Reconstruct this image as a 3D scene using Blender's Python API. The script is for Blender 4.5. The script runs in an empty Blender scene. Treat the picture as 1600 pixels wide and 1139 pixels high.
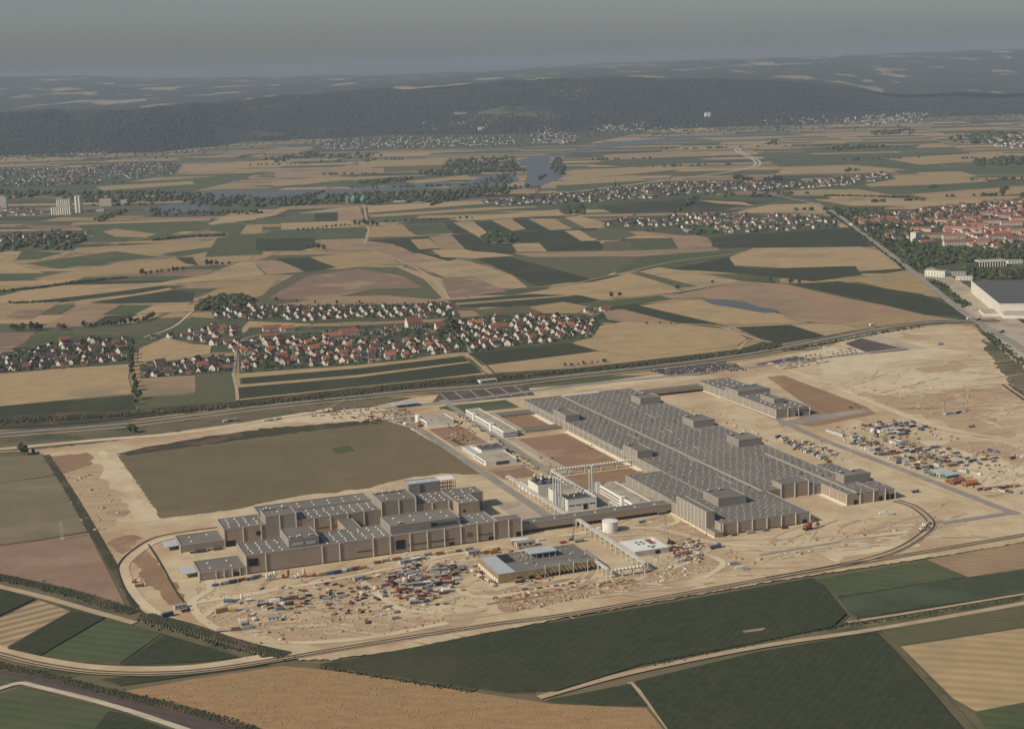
import bpy, math, random
import numpy as np
from mathutils import Matrix, Vector

# ------------------------------------------------------------------ camera, sky, sun, exposure
SC = bpy.context.scene
C = SC.collection
R = math.radians
RND = random.Random(7)
F_PX, HORIZON, ROLL, ALT = 2400.0, 120.0, 1.75, 450.0      # lens in photo pixels, horizon row, roll, flying height
PITCH = math.atan((569.5 - HORIZON) / F_PX)
cam = bpy.data.cameras.new('camera')
cam_o = bpy.data.objects.new('camera', cam)
C.objects.link(cam_o)
cam.sensor_width = 36.0
cam.lens = 36.0 * F_PX / 1600.0
cam.clip_start = 5.0
cam.clip_end = 150000.0
_fw = np.array([0, math.cos(PITCH), -math.sin(PITCH)])
_up = np.array([0, math.sin(PITCH), math.cos(PITCH)])
_rt = np.array([1.0, 0, 0])
_r = R(ROLL)
RT = _rt * math.cos(_r) - _up * math.sin(_r)
UP = _up * math.cos(_r) + _rt * math.sin(_r)
cam_o.matrix_world = Matrix(((RT[0], UP[0], -_fw[0], 0), (RT[1], UP[1], -_fw[1], 0), (RT[2], UP[2], -_fw[2], ALT), (0, 0, 0, 1)))
SC.camera = cam_o

SUN_EL = 36.0
SUN_TO = Vector((-0.853, -0.518, 0)).normalized()            # horizontal direction towards the sun
SUN_ROT = math.atan2(SUN_TO.x, SUN_TO.y)
world = bpy.data.worlds.new('World')
SC.world = world
world.use_nodes = True
wn = world.node_tree
wn.nodes.clear()
sky = wn.nodes.new('ShaderNodeTexSky')
sky.sky_type = 'NISHITA'
sky.sun_disc = False
sky.sun_elevation = R(SUN_EL)
sky.sun_rotation = SUN_ROT
sky.altitude = 450
sky.air_density = 1.0
sky.dust_density = 3.0
sky.ozone_density = 2.0
bg = wn.nodes.new('ShaderNodeBackground')
bg.inputs[1].default_value = 0.075
wo = wn.nodes.new('ShaderNodeOutputWorld')
wn.links.new(sky.outputs[0], bg.inputs[0])
wn.links.new(bg.outputs[0], wo.inputs[0])
sun = bpy.data.lights.new('sun', 'SUN')
sun.energy = 4.1
sun.angle = R(0.5)
sun.color = (1.0, 0.89, 0.72)
sun_o = bpy.data.objects.new('sun', sun)
C.objects.link(sun_o)
sun_v = Vector((SUN_TO.x * math.cos(R(SUN_EL)), SUN_TO.y * math.cos(R(SUN_EL)), math.sin(R(SUN_EL))))
sun_o.rotation_euler = sun_v.to_track_quat('Z', 'Y').to_euler()
sun_o.location = (0, 0, 900)
SC.view_settings.view_transform = 'Standard'
SC.view_settings.look = 'None'
SC.view_settings.gamma = 1.0
SC.view_settings.use_curve_mapping = False
SC.view_settings.exposure = 0.17
HAZE_DENSITY = 3.6e-5
HAZE_COLOR = (0.485, 0.567, 0.69, 1)
SC.cycles.volume_bounces = 0
SC.cycles.max_bounces = 4

# ------------------------------------------------------------------ where things stand
def at(u, v, z=0.0):
    """The point at height z that the photograph shows at pixel (u, v) of its 1600 x 1139."""
    d = _fw + RT * ((u - 800.0) / F_PX) - UP * ((v - 569.5) / F_PX)
    t = (z - ALT) / d[2]
    return Vector((d[0] * t, d[1] * t, z))

def above(u, v, dist):
    """The point dist metres ahead that the photograph shows at pixel (u, v): used for hills."""
    d = _fw + RT * ((u - 800.0) / F_PX) - UP * ((v - 569.5) / F_PX)
    t = dist / d[1]
    return Vector((d[0] * t, dist, ALT + d[2] * t))

TH = R(20.3)                                                  # the works are laid out on one square grid
GO = at(1117, 842)
E2 = Vector((math.cos(TH), math.sin(TH), 0))                 # a: along the short fronts
E1 = Vector((-math.sin(TH), math.cos(TH), 0))                # b: away along the long hall

def gp(a, b, z=0.0):
    return Vector((GO.x + E2.x * a + E1.x * b, GO.y + E2.y * a + E1.y * b, z))

# ------------------------------------------------------------------ object helpers
def tag(o, label=None, cat=None, group=None, kind=None):
    if label: o['label'] = label
    if cat: o['category'] = cat
    if group: o['group'] = group
    if kind: o['kind'] = kind
    return o

class MB:
    """Collects vertices and faces of one mesh."""
    def __init__(s):
        s.v = []; s.f = []; s.m = []; s.mats = []
    def mi(s, mat):
        if mat not in s.mats: s.mats.append(mat)
        return s.mats.index(mat)
    def face(s, pts, mat):
        n = len(s.v)
        s.v.extend([tuple(p) for p in pts]); s.f.append(tuple(range(n, n + len(pts)))); s.m.append(s.mi(mat))
    def hexa(s, p, mat, top=None, skip=()):
        """eight corners, bottom ring then top ring, counter-clockwise from above"""
        n = len(s.v); s.v.extend([tuple(q) for q in p])
        k = s.mi(mat); kt = s.mi(top) if top else k
        fs = {'bottom': (3, 2, 1, 0), 'top': (4, 5, 6, 7), 'a': (0, 1, 5, 4), 'b': (1, 2, 6, 5), 'c': (2, 3, 7, 6), 'd': (3, 0, 4, 7)}
        for nm, q in fs.items():
            if nm in skip: continue
            s.f.append(tuple(n + i for i in q)); s.m.append(kt if nm == 'top' else k)
    def box(s, x0, x1, y0, y1, z0, z1, mat, top=None, skip=()):
        s.hexa([(x0, y0, z0), (x1, y0, z0), (x1, y1, z0), (x0, y1, z0), (x0, y0, z1), (x1, y0, z1), (x1, y1, z1), (x0, y1, z1)], mat, top, skip)
    def bar(s, p, q, w, mat, h=None):
        p = Vector(p); q = Vector(q); d = (q - p)
        if d.length < 1e-6: return
        d.normalize()
        sd = d.cross(Vector((0, 0, 1)))
        if sd.length < 1e-3: sd = Vector((1, 0, 0))
        sd.normalize(); u = sd.cross(d).normalized()
        h = h or w
        sd = sd * (w / 2); u = u * (h / 2)
        s.hexa([p - sd - u, p + sd - u, q + sd - u, q - sd - u, p - sd + u, p + sd + u, q + sd + u, q - sd + u], mat)
    def tube(s, p, q, r0, r1, n, mat, caps=True):
        p = Vector(p); q = Vector(q); d = (q - p).normalized()
        a = d.cross(Vector((0, 0, 1)))
        if a.length < 1e-3: a = Vector((1, 0, 0))
        a.normalize(); b = d.cross(a)
        i0 = len(s.v)
        for c, r in ((p, r0), (q, r1)):
            for i in range(n):
                t = 2 * math.pi * i / n
                s.v.append(tuple(c + a * (r * math.cos(t)) + b * (r * math.sin(t))))
        k = s.mi(mat)
        for i in range(n):
            j = (i + 1) % n
            s.f.append((i0 + i, i0 + n + i, i0 + n + j, i0 + j)); s.m.append(k)
        if caps:
            s.f.append(tuple(i0 + i for i in range(n))); s.m.append(k)
            s.f.append(tuple(i0 + n + i for i in reversed(range(n)))); s.m.append(k)
    def lathe(s, c, prof, n, mat):
        i0 = len(s.v)
        for r, z in prof:
            for i in range(n):
                t = 2 * math.pi * i / n
                s.v.append((c[0] + r * math.cos(t), c[1] + r * math.sin(t), c[2] + z))
        k = s.mi(mat)
        for q in range(len(prof) - 1):
            for i in range(n):
                j = (i + 1) % n
                s.f.append((i0 + q * n + i, i0 + q * n + j, i0 + (q + 1) * n + j, i0 + (q + 1) * n + i)); s.m.append(k)
        s.f.append(tuple(i0 + (len(prof) - 1) * n + i for i in range(n))); s.m.append(k)
    def gable(s, x0, x1, y0, y1, z0, ze, zr, wall, roof, over=0.5):
        """ridge along x"""
        ym = (y0 + y1) / 2
        s.face([(x0, y0, z0), (x1, y0, z0), (x1, y0, ze), (x0, y0, ze)], wall)
        s.face([(x1, y1, z0), (x0, y1, z0), (x0, y1, ze), (x1, y1, ze)], wall)
        s.face([(x0, y1, z0), (x0, y0, z0), (x0, y0, ze), (x0, ym, zr - .12), (x0, y1, ze)], wall)
        s.face([(x1, y0, z0), (x1, y1, z0), (x1, y1, ze), (x1, ym, zr - .12), (x1, y0, ze)], wall)
    def gable_roof(s, x0, x1, y0, y1, ze, zr, roof, over=0.5):
        ym = (y0 + y1) / 2; sl = (zr - ze) / (ym - y0)
        X0, X1, Y0, Y1 = x0 - over, x1 + over, y0 - over, y1 + over; zo = ze - sl * over
        for a, b in (((Y0, zo), (ym, zr)), ((ym, zr), (Y1, zo))):
            n = len(s.v)
            s.hexa([(X0, a[0], a[1]), (X1, a[0], a[1]), (X1, b[0], b[1]), (X0, b[0], b[1]),
                    (X0, a[0], a[1] + .25), (X1, a[0], a[1] + .25), (X1, b[0], b[1] + .25), (X0, b[0], b[1] + .25)], roof)
    def mesh(s, name, off=None):
        me = bpy.data.meshes.new(name)
        v = s.v if off is None else [(x - off[0], y - off[1], z - off[2]) for x, y, z in s.v]
        me.from_pydata(v, [], s.f)
        for m in s.mats: me.materials.append(m)
        me.polygons.foreach_set('material_index', s.m)
        me.update()
        return me
    def build(s, name, parent=None, off=None, loc=None):
        o = bpy.data.objects.new(name, s.mesh(name, off))
        C.objects.link(o)
        if parent: o.parent = parent
        if loc is not None: o.location = loc
        return o

def empty(name, loc, rz=0.0):
    o = bpy.data.objects.new(name, None)
    o.empty_display_size = 1.0
    o.location = loc; o.rotation_euler = (0, 0, rz)
    C.objects.link(o)
    return o

def put(name, me, loc, rz=0.0, sc=(1, 1, 1), parent=None):
    o = bpy.data.objects.new(name, me)
    o.location = loc; o.rotation_euler = (0, 0, rz); o.scale = sc
    C.objects.link(o)
    if parent: o.parent = parent
    return o

_ONES = 'zeroth first second third fourth fifth sixth seventh eighth ninth tenth eleventh twelfth thirteenth fourteenth fifteenth sixteenth seventeenth eighteenth nineteenth twentieth'.split()
_TENS = {2: 'twenty', 3: 'thirty', 4: 'forty', 5: 'fifty'}
def ordinal(n):
    if n <= 20: return _ONES[n]
    t, u = divmod(n, 10)
    return _TENS[t] + '-' + _ONES[u] if u else _TENS[t][:-1] + 'ieth'
def place_in_row(i, n):
    """where the i-th of n stands in its row, counted from the nearer end"""
    if n == 1: return 'alone'
    if i == 0: return 'leftmost'
    if i == n - 1: return 'rightmost'
    return ordinal(i + 1) + ' from left' if i < n / 2 else ordinal(n - i) + ' from right'

# ------------------------------------------------------------------ materials
def lin(r, g, b):
    f = lambda c: (c / 255 / 12.92) if c <= 10 else ((c / 255 + .055) / 1.055) ** 2.4
    return (f(r), f(g), f(b))

def material(name, c1, c2=None, scale=0.05, rough=0.9, detail=5.0, stretch=(1, 1, 1), rot=0.0, stripe=None, c3=None, c3scale=0.006, c3lo=.52, c3hi=.62, bump=0.0, spec=0.2, metallic=0.0, lo=.35, hi=.68):
    m = bpy.data.materials.new(name); m.use_nodes = True
    t = m.node_tree; N = t.nodes; L = t.links
    b = N['Principled BSDF']
    b.inputs['Roughness'].default_value = rough
    b.inputs['Metallic'].default_value = metallic
    b.inputs['Specular IOR Level'].default_value = spec
    c2 = c2 or tuple(x * 0.8 for x in c1)
    tc = N.new('ShaderNodeTexCoord'); mp = N.new('ShaderNodeMapping')
    mp.inputs['Scale'].default_value = stretch; mp.inputs['Rotation'].default_value = (0, 0, rot)
    L.new(tc.outputs['Object'], mp.inputs[0])
    n1 = N.new('ShaderNodeTexNoise'); n1.inputs['Scale'].default_value = scale; n1.inputs['Detail'].default_value = detail; n1.inputs['Roughness'].default_value = .65
    L.new(mp.outputs[0], n1.inputs['Vector'])
    r1 = N.new('ShaderNodeMapRange'); r1.inputs[1].default_value = lo; r1.inputs[2].default_value = hi
    L.new(n1.outputs[0], r1.inputs[0])
    mx = N.new('ShaderNodeMix'); mx.data_type = 'RGBA'
    mx.inputs[6].default_value = (*c1, 1); mx.inputs[7].default_value = (*c2, 1)
    L.new(r1.outputs[0], mx.inputs[0])
    out = mx.outputs[2]
    if stripe:                                              # (period in metres, direction, strength)
        per, ang, amt = stripe
        mp2 = N.new('ShaderNodeMapping'); mp2.inputs['Rotation'].default_value = (0, 0, ang)
        L.new(tc.outputs['Object'], mp2.inputs[0])
        w = N.new('ShaderNodeTexWave'); w.inputs['Scale'].default_value = 0.314 / per * 1.0; w.inputs['Distortion'].default_value = 1.5; w.inputs['Detail'].default_value = 3
        w.inputs['Detail Scale'].default_value = .6
        L.new(mp2.outputs[0], w.inputs['Vector'])
        ma = N.new('ShaderNodeMath'); ma.operation = 'MULTIPLY_ADD'; ma.inputs[1].default_value = amt; ma.inputs[2].default_value = 1 - amt * .5
        L.new(w.outputs['Fac'], ma.inputs[0])
        hs = N.new('ShaderNodeHueSaturation'); L.new(out, hs.inputs['Color']); L.new(ma.outputs[0], hs.inputs['Value'])
        out = hs.outputs[0]
    if c3:                                                  # large patches of a third colour
        n3 = N.new('ShaderNodeTexNoise'); n3.inputs['Scale'].default_value = c3scale; n3.inputs['Detail'].default_value = 6; n3.inputs['Roughness'].default_value = .6
        L.new(mp.outputs[0], n3.inputs['Vector'])
        r3 = N.new('ShaderNodeMapRange'); r3.inputs[1].default_value = c3lo; r3.inputs[2].default_value = c3hi
        L.new(n3.outputs[0], r3.inputs[0])
        m3 = N.new('ShaderNodeMix'); m3.data_type = 'RGBA'; m3.inputs[7].default_value = (*c3, 1)
        L.new(r3.outputs[0], m3.inputs[0]); L.new(out, m3.inputs[6])
        out = m3.outputs[2]
    L.new(out, b.inputs['Base Color'])
    if bump:
        bp = N.new('ShaderNodeBump'); bp.inputs['Strength'].default_value = 1.0; bp.inputs['Distance'].default_value = bump
        L.new(n1.outputs[0], bp.inputs['Height']); L.new(bp.outputs[0], b.inputs['Normal'])
    return m

M = {}
# farmland
M['wheat'] = material('wheat', (.318, .226, .108), (.255, .180, .084), .03, stripe=(9, TH + .1, .2), c3=(.24, .195, .110), c3scale=.008)
M['wheat_b'] = material('pale_wheat', (.362, .262, .140), (.295, .210, .108), .03, stripe=(14, TH + 1.5, .2), c3=(.245, .20, .115), c3scale=.006)
M['stubble'] = material('stubble', (.290, .198, .120), (.235, .160, .096), .02, stripe=(11, TH + 1.57, .12), c3=(.21, .155, .10), c3scale=.005)
M['brown'] = material('bare_soil', (.205, .138, .095), (.165, .110, .076), .04, stripe=(6, TH + 1.5, .12), c3=(.27, .19, .12), c3scale=.01)
M['green'] = material('meadow', (.074, .090, .038), (.055, .068, .030), .03, stripe=(12, TH + 1.57, .18), c3=(.085, .092, .045), c3scale=.006)
M['dark'] = material('maize', (.040, .047, .022), (.028, .034, .016), .09, stripe=(7, TH + .15, .16), c3=(.056, .056, .030), c3scale=.006, c3lo=.5, c3hi=.72, bump=1.0)
M['olive'] = material('olive_crop', (.105, .098, .050), (.080, .078, .040), .04, stripe=(8, TH + 1.57, .10), c3=(.085, .090, .043), c3scale=.008)
M['bluegreen'] = material('beet', (.052, .064, .036), (.040, .050, .029), .05, stripe=(6, TH, .06), c3=(.06, .08, .045), c3scale=.01)
M['drygrass'] = material('dry_meadow', (.138, .114, .060), (.114, .098, .050), .012, stripe=(14, TH + .1, .04), c3=(.165, .122, .072), c3scale=.004, c3lo=.5, c3hi=.66)
M['garden'] = material('gardens', (.050, .062, .030), (.075, .080, .042), .05, c3=(.16, .13, .08), c3scale=.03, c3lo=.6, c3hi=.66)
M['verge'] = material('rough_grass', (.095, .090, .048), (.15, .115, .07), .02, c3=(.055, .066, .032), c3scale=.015, bump=.6)
M['scrub'] = material('scrub', (.060, .050, .032), (.036, .042, .022), .05, c3=(.11, .072, .045), c3scale=.02, bump=1.5)
M['track'] = material('dirt_track', (.40, .31, .20), (.31, .235, .15), .06)
M['gravel'] = material('pale_gravel', (.47, .41, .31), (.40, .34, .25), .06)
M['asphalt'] = material('worn_asphalt', (.25, .228, .195), (.205, .185, .16), .05, c3=(.29, .255, .21), c3scale=.02)
M['newtar'] = material('dark_asphalt', (.068, .060, .056), (.085, .072, .066), .05, c3=(.105, .09, .078), c3scale=.03)
M['ballast'] = material('ballast', (.075, .055, .050), (.095, .070, .058), .1, stripe=(3.2, 0, .15))
M['rail'] = material('rail', (.030, .026, .026), (.045, .038, .035), .1)
M['sand'] = material('site_sand', (.50, .405, .262), (.415, .327, .205), .04, detail=10, c3=(.35, .238, .140), c3scale=.009, c3lo=.46, c3hi=.66, bump=.9, lo=.38, hi=.62)
M['sand_pale'] = material('pale_sand', (.55, .458, .312), (.455, .362, .235), .04, detail=10, c3=(.40, .30, .19), c3scale=.008, c3lo=.5, c3hi=.68, bump=.4)
M['sand_red'] = material('churned_soil', (.33, .228, .142), (.42, .31, .195), .05, detail=10, stretch=(.5, 2.2, 1), rot=-TH, c3=(.25, .165, .10), c3scale=.015, c3lo=.54, c3hi=.66, bump=.8)
M['lawn_bed'] = material('reddish_topsoil', (.215, .130, .078), (.26, .165, .098), .03, c3=(.30, .215, .135), c3scale=.012, c3lo=.56, c3hi=.7)
M['paved'] = material('concrete_paving', (.40, .34, .255), (.34, .28, .205), .03, c3=(.29, .235, .17), c3scale=.02)
M['water'] = material('water', (.080, .086, .076), (.09, .094, .082), .01, rough=.35, spec=.1)
M['leftfield'] = material('thin_crop', (.165, .140, .085), (.135, .118, .070), .03, stripe=(5, TH + 1.5, .10), c3=(.19, .15, .095), c3scale=.01)
M['redfield'] = material('reddish_stubble', (.245, .158, .108), (.20, .128, .088), .04, stripe=(4, TH + 1.5, .14), c3=(.26, .18, .12), c3scale=.012)
M['striped'] = material('swathed_stubble', (.31, .23, .135), (.25, .185, .11), .03, stripe=(14, TH + .55, .55))
M['plain'] = material('plain', (.16, .13, .075), (.065, .075, .038), .004, c3=(.25, .18, .10), c3scale=.002)
# works
def corrugated(name, c1, c2, per=1.2):
    m = material(name, c1, c2, .08, rough=.75, c3=tuple(x * .82 for x in c1), c3scale=.02, c3lo=.5, c3hi=.75)
    t = m.node_tree; b = t.nodes['Principled BSDF']
    tc = t.nodes.new('ShaderNodeTexCoord'); sx = t.nodes.new('ShaderNodeSeparateXYZ'); t.links.new(tc.outputs['Object'], sx.inputs[0])
    ad = t.nodes.new('ShaderNodeMath'); ad.operation = 'ADD'; t.links.new(sx.outputs[0], ad.inputs[0]); t.links.new(sx.outputs[1], ad.inputs[1])
    mu = t.nodes.new('ShaderNodeMath'); mu.operation = 'MULTIPLY'; mu.inputs[1].default_value = 6.283 / per; t.links.new(ad.outputs[0], mu.inputs[0])
    si = t.nodes.new('ShaderNodeMath'); si.operation = 'SINE'; t.links.new(mu.outputs[0], si.inputs[0])
    bp = t.nodes.new('ShaderNodeBump'); bp.inputs['Distance'].default_value = .03; bp.inputs['Strength'].default_value = .6
    t.links.new(si.outputs[0], bp.inputs['Height']); t.links.new(bp.outputs[0], b.inputs['Normal'])
    return m
M['clad'] = corrugated('beige_cladding', (.31, .25, .19), (.275, .22, .167), 1.5)
M['clad2'] = corrugated('grey_cladding', (.255, .235, .20), (.225, .205, .175), 1.5)
M['roof'] = material('grey_roof_gravel', (.160, .147, .130), (.132, .121, .107), .06, detail=8, c3=(.185, .168, .145), c3scale=.012, c3lo=.5, c3hi=.7)
M['roof2'] = material('weathered_roof_gravel', (.160, .147, .130), (.130, .119, .106), .06, detail=8, c3=(.182, .165, .142), c3scale=.012)
M['coping'] = material('coping', (.30, .28, .24), (.26, .24, .20), .1, rough=.6)
M['column'] = material('pale_column', (.56, .52, .44), (.48, .45, .38), .1, rough=.7)
M['plinth'] = material('plinth', (.66, .58, .45), (.58, .50, .38), .08)
M['dome'] = material('bright_dome', (.66, .65, .60), (.55, .54, .50), .3, rough=.5)
M['skylight'] = material('skylight_acrylic', (.29, .285, .26), (.24, .235, .215), .3, rough=.6, spec=.2)
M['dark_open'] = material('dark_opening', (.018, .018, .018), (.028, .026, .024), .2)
M['glass'] = material('window_glass', (.035, .042, .046), (.05, .056, .06), .1, rough=.15, spec=.5)
M['white'] = material('white_panel', (.66, .65, .60), (.58, .57, .52), .06, rough=.6)
M['cream'] = material('cream_panel', (.62, .59, .50), (.55, .52, .44), .06, rough=.7)
M['beige_roof'] = material('beige_roof', (.37, .32, .25), (.32, .275, .21), .06, c3=(.27, .23, .18), c3scale=.04)
M['steel'] = material('galvanised_steel', (.50, .52, .52), (.40, .42, .42), .1, rough=.45, metallic=.3)
M['bluesheet'] = material('pale_blue_sheet', (.40, .435, .445), (.33, .36, .37), .12, rough=.4)
M['concrete'] = material('bare_concrete', (.44, .41, .35), (.36, .33, .28), .1)
M['steelframe'] = material('primed_steel', (.20, .10, .075), (.15, .085, .07), .1)
M['timber'] = material('new_timber', (.34, .26, .15), (.27, .20, .11), .2)
M['darkgrey'] = material('dark_grey', (.10, .10, .10), (.075, .075, .075), .1)
PAL = {'white': (.66, .65, .60), 'grey': (.30, .30, .28), 'blue': (.11, .165, .25), 'dark blue': (.05, .075, .14), 'orange': (.36, .15, .06), 'red': (.27, .075, .05),
       'yellow': (.40, .29, .11), 'brown': (.15, .09, .055), 'green': (.10, .18, .13), 'pale green': (.36, .42, .34), 'cream': (.55, .50, .38), 'black': (.03, .03, .03), 'rust': (.24, .10, .055)}
PM = {k: material(k.replace(' ', '_') + '_paint', v, tuple(x * .78 for x in v), .4, rough=.55) for k, v in PAL.items()}
M['tyre'] = material('tyre', (.02, .02, .02))
# houses and trees
M['wall_white'] = material('white_render', (.56, .535, .47), (.46, .44, .385), .2)
M['wall_cream'] = material('cream_render', (.60, .53, .41), (.52, .46, .36), .2)
M['wall_grey'] = material('grey_render', (.40, .38, .34), (.34, .32, .28), .2)
M['tile_red'] = material('red_tiles', (.23, .092, .056), (.18, .073, .046), .4)
M['tile_orange'] = material('orange_tiles', (.31, .135, .075), (.24, .105, .062), .4)
M['tile_brown'] = material('brown_tiles', (.105, .070, .058), (.082, .056, .047), .4)
M['tile_dark'] = material('dark_tiles', (.062, .052, .050), (.048, .042, .040), .4)
M['leaf'] = material('broad_leaves', (.040, .056, .024), (.024, .036, .016), .35, c3=(.055, .068, .028), c3scale=.15)
M['leaf_b'] = material('light_leaves', (.056, .072, .032), (.035, .050, .022), .35, c3=(.075, .078, .035), c3scale=.15)
M['leaf_c'] = material('dry_leaves', (.085, .085, .038), (.055, .060, .028), .35)
M['needle'] = material('needles', (.026, .040, .022), (.018, .028, .016), .35)
M['bark'] = material('bark', (.09, .07, .05), (.06, .048, .036), .8)
M['leaf_far'] = material('forest_canopy', (.018, .026, .015), (.013, .020, .012), .01, c3=(.026, .034, .018), c3scale=.004)

# ------------------------------------------------------------------ ground helpers
def sheet(name, px, mat, z, kind='structure', h=0.0, ragged=0.0):
    """a flat piece of ground with its corners at the given photo pixels; h lifts it as a standing crop with sides"""
    mb = MB()
    p = [at(u, v, 0) for u, v in px]
    ar = sum(p[i].x * p[(i + 1) % len(p)].y - p[(i + 1) % len(p)].x * p[i].y for i in range(len(p)))
    if ar < 0: p.reverse()
    if ragged:                                              # a worn edge: extra corners pushed in and out
        q_ = []
        for i in range(len(p)):
            a, b = p[i], p[(i + 1) % len(p)]; n = max(1, int((b - a).length / (ragged * 2.2)))
            q_ += [a.lerp(b, k / n) + Vector((RND.uniform(-1, 1), RND.uniform(-1, 1), 0)) * ragged for k in range(n)]
        p = q_
    mb.face([(q.x, q.y, z + h) for q in p], mat)
    if h:
        for i in range(len(p)):
            q, r = p[i], p[(i + 1) % len(p)]
            mb.face([(q.x, q.y, 0), (r.x, r.y, 0), (r.x, r.y, z + h), (q.x, q.y, z + h)], mat)
    return tag(mb.build(name), kind=kind)

def smooth(pts, n=6):
    out = []
    P = [pts[0]] + list(pts) + [pts[-1]]
    for i in range(1, len(P) - 2):
        a, b, c, d = P[i - 1], P[i], P[i + 1], P[i + 2]
        for k in range(n):
            t = k / n
            out.append(0.5 * ((2 * b) + (c - a) * t + (2 * a - 5 * b + 4 * c - d) * t * t + (3 * b - a - 3 * c + d) * t ** 3))
    out.append(P[-2])
    return out

def ribbon_pts(pts, w, off=0.0):
    L_, R_ = [], []
    for i, p in enumerate(pts):
        a = pts[max(i - 1, 0)]; b = pts[min(i + 1, len(pts) - 1)]
        d = (b - a); d.z = 0; d.normalize()
        n = Vector((-d.y, d.x, 0))
        L_.append(p + n * (off + w / 2)); R_.append(p + n * (off - w / 2))
    return L_, R_

_rz = [0.0]
def road(name, px, w, mat, z, parent=None, off=0.0, kind='structure', straight=False):
    _rz[0] += .0015; z += _rz[0]
    pts = [at(u, v, 0) for u, v in px]
    if not straight: pts = smooth(pts)
    l, r = ribbon_pts(pts, w, off)
    mb = MB(); k = mb.mi(mat)
    for a, b in zip(l, r):
        mb.v.append((a.x, a.y, z)); mb.v.append((b.x, b.y, z))
    for i in range(len(pts) - 1):
        mb.f.append((2 * i, 2 * i + 1, 2 * i + 3, 2 * i + 2)); mb.m.append(k)
    return tag(mb.build(name, parent), kind=kind)

def inside(p, poly):
    c = False; n = len(poly); j = n - 1
    for i in range(n):
        if (poly[i][1] > p[1]) != (poly[j][1] > p[1]) and p[0] < (poly[j][0] - poly[i][0]) * (p[1] - poly[i][1]) / (poly[j][1] - poly[i][1]) + poly[i][0]:
            c = not c
        j = i
    return c
# ------------------------------------------------------------------ the plain, the hills and the haze
mb = MB()
mb.face([(-24000, -25, 0), (24000, -25, 0), (24000, 30000, 0), (-24000, 30000, 0)], M['plain'])
tag(mb.build('ground'), kind='structure')

def interp(x, xs, ys): return float(np.interp(x, xs, ys))
from mathutils import noise as MN
HX = [-500, 0, 130, 250, 400, 600, 800, 950, 1240, 1400, 1600, 2100]
FOOT = [250, 243, 240, 238, 222, 212, 210, 204, 196, 186, 178, 170]
CREST = [192, 178, 173, 168, 158, 142, 130, 124, 130, 150, 150, 148]
SKYL = [150, 119, 119, 122, 121, 118, 110, 100, 90, 84, 78, 70]
def hor(u): return HORIZON - (u - 800) * math.tan(R(ROLL))
cols = []
us = [-500 + i * 2600 / 150 for i in range(151)]
for u in us:
    yf = at(u, interp(u, HX, FOOT)).y
    yc = yf + interp(u, [0, 800, 1240, 1600], [1900, 2300, 2100, 2600])
    zc = above(u, interp(u, HX, CREST), yc).z + 48 * MN.noise(Vector((u / 130, 3.1, 0))) + 22 * MN.noise(Vector((u / 37, 8.1, 0)))
    sk = interp(u, HX, SKYL)
    def z_at(v, y): return above(u, v, y).z
    cr = interp(u, HX, CREST)
    rows = [(yf - 300, -1.0), (yf, 0.0), (yf + (yc - yf) * .3, zc * .30), (yf + (yc - yf) * .6, zc * .68), (yf + (yc - yf) * .85, zc * .94), (yc, zc), (yc + 500, zc * .93),
            (yc + 1500, max(60, zc * .62))]
    for k, (f, y) in enumerate(((.04, 15200), (.30, 17000), (.52, 18800), (.74, 20800), (.9, 22800), (1.0, 25000))):
        rows.append((y, max(60.0, z_at(cr + (sk - cr) * f, y))))
    rows.append((27500, 300.0))
    fine = []
    for k in range(len(rows) - 1):
        n = 4 if k < 8 else 6
        for j in range(n):
            t = j / n; tt = t * t * (3 - 2 * t) if k in (0, 4, 5, 6) else t
            fine.append((rows[k][0] * (1 - t) + rows[k + 1][0] * t, rows[k][1] * (1 - tt) + rows[k + 1][1] * tt))
    cols.append([(above(u, 400, y).x, y, z) for y, z in fine])
mb = MB()
nr = len(cols[0])
for i, cl in enumerate(cols):
    for j, (x, y, z) in enumerate(cl):
        amp = 0 if j < 4 else min(1, (j - 3) / 8) * (16 if y < 14500 else 26)
        z2 = z + amp * (MN.noise(Vector((x / 900, y / 900, 1.3))) + .5 * MN.noise(Vector((x / 380, y / 380, 7.7))))
        mb.v.append((x, y, z2))
M['hill'] = material('wooded_hills', (.024, .034, .020), (.018, .028, .016), .0015, detail=4, c3=(.085, .085, .045), c3scale=.0012, c3lo=.58, c3hi=.62)
hf = material('far_farmland', (.030, .042, .025), (.036, .048, .027), .0012, detail=5, c3=(.25, .205, .13), c3scale=.0021, c3lo=.575, c3hi=.61)
mp_ = [n for n in hf.node_tree.nodes if n.type == 'MAPPING'][0]; mp_.inputs['Scale'].default_value = (.75, .42, 0)
ki, kf = mb.mi(M['hill']), mb.mi(hf)
for i in range(len(cols) - 1):
    for j in range(nr - 1):
        a = i * nr + j
        mb.f.append((a, a + nr, a + nr + 1, a + 1)); mb.m.append(ki if j < 29 else kf)
HZ = mb.v
hill_o = tag(mb.build('hills'), kind='structure')
for p in hill_o.data.polygons: p.use_smooth = True

def hill_z(u, j): pass

# haze: pale air in one closed box round everything
HB = MB(); HB.box(-24500, 24500, -60, 30500, -3, 760, None)
HB.mats = []; HB.m = [0] * len(HB.m)
hz = HB.build('haze')
hm = bpy.data.materials.new('haze'); hm.use_nodes = True
t = hm.node_tree; t.nodes.clear()
pv = t.nodes.new('ShaderNodeVolumePrincipled'); mo = t.nodes.new('ShaderNodeOutputMaterial')
pv.inputs['Color'].default_value = HAZE_COLOR; pv.inputs['Density'].default_value = HAZE_DENSITY
pv.inputs['Anisotropy'].default_value = 0.0
t.links.new(pv.outputs[0], mo.inputs['Volume'])
hz.data.materials.append(hm)
tag(hz, kind='stuff')

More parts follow.
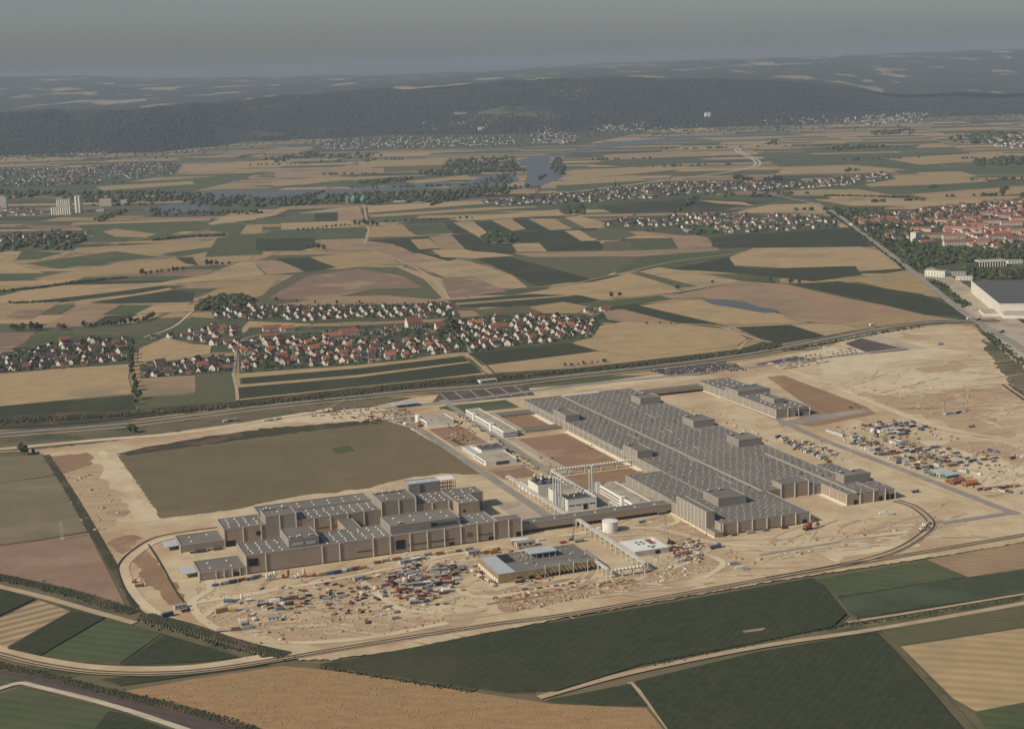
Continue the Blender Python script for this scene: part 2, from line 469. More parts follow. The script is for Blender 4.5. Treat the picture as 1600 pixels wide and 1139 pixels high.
# ------------------------------------------------------------------ far farmland: parcels split in the plan of the valley
PR = random.Random(21)
par = {k: MB() for k in ('wheat', 'wheat_b', 'stubble', 'brown', 'green', 'dark', 'olive', 'bluegreen')}
far_ang = R(-9)
ca, sa = math.cos(far_ang), math.sin(far_ang)
def parcel(x0, x1, y0, y1, dep):
    w, h = x1 - x0, y1 - y0
    lim = (430, 120) if (y0 + y1) / 2 < 5200 else (560, 150)
    if w > lim[0] * PR.uniform(.7, 1.7) or h > lim[1] * PR.uniform(.7, 1.7):
        if w / lim[0] > h / lim[1]:
            m = x0 + w * PR.uniform(.35, .65); parcel(x0, m, y0, y1, dep + 1); parcel(m, x1, y0, y1, dep + 1)
        else:
            m = y0 + h * PR.uniform(.35, .65); parcel(x0, x1, y0, m, dep + 1); parcel(x0, x1, m, y1, dep + 1)
        return
    k = PR.choices(list(par), (18, 16, 12, 5, 26, 5, 12, 6))[0]
    g = PR.uniform(3, 9)
    s1, s2 = PR.uniform(-25, 25), PR.uniform(-25, 25)
    c = [(x0 + g, y0 + g), (x1 - g, y0 + g + s1 * 0), (x1 - g, y1 - g), (x0 + g, y1 - g)]
    par[k].face([(x * ca - y * sa + .0, x * sa + y * ca, .12) for x, y in c], M[k])
parcel(-5600, 5600, 1650, 12500, 0)
for k, b_ in par.items():
    tag(b_.build('farmland'), kind='structure')

# ------------------------------------------------------------------ traced fields, far to near
_z = [0.25]
HD = ('verge', 'track', 'olive', 'verge')
def field(mat, *px, h=0.0, name='field'):
    _z[0] += .002
    o = sheet(name, px, M[mat], _z[0], h=h)
    c = sum((at(u, v) for u, v in px), Vector()) / len(px)      # the grassy headland round the crop
    r = sum((at(u, v) - c).length for u, v in px) / len(px)
    k = 1 + 2.6 / max(r, 20)
    mb = MB(); pts = [c + (at(u, v) - c) * k for u, v in px]
    if sum(pts[i].x * pts[(i + 1) % len(pts)].y - pts[(i + 1) % len(pts)].x * pts[i].y for i in range(len(pts))) < 0: pts.reverse()
    mb.face([(q.x, q.y, _z[0] - .0009) for q in pts], M[HD[int(_z[0] * 1000) % 4]])
    tag(mb.build('headland'), kind='structure')
    return o
T, S, W, B, G, D, O, U = 'wheat', 'stubble', 'wheat_b', 'brown', 'green', 'dark', 'olive', 'bluegreen'
# beyond the river
for m, p in (
    (G, ((0, 293), (130, 288), (290, 280), (420, 268), (300, 300), (100, 308), (0, 305))), (T, ((150, 292), (300, 283), (305, 288), (160, 298))),
    (T, ((280, 262), (420, 250), (470, 256), (300, 270))), (S, ((430, 268), (620, 262), (600, 270), (430, 280))), (T, ((420, 284), (520, 276), (580, 278), (430, 292))),
    (G, ((480, 288), (600, 278), (740, 272), (720, 280), (560, 294))), (T, ((560, 252), (700, 248), (690, 258), (560, 262))), (O, ((600, 262), (720, 258), (720, 266), (600, 270))),
    (T, ((630, 284), (730, 274), (735, 278), (660, 288))),
    (T, ((880, 268), (1040, 258), (1100, 262), (900, 280))), (G, ((900, 256), (1000, 248), (1140, 250), (1000, 262))), (S, ((940, 242), (1080, 236), (1120, 244), (950, 250))),
    (G, ((1190, 245), (1400, 240), (1560, 250), (1400, 262), (1220, 262))), (T, ((1200, 262), (1330, 258), (1420, 266), (1260, 272))), (G, ((1250, 232), (1440, 226), (1420, 236), (1260, 240))),
    (T, ((1380, 248), (1560, 238), (1610, 246), (1440, 258))), (T, ((1330, 280), (1480, 272), (1560, 286), (1360, 292))), (G, ((1400, 268), (1610, 256), (1610, 272), (1480, 274))),
    (T, ((1430, 270), (1500, 268), (1530, 276), (1460, 280))), (G, ((870, 290), (1000, 282), (1080, 284), (960, 298), (870, 300))), (T, ((880, 282), (990, 274), (1010, 282), (880, 290))),
    (G, ((1300, 294), (1440, 290), (1610, 280), (1610, 292), (1380, 306))), (T, ((1220, 298), (1340, 296), (1400, 306), (1240, 306))), (G, ((1370, 308), (1560, 296), (1440, 312))),
    (T, ((1420, 304), (1610, 290), (1610, 302), (1460, 312))), (W, ((1270, 312), (1540, 312), (1460, 324), (1330, 322))), (G, ((1290, 322), (1400, 322), (1340, 332))),
    (W, ((1200, 320), (1280, 318), (1300, 332), (1140, 334))), (W, ((1400, 318), (1540, 312), (1530, 318), (1420, 328)))):
    field(m, *p)
# between the river and the village
for m, p in (
    (G, ((580, 320), (760, 312), (1000, 300), (1250, 312), (1180, 324), (800, 330), (560, 342))), (W, ((575, 322), (760, 312), (765, 318), (575, 333))), (T, ((575, 336), (830, 320), (840, 324), (580, 340))),
    (W, ((700, 342), (890, 326), (960, 330), (880, 336), (720, 346))), (D, ((930, 322), (1080, 310), (1200, 316), (1120, 330), (960, 334))), (W, ((1090, 313), (1160, 316), (1180, 322), (1120, 318))),
    (T, ((115, 348), (330, 341), (325, 347), (110, 352))), (W, ((325, 350), (365, 332), (400, 329), (400, 343), (330, 352))), (G, ((330, 352), (400, 345), (400, 360), (375, 368), (328, 360))),
    (T, ((375, 366), (385, 352), (410, 351), (410, 366))), (B, ((35, 352), (80, 353), (130, 352), (120, 358), (60, 360))), (G, ((120, 352), (330, 345), (290, 360), (250, 372), (150, 372))),
    (T, ((160, 362), (182, 358), (245, 366), (225, 372), (180, 370))), (G, ((105, 380), (130, 370), (280, 372), (200, 378))), (T, ((110, 395), (120, 388), (330, 376), (365, 371), (340, 385), (240, 398), (120, 396))),
    (G, ((250, 398), (340, 386), (345, 390), (280, 402))), (G, ((25, 407), (35, 392), (100, 395), (60, 405))), (T, ((0, 407), (25, 398), (20, 410), (0, 412))), (G, ((40, 412), (180, 393), (245, 402), (90, 420))),
    (W, ((-15, 412), (20, 411), (70, 427), (-15, 428))), (G, ((-15, 428), (40, 430), (60, 438), (-15, 440))), (T, ((50, 436), (180, 412), (270, 405), (305, 415), (230, 425), (100, 436))),
    (T, ((300, 400), (400, 395), (390, 408), (320, 412))), (D, ((275, 403), (300, 402), (310, 415), (290, 412))), (G, ((340, 372), (410, 364), (410, 398), (320, 402))),
    (W, ((400, 328), (452, 327), (430, 337), (400, 342))), (O, ((450, 335), (492, 334), (492, 346), (440, 346))), (D, ((492, 334), (527, 333), (527, 345), (492, 346))), (S, ((528, 332), (562, 328), (570, 343), (528, 347))),
    (W, ((467, 333), (560, 322), (565, 330), (470, 334))), (W, ((438, 349), (560, 345), (558, 350), (440, 361))), (G, ((425, 360), (570, 355), (570, 372), (400, 372))), (D, ((400, 373), (490, 372), (495, 385), (470, 392), (400, 392))),
    (S, ((498, 375), (570, 373), (615, 382), (622, 390), (510, 392))), (T, ((575, 350), (628, 352), (648, 368), (575, 372))), (G, ((628, 350), (690, 348), (705, 365), (650, 368))), (D, ((690, 347), (720, 346), (740, 363), (708, 366))),
    (W, ((708, 348), (738, 346), (762, 362), (750, 372))), (D, ((740, 347), (765, 344), (800, 360), (762, 364))), (T, ((768, 345), (800, 342), (842, 355), (800, 361))),
    (D, ((570, 376), (680, 368), (710, 368), (715, 380), (660, 395), (720, 402), (700, 408), (640, 392), (615, 382))), (T, ((641, 375), (670, 373), (688, 388), (655, 390))), (S, ((670, 370), (705, 367), (728, 390), (690, 390))),
    (W, ((675, 391), (720, 390), (770, 395), (805, 400), (740, 404), (690, 402))), (D, ((705, 367), (740, 366), (760, 380), (805, 380), (805, 397), (740, 393), (728, 390))), (S, ((590, 392), (635, 391), (670, 408), (630, 411))),
    (T, ((485, 402), (590, 392), (625, 412), (540, 420), (515, 416))), (D, ((430, 405), (480, 402), (525, 418), (480, 425))), (S, ((400, 408), (430, 407), (475, 425), (400, 432))), (W, ((640, 412), (700, 408), (735, 409), (800, 430), (825, 450), (760, 452), (690, 432))),
    (W, ((560, 423), (622, 416), (700, 438), (735, 470), (690, 470), (668, 448))), (B, ((690, 434), (740, 433), (792, 456), (702, 466))), (D, ((745, 405), (800, 402), (925, 437), (840, 447))), (O, ((800, 402), (930, 398), (1000, 401), (1050, 408), (960, 425), (927, 437))),
    (T, ((825, 342), (865, 342), (895, 358), (860, 360))), (D, ((800, 343), (825, 343), (858, 360), (825, 360))), (O, ((868, 341), (885, 341), (920, 357), (897, 358))), (W, ((882, 340), (905, 338), (945, 348), (945, 356), (915, 357))),
    (D, ((800, 362), (880, 360), (910, 377), (935, 377), (945, 387), (940, 392), (855, 393), (840, 380), (800, 380))), (W, ((882, 361), (905, 360), (935, 376), (908, 377))), (W, ((800, 382), (842, 380), (855, 393), (808, 394))),
    (O, ((910, 362), (970, 357), (995, 368), (960, 376), (925, 372))), (G, ((985, 375), (1050, 374), (1058, 388), (985, 392))), (S, ((995, 360), (1050, 358), (1105, 372), (1115, 386), (1060, 389), (1050, 372))), (D, ((1110, 372), (1160, 366), (1335, 358), (1360, 386), (1115, 388))),
    (O, ((945, 378), (985, 376), (985, 392), (942, 392))), (S, ((800, 396), (960, 393), (1120, 387), (1125, 392), (1000, 401), (830, 402))), (G, ((1000, 402), (1120, 394), (1190, 392), (1060, 416), (960, 428))),
    (W, ((1140, 402), (1178, 388), (1345, 386), (1385, 395), (1412, 420), (1330, 425), (1145, 415))), (D, ((1050, 420), (1138, 402), (1150, 418), (1200, 420), (1335, 416), (1345, 430), (1270, 440), (1160, 428))),
    (W, ((800, 462), (930, 440), (1030, 418), (1100, 428), (1160, 440), (1060, 457), (930, 470), (830, 472))), (O, ((985, 427), (1000, 425), (1090, 448), (1060, 450))), (T, ((1325, 437), (1420, 422), (1455, 450), (1470, 466), (1400, 455))),
    (W, ((-15, 467), (30, 456), (100, 447), (250, 442), (400, 416), (415, 430), (275, 444), (160, 459), (40, 473), (-15, 476))), (D, ((50, 471), (160, 459), (250, 447), (290, 448), (210, 459), (100, 472))),
    (W, ((100, 473), (210, 460), (265, 450), (270, 453), (180, 468))), (D, ((140, 473), (270, 454), (305, 457), (300, 472), (180, 475))), (T, ((-15, 478), (20, 474), (90, 475), (50, 498), (-15, 500))), (B, ((10, 496), (30, 485), (70, 484), (50, 498))),
    (O, ((65, 492), (90, 477), (118, 475), (90, 492))), (S, ((95, 492), (125, 475), (190, 475), (165, 492))), (G, ((160, 492), (190, 477), (238, 478), (210, 492))), (W, ((210, 492), (240, 477), (305, 476), (303, 487), (235, 490))),
    (S, ((65, 512), (100, 495), (160, 494), (130, 510))), (D, ((135, 512), (165, 494), (215, 492), (180, 505))), (B, ((-15, 520), (55, 520), (35, 538), (-15, 545))), (G, ((37, 537), (60, 520), (110, 520), (115, 532))),
    (O, ((180, 525), (220, 500), (285, 496), (235, 525))), (G, ((245, 527), (300, 496), (390, 502), (375, 516), (300, 520))), (W, ((375, 517), (390, 501), (480, 499), (487, 508), (380, 520))), (T, ((535, 501), (585, 499), (580, 504), (535, 507))),
    (O, ((390, 470), (460, 430), (560, 418), (620, 418), (662, 437), (690, 466), (640, 474), (500, 476), (420, 480))), (B, ((420, 466), (480, 432), (560, 420), (630, 432), (660, 450), (580, 452), (500, 470))), (S, ((425, 478), (520, 464), (600, 462), (700, 470), (640, 478))),
    (T, ((310, 465), (340, 452), (395, 446), (372, 470), (330, 474))), (T, ((345, 458), (400, 436), (440, 432), (410, 462), (360, 476))),
    (D, ((700, 470), (830, 460), (905, 462), (940, 470), (860, 480), (720, 480))), (T, ((710, 474), (890, 461), (895, 463), (715, 477))), (G, ((860, 480), (1030, 462), (1050, 468), (960, 480))), (O, ((740, 485), (820, 478), (850, 488), (760, 500))),
    (T, ((825, 480), (880, 472), (922, 480), (900, 490), (850, 490))), (D, ((940, 490), (990, 500), (960, 505), (920, 500))), (D, ((970, 483), (1000, 478), (1112, 500), (1120, 507), (1060, 505))), (W, ((1000, 478), (1090, 468), (1215, 490), (1265, 505), (1130, 508))),
    (S, ((940, 484), (975, 484), (1060, 506), (1000, 507), (950, 500))), (D, ((1150, 512), (1235, 508), (1290, 525), (1220, 537), (1190, 530))), (W, ((1235, 508), (1330, 505), (1358, 512), (1290, 525))),
    (S, ((1060, 460), (1160, 440), (1230, 445), (1330, 468), (1450, 490), (1400, 503), (1300, 507), (1235, 500), (1210, 484), (1100, 466))), (D, ((1240, 445), (1310, 440), (1440, 460), (1490, 480), (1512, 495), (1440, 491), (1330, 465))),
    (T, ((1310, 506), (1420, 490), (1500, 500), (1420, 508), (1340, 512)))):
    field(m, *p)
# fields round the village and along the main road
for m, p in (
    (W, ((-20, 586), (205, 569), (200, 590), (208, 615), (-20, 637))), (D, ((-20, 638), (208, 617), (213, 641), (-20, 662))), (S, ((215, 591), (305, 587), (305, 614), (215, 621))), (O, ((305, 588), (362, 583), (370, 625), (215, 642), (215, 622), (305, 616))),
    (W, ((368, 584), (560, 570), (720, 556), (760, 585), (690, 592), (372, 626))), (D, ((377, 591), (560, 576), (722, 557), (733, 565), (560, 586), (379, 601))), (D, ((371, 606), (560, 590), (735, 567), (752, 583), (660, 594), (372, 624))),
    (D, ((733, 553), (820, 543), (890, 536), (937, 549), (760, 570))), (W, ((762, 571), (937, 549), (1010, 556), (1150, 541), (1190, 535), (1150, 548), (900, 577), (775, 584))),
    (W, ((925, 512), (975, 503), (1060, 507), (1142, 515), (1168, 530), (1150, 541), (1000, 558), (937, 549), (895, 537))), (W, ((218, 545), (258, 528), (300, 538), (330, 540), (328, 553), (280, 565), (215, 566)))):
    field(m, *p)
# foreground fields
sheet('verge_ground', ((-30, 700), (75, 705), (150, 840), (225, 955), (460, 1030), (540, 1046), (720, 1075), (1010, 1100), (1080, 1180), (-30, 1180)), M['verge'], .22)
for m, p, h in (
    ('leftfield', ((-20, 716), (70, 710), (87, 740), (-20, 754)), 0), ('leftfield', ((-20, 757), (88, 744), (136, 830), (-20, 856)), 0), ('redfield', ((-20, 857), (138, 833), (196, 947), (150, 935), (-20, 893)), 0),
    (D, ((-20, 916), (55, 937), (-20, 972)), .9), ('striped', ((60, 938), (110, 955), (5, 1014), (-20, 1018), (-20, 976)), 0), (D, ((113, 956), (165, 966), (62, 1026), (12, 1015)), .9), (G, ((168, 966), (253, 991), (187, 1038), (66, 1027)), .6), (D, ((258, 993), (377, 1029), (300, 1036), (193, 1040)), .9),
    (G, ((-20, 1092), (35, 1074), (60, 1082), (180, 1110), (310, 1155), (-20, 1155)), .3), (D, ((140, 1150), (170, 1112), (195, 1116), (330, 1165), (140, 1165)), .3), (G, ((-20, 1048), (35, 1066), (-20, 1082)), .3),
    (D, ((160, 1062), (240, 1056), (420, 1040), (190, 1072)), .6),
    (D, ((500, 1041), (640, 1016), (760, 992), (880, 973), (1270, 906), (1285, 916), (1322, 962), (1300, 982), (1180, 1007), (1000, 1042), (870, 1082), (790, 1083), (700, 1071), (600, 1056)), 1.6),
    (G, ((1276, 907), (1450, 877), (1509, 903), (1310, 934)), .8), (U, ((1311, 936), (1512, 904), (1620, 888), (1620, 924), (1340, 966), (1325, 957)), .6), (S, ((1447, 875), (1620, 845), (1620, 886), (1513, 902)), 0),
    (D, ((992, 1067), (1180, 1022), (1368, 989), (1392, 1013), (1440, 1066), (1525, 1165), (1060, 1165)), 1.2), (O, ((1380, 986), (1620, 942), (1620, 978), (1406, 1009)), .4), (W, ((1408, 1011), (1620, 979), (1620, 1094), (1525, 1112), (1490, 1092)), 0),
    (G, ((1526, 1114), (1620, 1096), (1620, 1170), (1560, 1170)), .5), (D, ((855, 1096), (985, 1070), (1012, 1104), (930, 1102)), .8)):
    field(m, *p, h=h)
M['harvest'] = material('harvested_wheat', (.315, .200, .098), (.24, .152, .074), .05, stretch=(1, 3, 1), rot=-.2, c3=(.26, .18, .092), c3scale=.01, bump=1.0)
sheet('field', ((190, 1081), (300, 1062), (440, 1041), (510, 1047), (600, 1060), (700, 1076), (860, 1100), (1010, 1107), (1060, 1170), (480, 1170), (340, 1118), (270, 1097)), M['harvest'], .5)
sheet('bare_patch', ((1330, 957), (1350, 950), (1385, 952), (1360, 962), (1340, 964)), M['lawn_bed'], 1.0)
sheet('bare_patch', ((1160, 989), (1196, 984), (1192, 988), (1162, 992)), M['lawn_bed'], 2.2)

for px in (((1290, 332), (1330, 326), (1420, 328), (1540, 316), (1620, 310), (1620, 442), (1500, 442), (1440, 428), (1390, 398), (1350, 368)), ((0, 264), (120, 262), (230, 253), (285, 257), (275, 272), (190, 286), (60, 294), (-20, 292)),
           ((750, 314), (900, 300), (1040, 285), (1150, 282), (1240, 284), (1300, 279), (1385, 269), (1400, 280), (1330, 292), (1240, 298), (1150, 300), (1000, 314), (860, 322), (770, 324)), ((940, 354), (960, 343), (1120, 334), (1300, 339), (1313, 357), (1220, 364), (1130, 368), (1060, 368)), ((480, 226), (560, 215), (700, 210), (800, 212), (905, 200), (1010, 190), (1012, 206), (900, 228), (640, 234), (500, 237))):
    _z[0] += .002
    sheet('town_ground', px, M['garden'], _z[0])
for px in (((1436, 408), (1500, 440), (1620, 520), (1620, 610), (1540, 520), (1500, 480)),):
    _z[0] += .002
    sheet('town_ground', px, M['paved'], _z[0])
# ------------------------------------------------------------------ water
for p in (((262, 304), (330, 297), (440, 297), (560, 296), (640, 288), (700, 283), (712, 290), (600, 300), (520, 310), (400, 318), (300, 318)),
          ((225, 327), (262, 321), (330, 318), (326, 330), (270, 334), (228, 332)), ((700, 292), (740, 281), (760, 274), (800, 270), (812, 281), (790, 290), (720, 297)),
          ((806, 252), (835, 244), (872, 240), (885, 236), (930, 228), (1000, 219), (1100, 212), (1250, 206), (1252, 208), (1100, 216), (1000, 226), (912, 236), (860, 246), (858, 256), (872, 268), (880, 277), (845, 291), (818, 292), (823, 276), (825, 262)),
          ((818, 292), (845, 291), (800, 297), (700, 310), (690, 306), (780, 294)),
          ((1096, 468), (1130, 468), (1165, 472), (1185, 480), (1220, 487), (1195, 490), (1150, 482), (1112, 476))):
    _z[0] += .002
    sheet('river' if len(p) > 9 or p[0][1] < 300 else 'pond', p, M['water'], _z[0] + .05)

# ------------------------------------------------------------------ site ground
SITE = ((78, 713), (40, 706), (-20, 709), (-20, 692), (120, 688), (260, 676), (400, 655), (560, 640), (650, 622), (760, 612), (900, 602), (1050, 583), (1160, 566), (1290, 545), (1330, 527), (1420, 512), (1480, 507), (1520, 510), (1548, 535), (1560, 560), (1610, 600), (1620, 845), (1450, 873),
        (1240, 904), (900, 963), (640, 1014), (520, 1032), (450, 1032), (440, 1020), (380, 1005), (300, 985), (240, 968), (215, 955), (196, 930), (150, 845), (118, 790))
sheet('site_ground', SITE, M['sand'], 1.0, ragged=1.6)
class Lift:
    """each sheet of a layer lies a little above the one before, so that no two are flush"""
    def __init__(s, z, d): s.z = z; s.d = d
    def __call__(s): s.z += s.d; return s.z
Z1, Z2, Z3 = Lift(1.05, .002), Lift(1.1505, .0021), Lift(1.2007, .0013)
sheet('verge_ground', ((-20, 690), (-20, 676), (120, 672), (260, 655), (420, 640), (600, 622), (640, 622), (560, 642), (420, 656), (300, 672), (180, 690), (60, 703), (-20, 708)), M['verge'], 1.02, ragged=3)
sheet('meadow', ((184, 713), (215, 706), (300, 690), (420, 672), (600, 657), (634, 668), (700, 706), (748, 742), (690, 741), (632, 748), (580, 762), (480, 774), (395, 790), (330, 802), (252, 811), (245, 800)), M['drygrass'], Z2(), ragged=1.2)
M['browngrass'] = material('worn_meadow', (.158, .119, .066), (.132, .103, .056), .02, c3=(.13, .108, .056), c3scale=.006)
sheet('meadow', ((610, 664), (636, 670), (700, 706), (748, 742), (690, 741), (632, 748), (580, 762), (500, 772), (560, 740), (610, 715), (600, 690)), M['browngrass'], Z2(), ragged=6)
sheet('meadow', ((250, 811), (330, 802), (480, 774), (500, 768), (330, 790), (250, 800)), M['browngrass'], Z2(), ragged=6)
sheet('meadow', ((518, 702), (545, 697), (556, 706), (525, 710)), M['green'], Z3())
sheet('scrub_bank', ((186, 710), (215, 703), (300, 687), (420, 670), (560, 660), (600, 662), (500, 672), (330, 695), (205, 712)), M['scrub'], Z2(), h=.3, ragged=4)
for p in (((80, 714), (140, 708), (146, 726), (110, 745), (95, 745)), ((170, 845), (215, 836), (222, 842), (195, 865), (180, 862)), ((205, 868), (225, 858), (262, 900), (305, 960), (262, 945), (225, 905))):
    sheet('topsoil_strip', p, M['lawn_bed'], Z1(), ragged=4)
for p in (((96, 745), (150, 725), (205, 800), (150, 835), (128, 800)), ((400, 975), (520, 968), (700, 965), (760, 955), (740, 975), (640, 1005), (500, 1015), (420, 1000)), ((760, 930), (900, 905), (960, 912), (1060, 890), (1080, 905), (940, 935), (800, 958)), ((560, 895), (640, 905), (600, 930), (540, 905)),
          ((1050, 872), (1110, 862), (1140, 880), (1060, 895)), ((1340, 615), (1420, 600), (1480, 620), (1560, 660), (1540, 680), (1400, 640)), ((1480, 690), (1560, 690), (1620, 720), (1560, 725)), ((1060, 800), (1105, 845), (1030, 836), (1000, 815)), ((1330, 828), (1420, 822), (1440, 835), (1350, 842))):
    sheet('churned_soil', p, M['sand_red'], Z1(), ragged=7)
for p in (((150, 705), (178, 712), (248, 812), (215, 818), (190, 790)), ((1300, 552), (1420, 535), (1560, 560), (1500, 610), (1380, 620), (1280, 590)), ((1440, 690), (1540, 700), (1600, 740), (1500, 735)), ((1500, 745), (1620, 720), (1620, 790), (1540, 770)), ((900, 610), (1010, 590), (1080, 588), (960, 604), (890, 612)), ((1230, 850), (1400, 835), (1440, 850), (1300, 880)),
          ((430, 660), (540, 640), (600, 640), (620, 660), (520, 662))):
    sheet('site_ground', p, M['sand_pale'], Z1(), ragged=9)
sheet('tilled_bed', ((1198, 590), (1225, 588), (1355, 637), (1368, 648), (1270, 668), (1235, 662), (1268, 640)), M['lawn_bed'], Z2())
sheet('yard_road', ((1215, 662), (1266, 651), (1350, 640), (1358, 645), (1300, 655), (1222, 668)), M['asphalt'], Z3())
# topsoil lawns inside the works, laid out on its grid
def gsheet(name, pts, mat, z):
    mb = MB(); mb.face([tuple(gp(a, b, z)) for a, b in pts], mat); return tag(mb.build(name), kind='structure')
gsheet('lawn_bed', ((-10, 530), (46, 530), (46, 605), (-10, 605)), M['lawn_bed'], Z1())
gsheet('lawn_bed', ((-28, 300), (46, 300), (46, 480), (-28, 480)), M['lawn_bed'], Z1())
gsheet('lawn_bed', ((-50, 222), (46, 222), (46, 284), (-50, 284)), M['lawn_bed'], Z1())
gsheet('lawn_bed', ((-108, 300), (-66, 300), (-66, 354), (-108, 354)), M['lawn_bed'], Z1())
gsheet('lawn_bed', ((-108, 478), (-64, 478), (-64, 588), (-108, 588)), M['lawn_bed'], Z1())
gsheet('lawn', ((-40, 655), (46, 655), (46, 712), (-55, 712)), M['green'], Z1())
gsheet('paved_yard', ((-152, 112), (-116, 112), (-116, 215), (-152, 215)), M['paved'], Z1())
gsheet('paved_yard', ((-116, 112), (-60, 112), (-60, 148), (-116, 148)), M['paved'], Z1())
gsheet('paved_yard', ((-60, 112), (-36, 112), (-36, 215), (-60, 215)), M['asphalt'], Z1())
gsheet('paved_yard', ((-34, 300), (-24, 300), (-24, 640), (-34, 640)), M['beige_roof'], Z2())
for a0, a1, b0, b1 in ((-2, 4, -2, 100), (42, 48, 266, 490),(42, 48, 530, 603), (170, 176, 40, 90)):
    gsheet('gravel_strip', ((a0, b0), (a1, b0), (a1, b1), (a0, b1)), M['plinth'], Z3())
gsheet('parking_lot', ((-60, 730), (95, 722), (112, 812), (-20, 806)), M['newtar'], Z1())
for k in range(6):
    a = -30 + k * 23
    gsheet('parking_aisle', ((a, 730), (a + 2, 730), (a + 8, 800), (a + 6, 800)), M['track'], Z2())
sheet('parking_lot', ((1012, 579), (1060, 570), (1150, 569), (1160, 577), (1095, 587), (1050, 590)), M['newtar'], Z1())
sheet('parking_lot', ((1180, 570), (1250, 556), (1290, 548), (1335, 545), (1300, 557), (1230, 568), (1190, 573)), M['newtar'], Z1())
sheet('parking_lot', ((1320, 538), (1345, 529), (1420, 548), (1360, 554)), M['newtar'], Z1())
sheet('gravel_lot', ((1345, 528), (1372, 524), (1450, 546), (1420, 548)), M['paved'], Z1())
sheet('gravel_lot', ((1240, 557), (1300, 542), (1360, 554), (1290, 566)), M['sand_pale'], Z2())

# ------------------------------------------------------------------ roads, tracks and the railway
MAIN = ((-60, 687), (0, 679), (200, 663), (400, 637), (560, 620), (650, 611), (760, 603), (900, 587), (1050, 570), (1150, 557), (1230, 543), (1300, 529), (1380, 514), (1440, 506), (1500, 503), (1560, 501))
sheet('road_bank', ((-20, 652), (100, 646), (215, 640), (372, 627), (560, 606), (690, 593), (780, 583), (900, 576), (1150, 547), (1190, 536), (1218, 535), (1225, 545), (1100, 560), (900, 583), (760, 598), (650, 607), (400, 631), (200, 656), (-20, 672)), M['scrub'], .86)
road('road_verge', MAIN, 34, M['verge'], .9)
road('main_road', MAIN, 9.5, M['asphalt'], 1.4)
road('service_lane', [(u, v + 5) for u, v in MAIN], 5, M['track'], 1.35)
road('field_track', ((1150, 552), (1170, 532), (1195, 535), (1150, 520), (1110, 509), (1000, 507)), 6, M['track'], .9)
road('service_road', ((620, 648), (700, 702), (776, 754), (830, 790), (862, 812)), 11, M['asphalt'], 1.34)
road('service_road', ((690, 626), (708, 638), (780, 687), (856, 738), (874, 750)), 10, M['asphalt'], 1.34)
road('service_road', ((764, 737), (800, 734), (822, 727)), 8, M['asphalt'], 1.36)
road('service_road', ((1130, 622), (1205, 652), (1280, 686), (1400, 732), (1500, 771), (1588, 805)), 11, M['asphalt'], 1.34)
road('service_road', ((1590, 801), (1540, 809), (1470, 819)), 9, M['asphalt'], 1.34)
road('dirt_road', ((600, 640), (760, 622), (900, 603), (1060, 588), (1180, 574), (1290, 560), (1420, 545)), 13, M['asphalt'], 1.3)
road('dirt_road', ((0, 703), (140, 690), (300, 676), (430, 655), (520, 640)), 14, M['sand_pale'], 1.3)
for p, w in ((((1200, 568), (1290, 600), (1400, 645), (1480, 672), (1594, 690)), 12), (((1250, 700), (1340, 700), (1420, 745), (1540, 790)), 10), (((1300, 690), (1420, 740), (1560, 770)), 9), (((300, 945), (420, 925), (560, 900), (700, 870), (760, 862)), 7), (((310, 970), (360, 940), (420, 925)), 7), (((290, 860), (330, 915), (300, 945), (340, 985), (430, 1005), (560, 1000), (700, 975)), 8),
             (((560, 905), (620, 950), (680, 960)), 7), (((700, 915), (760, 935), (900, 910)), 7), (((870, 840), (930, 832), (1010, 826), (1060, 835), (1120, 850), (1240, 855), (1420, 832)), 8), (((1010, 790), (1060, 815), (1010, 828)), 6), (((1100, 905), (1130, 880), (1080, 862)), 6)):
    road('dirt_road', p, w, M['sand_pale'], 1.31)
road('field_track', ((842, 1091), (990, 1051), (1190, 1011), (1370, 984), (1620, 940)), 7, M['track'], 1.0)
road('grass_verge', ((842, 1088), (990, 1047), (1190, 1006), (1370, 979), (1620, 934)), 13, M['verge'], .95)
road('field_track', ((1322, 974), (1420, 959), (1620, 926)), 4, M['track'], 1.02)
road('field_track', ((984, 1067), (1010, 1095), (1060, 1160)), 4, M['track'], 1.05)
road('field_track', ((1375, 988), (1405, 1015), (1450, 1062), (1540, 1160)), 3.5, M['verge'], 1.05)
road('field_track', ((-20, 913), (60, 932), (110, 946), (210, 975)), 8, M['track'], 1.0)
road('field_track', ((-20, 1084), (28, 1069), (60, 1074), (180, 1105), (330, 1155)), 6, M['gravel'], 1.0)
road('field_track', ((300, 488), (270, 512), (225, 528)), 5, M['gravel'], .95)
road('field_track', ((-20, 854), (60, 845), (137, 831)), 3, M['verge'], .95)
road('field_track', ((-20, 756), (88, 742)), 3, M['track'], .95)
road('field_track', ((364, 583), (370, 610), (371, 626)), 5, M['track'], .95)
road('field_track', ((728, 553), (745, 567), (768, 585)), 5, M['track'], .95)
road('field_track', ((690, 470), (720, 466), (800, 452), (880, 446), (960, 430), (1050, 410), (1140, 398), (1200, 388)), 6, M['track'], .95)
road('field_track', ((568, 318), (572, 340), (576, 360), (570, 382)), 7, M['track'], .95)
road('field_track', ((583, 392), (640, 414), (680, 440), (702, 468)), 6, M['track'], .95)
road('field_track', ((60, 408), (110, 396), (230, 372)), 6, M['track'], .95)
road('sand_bank', ((-20, 1010), (60, 1032), (150, 1045), (260, 1047), (340, 1040), (440, 1022)), 13, M['sand'], .97)
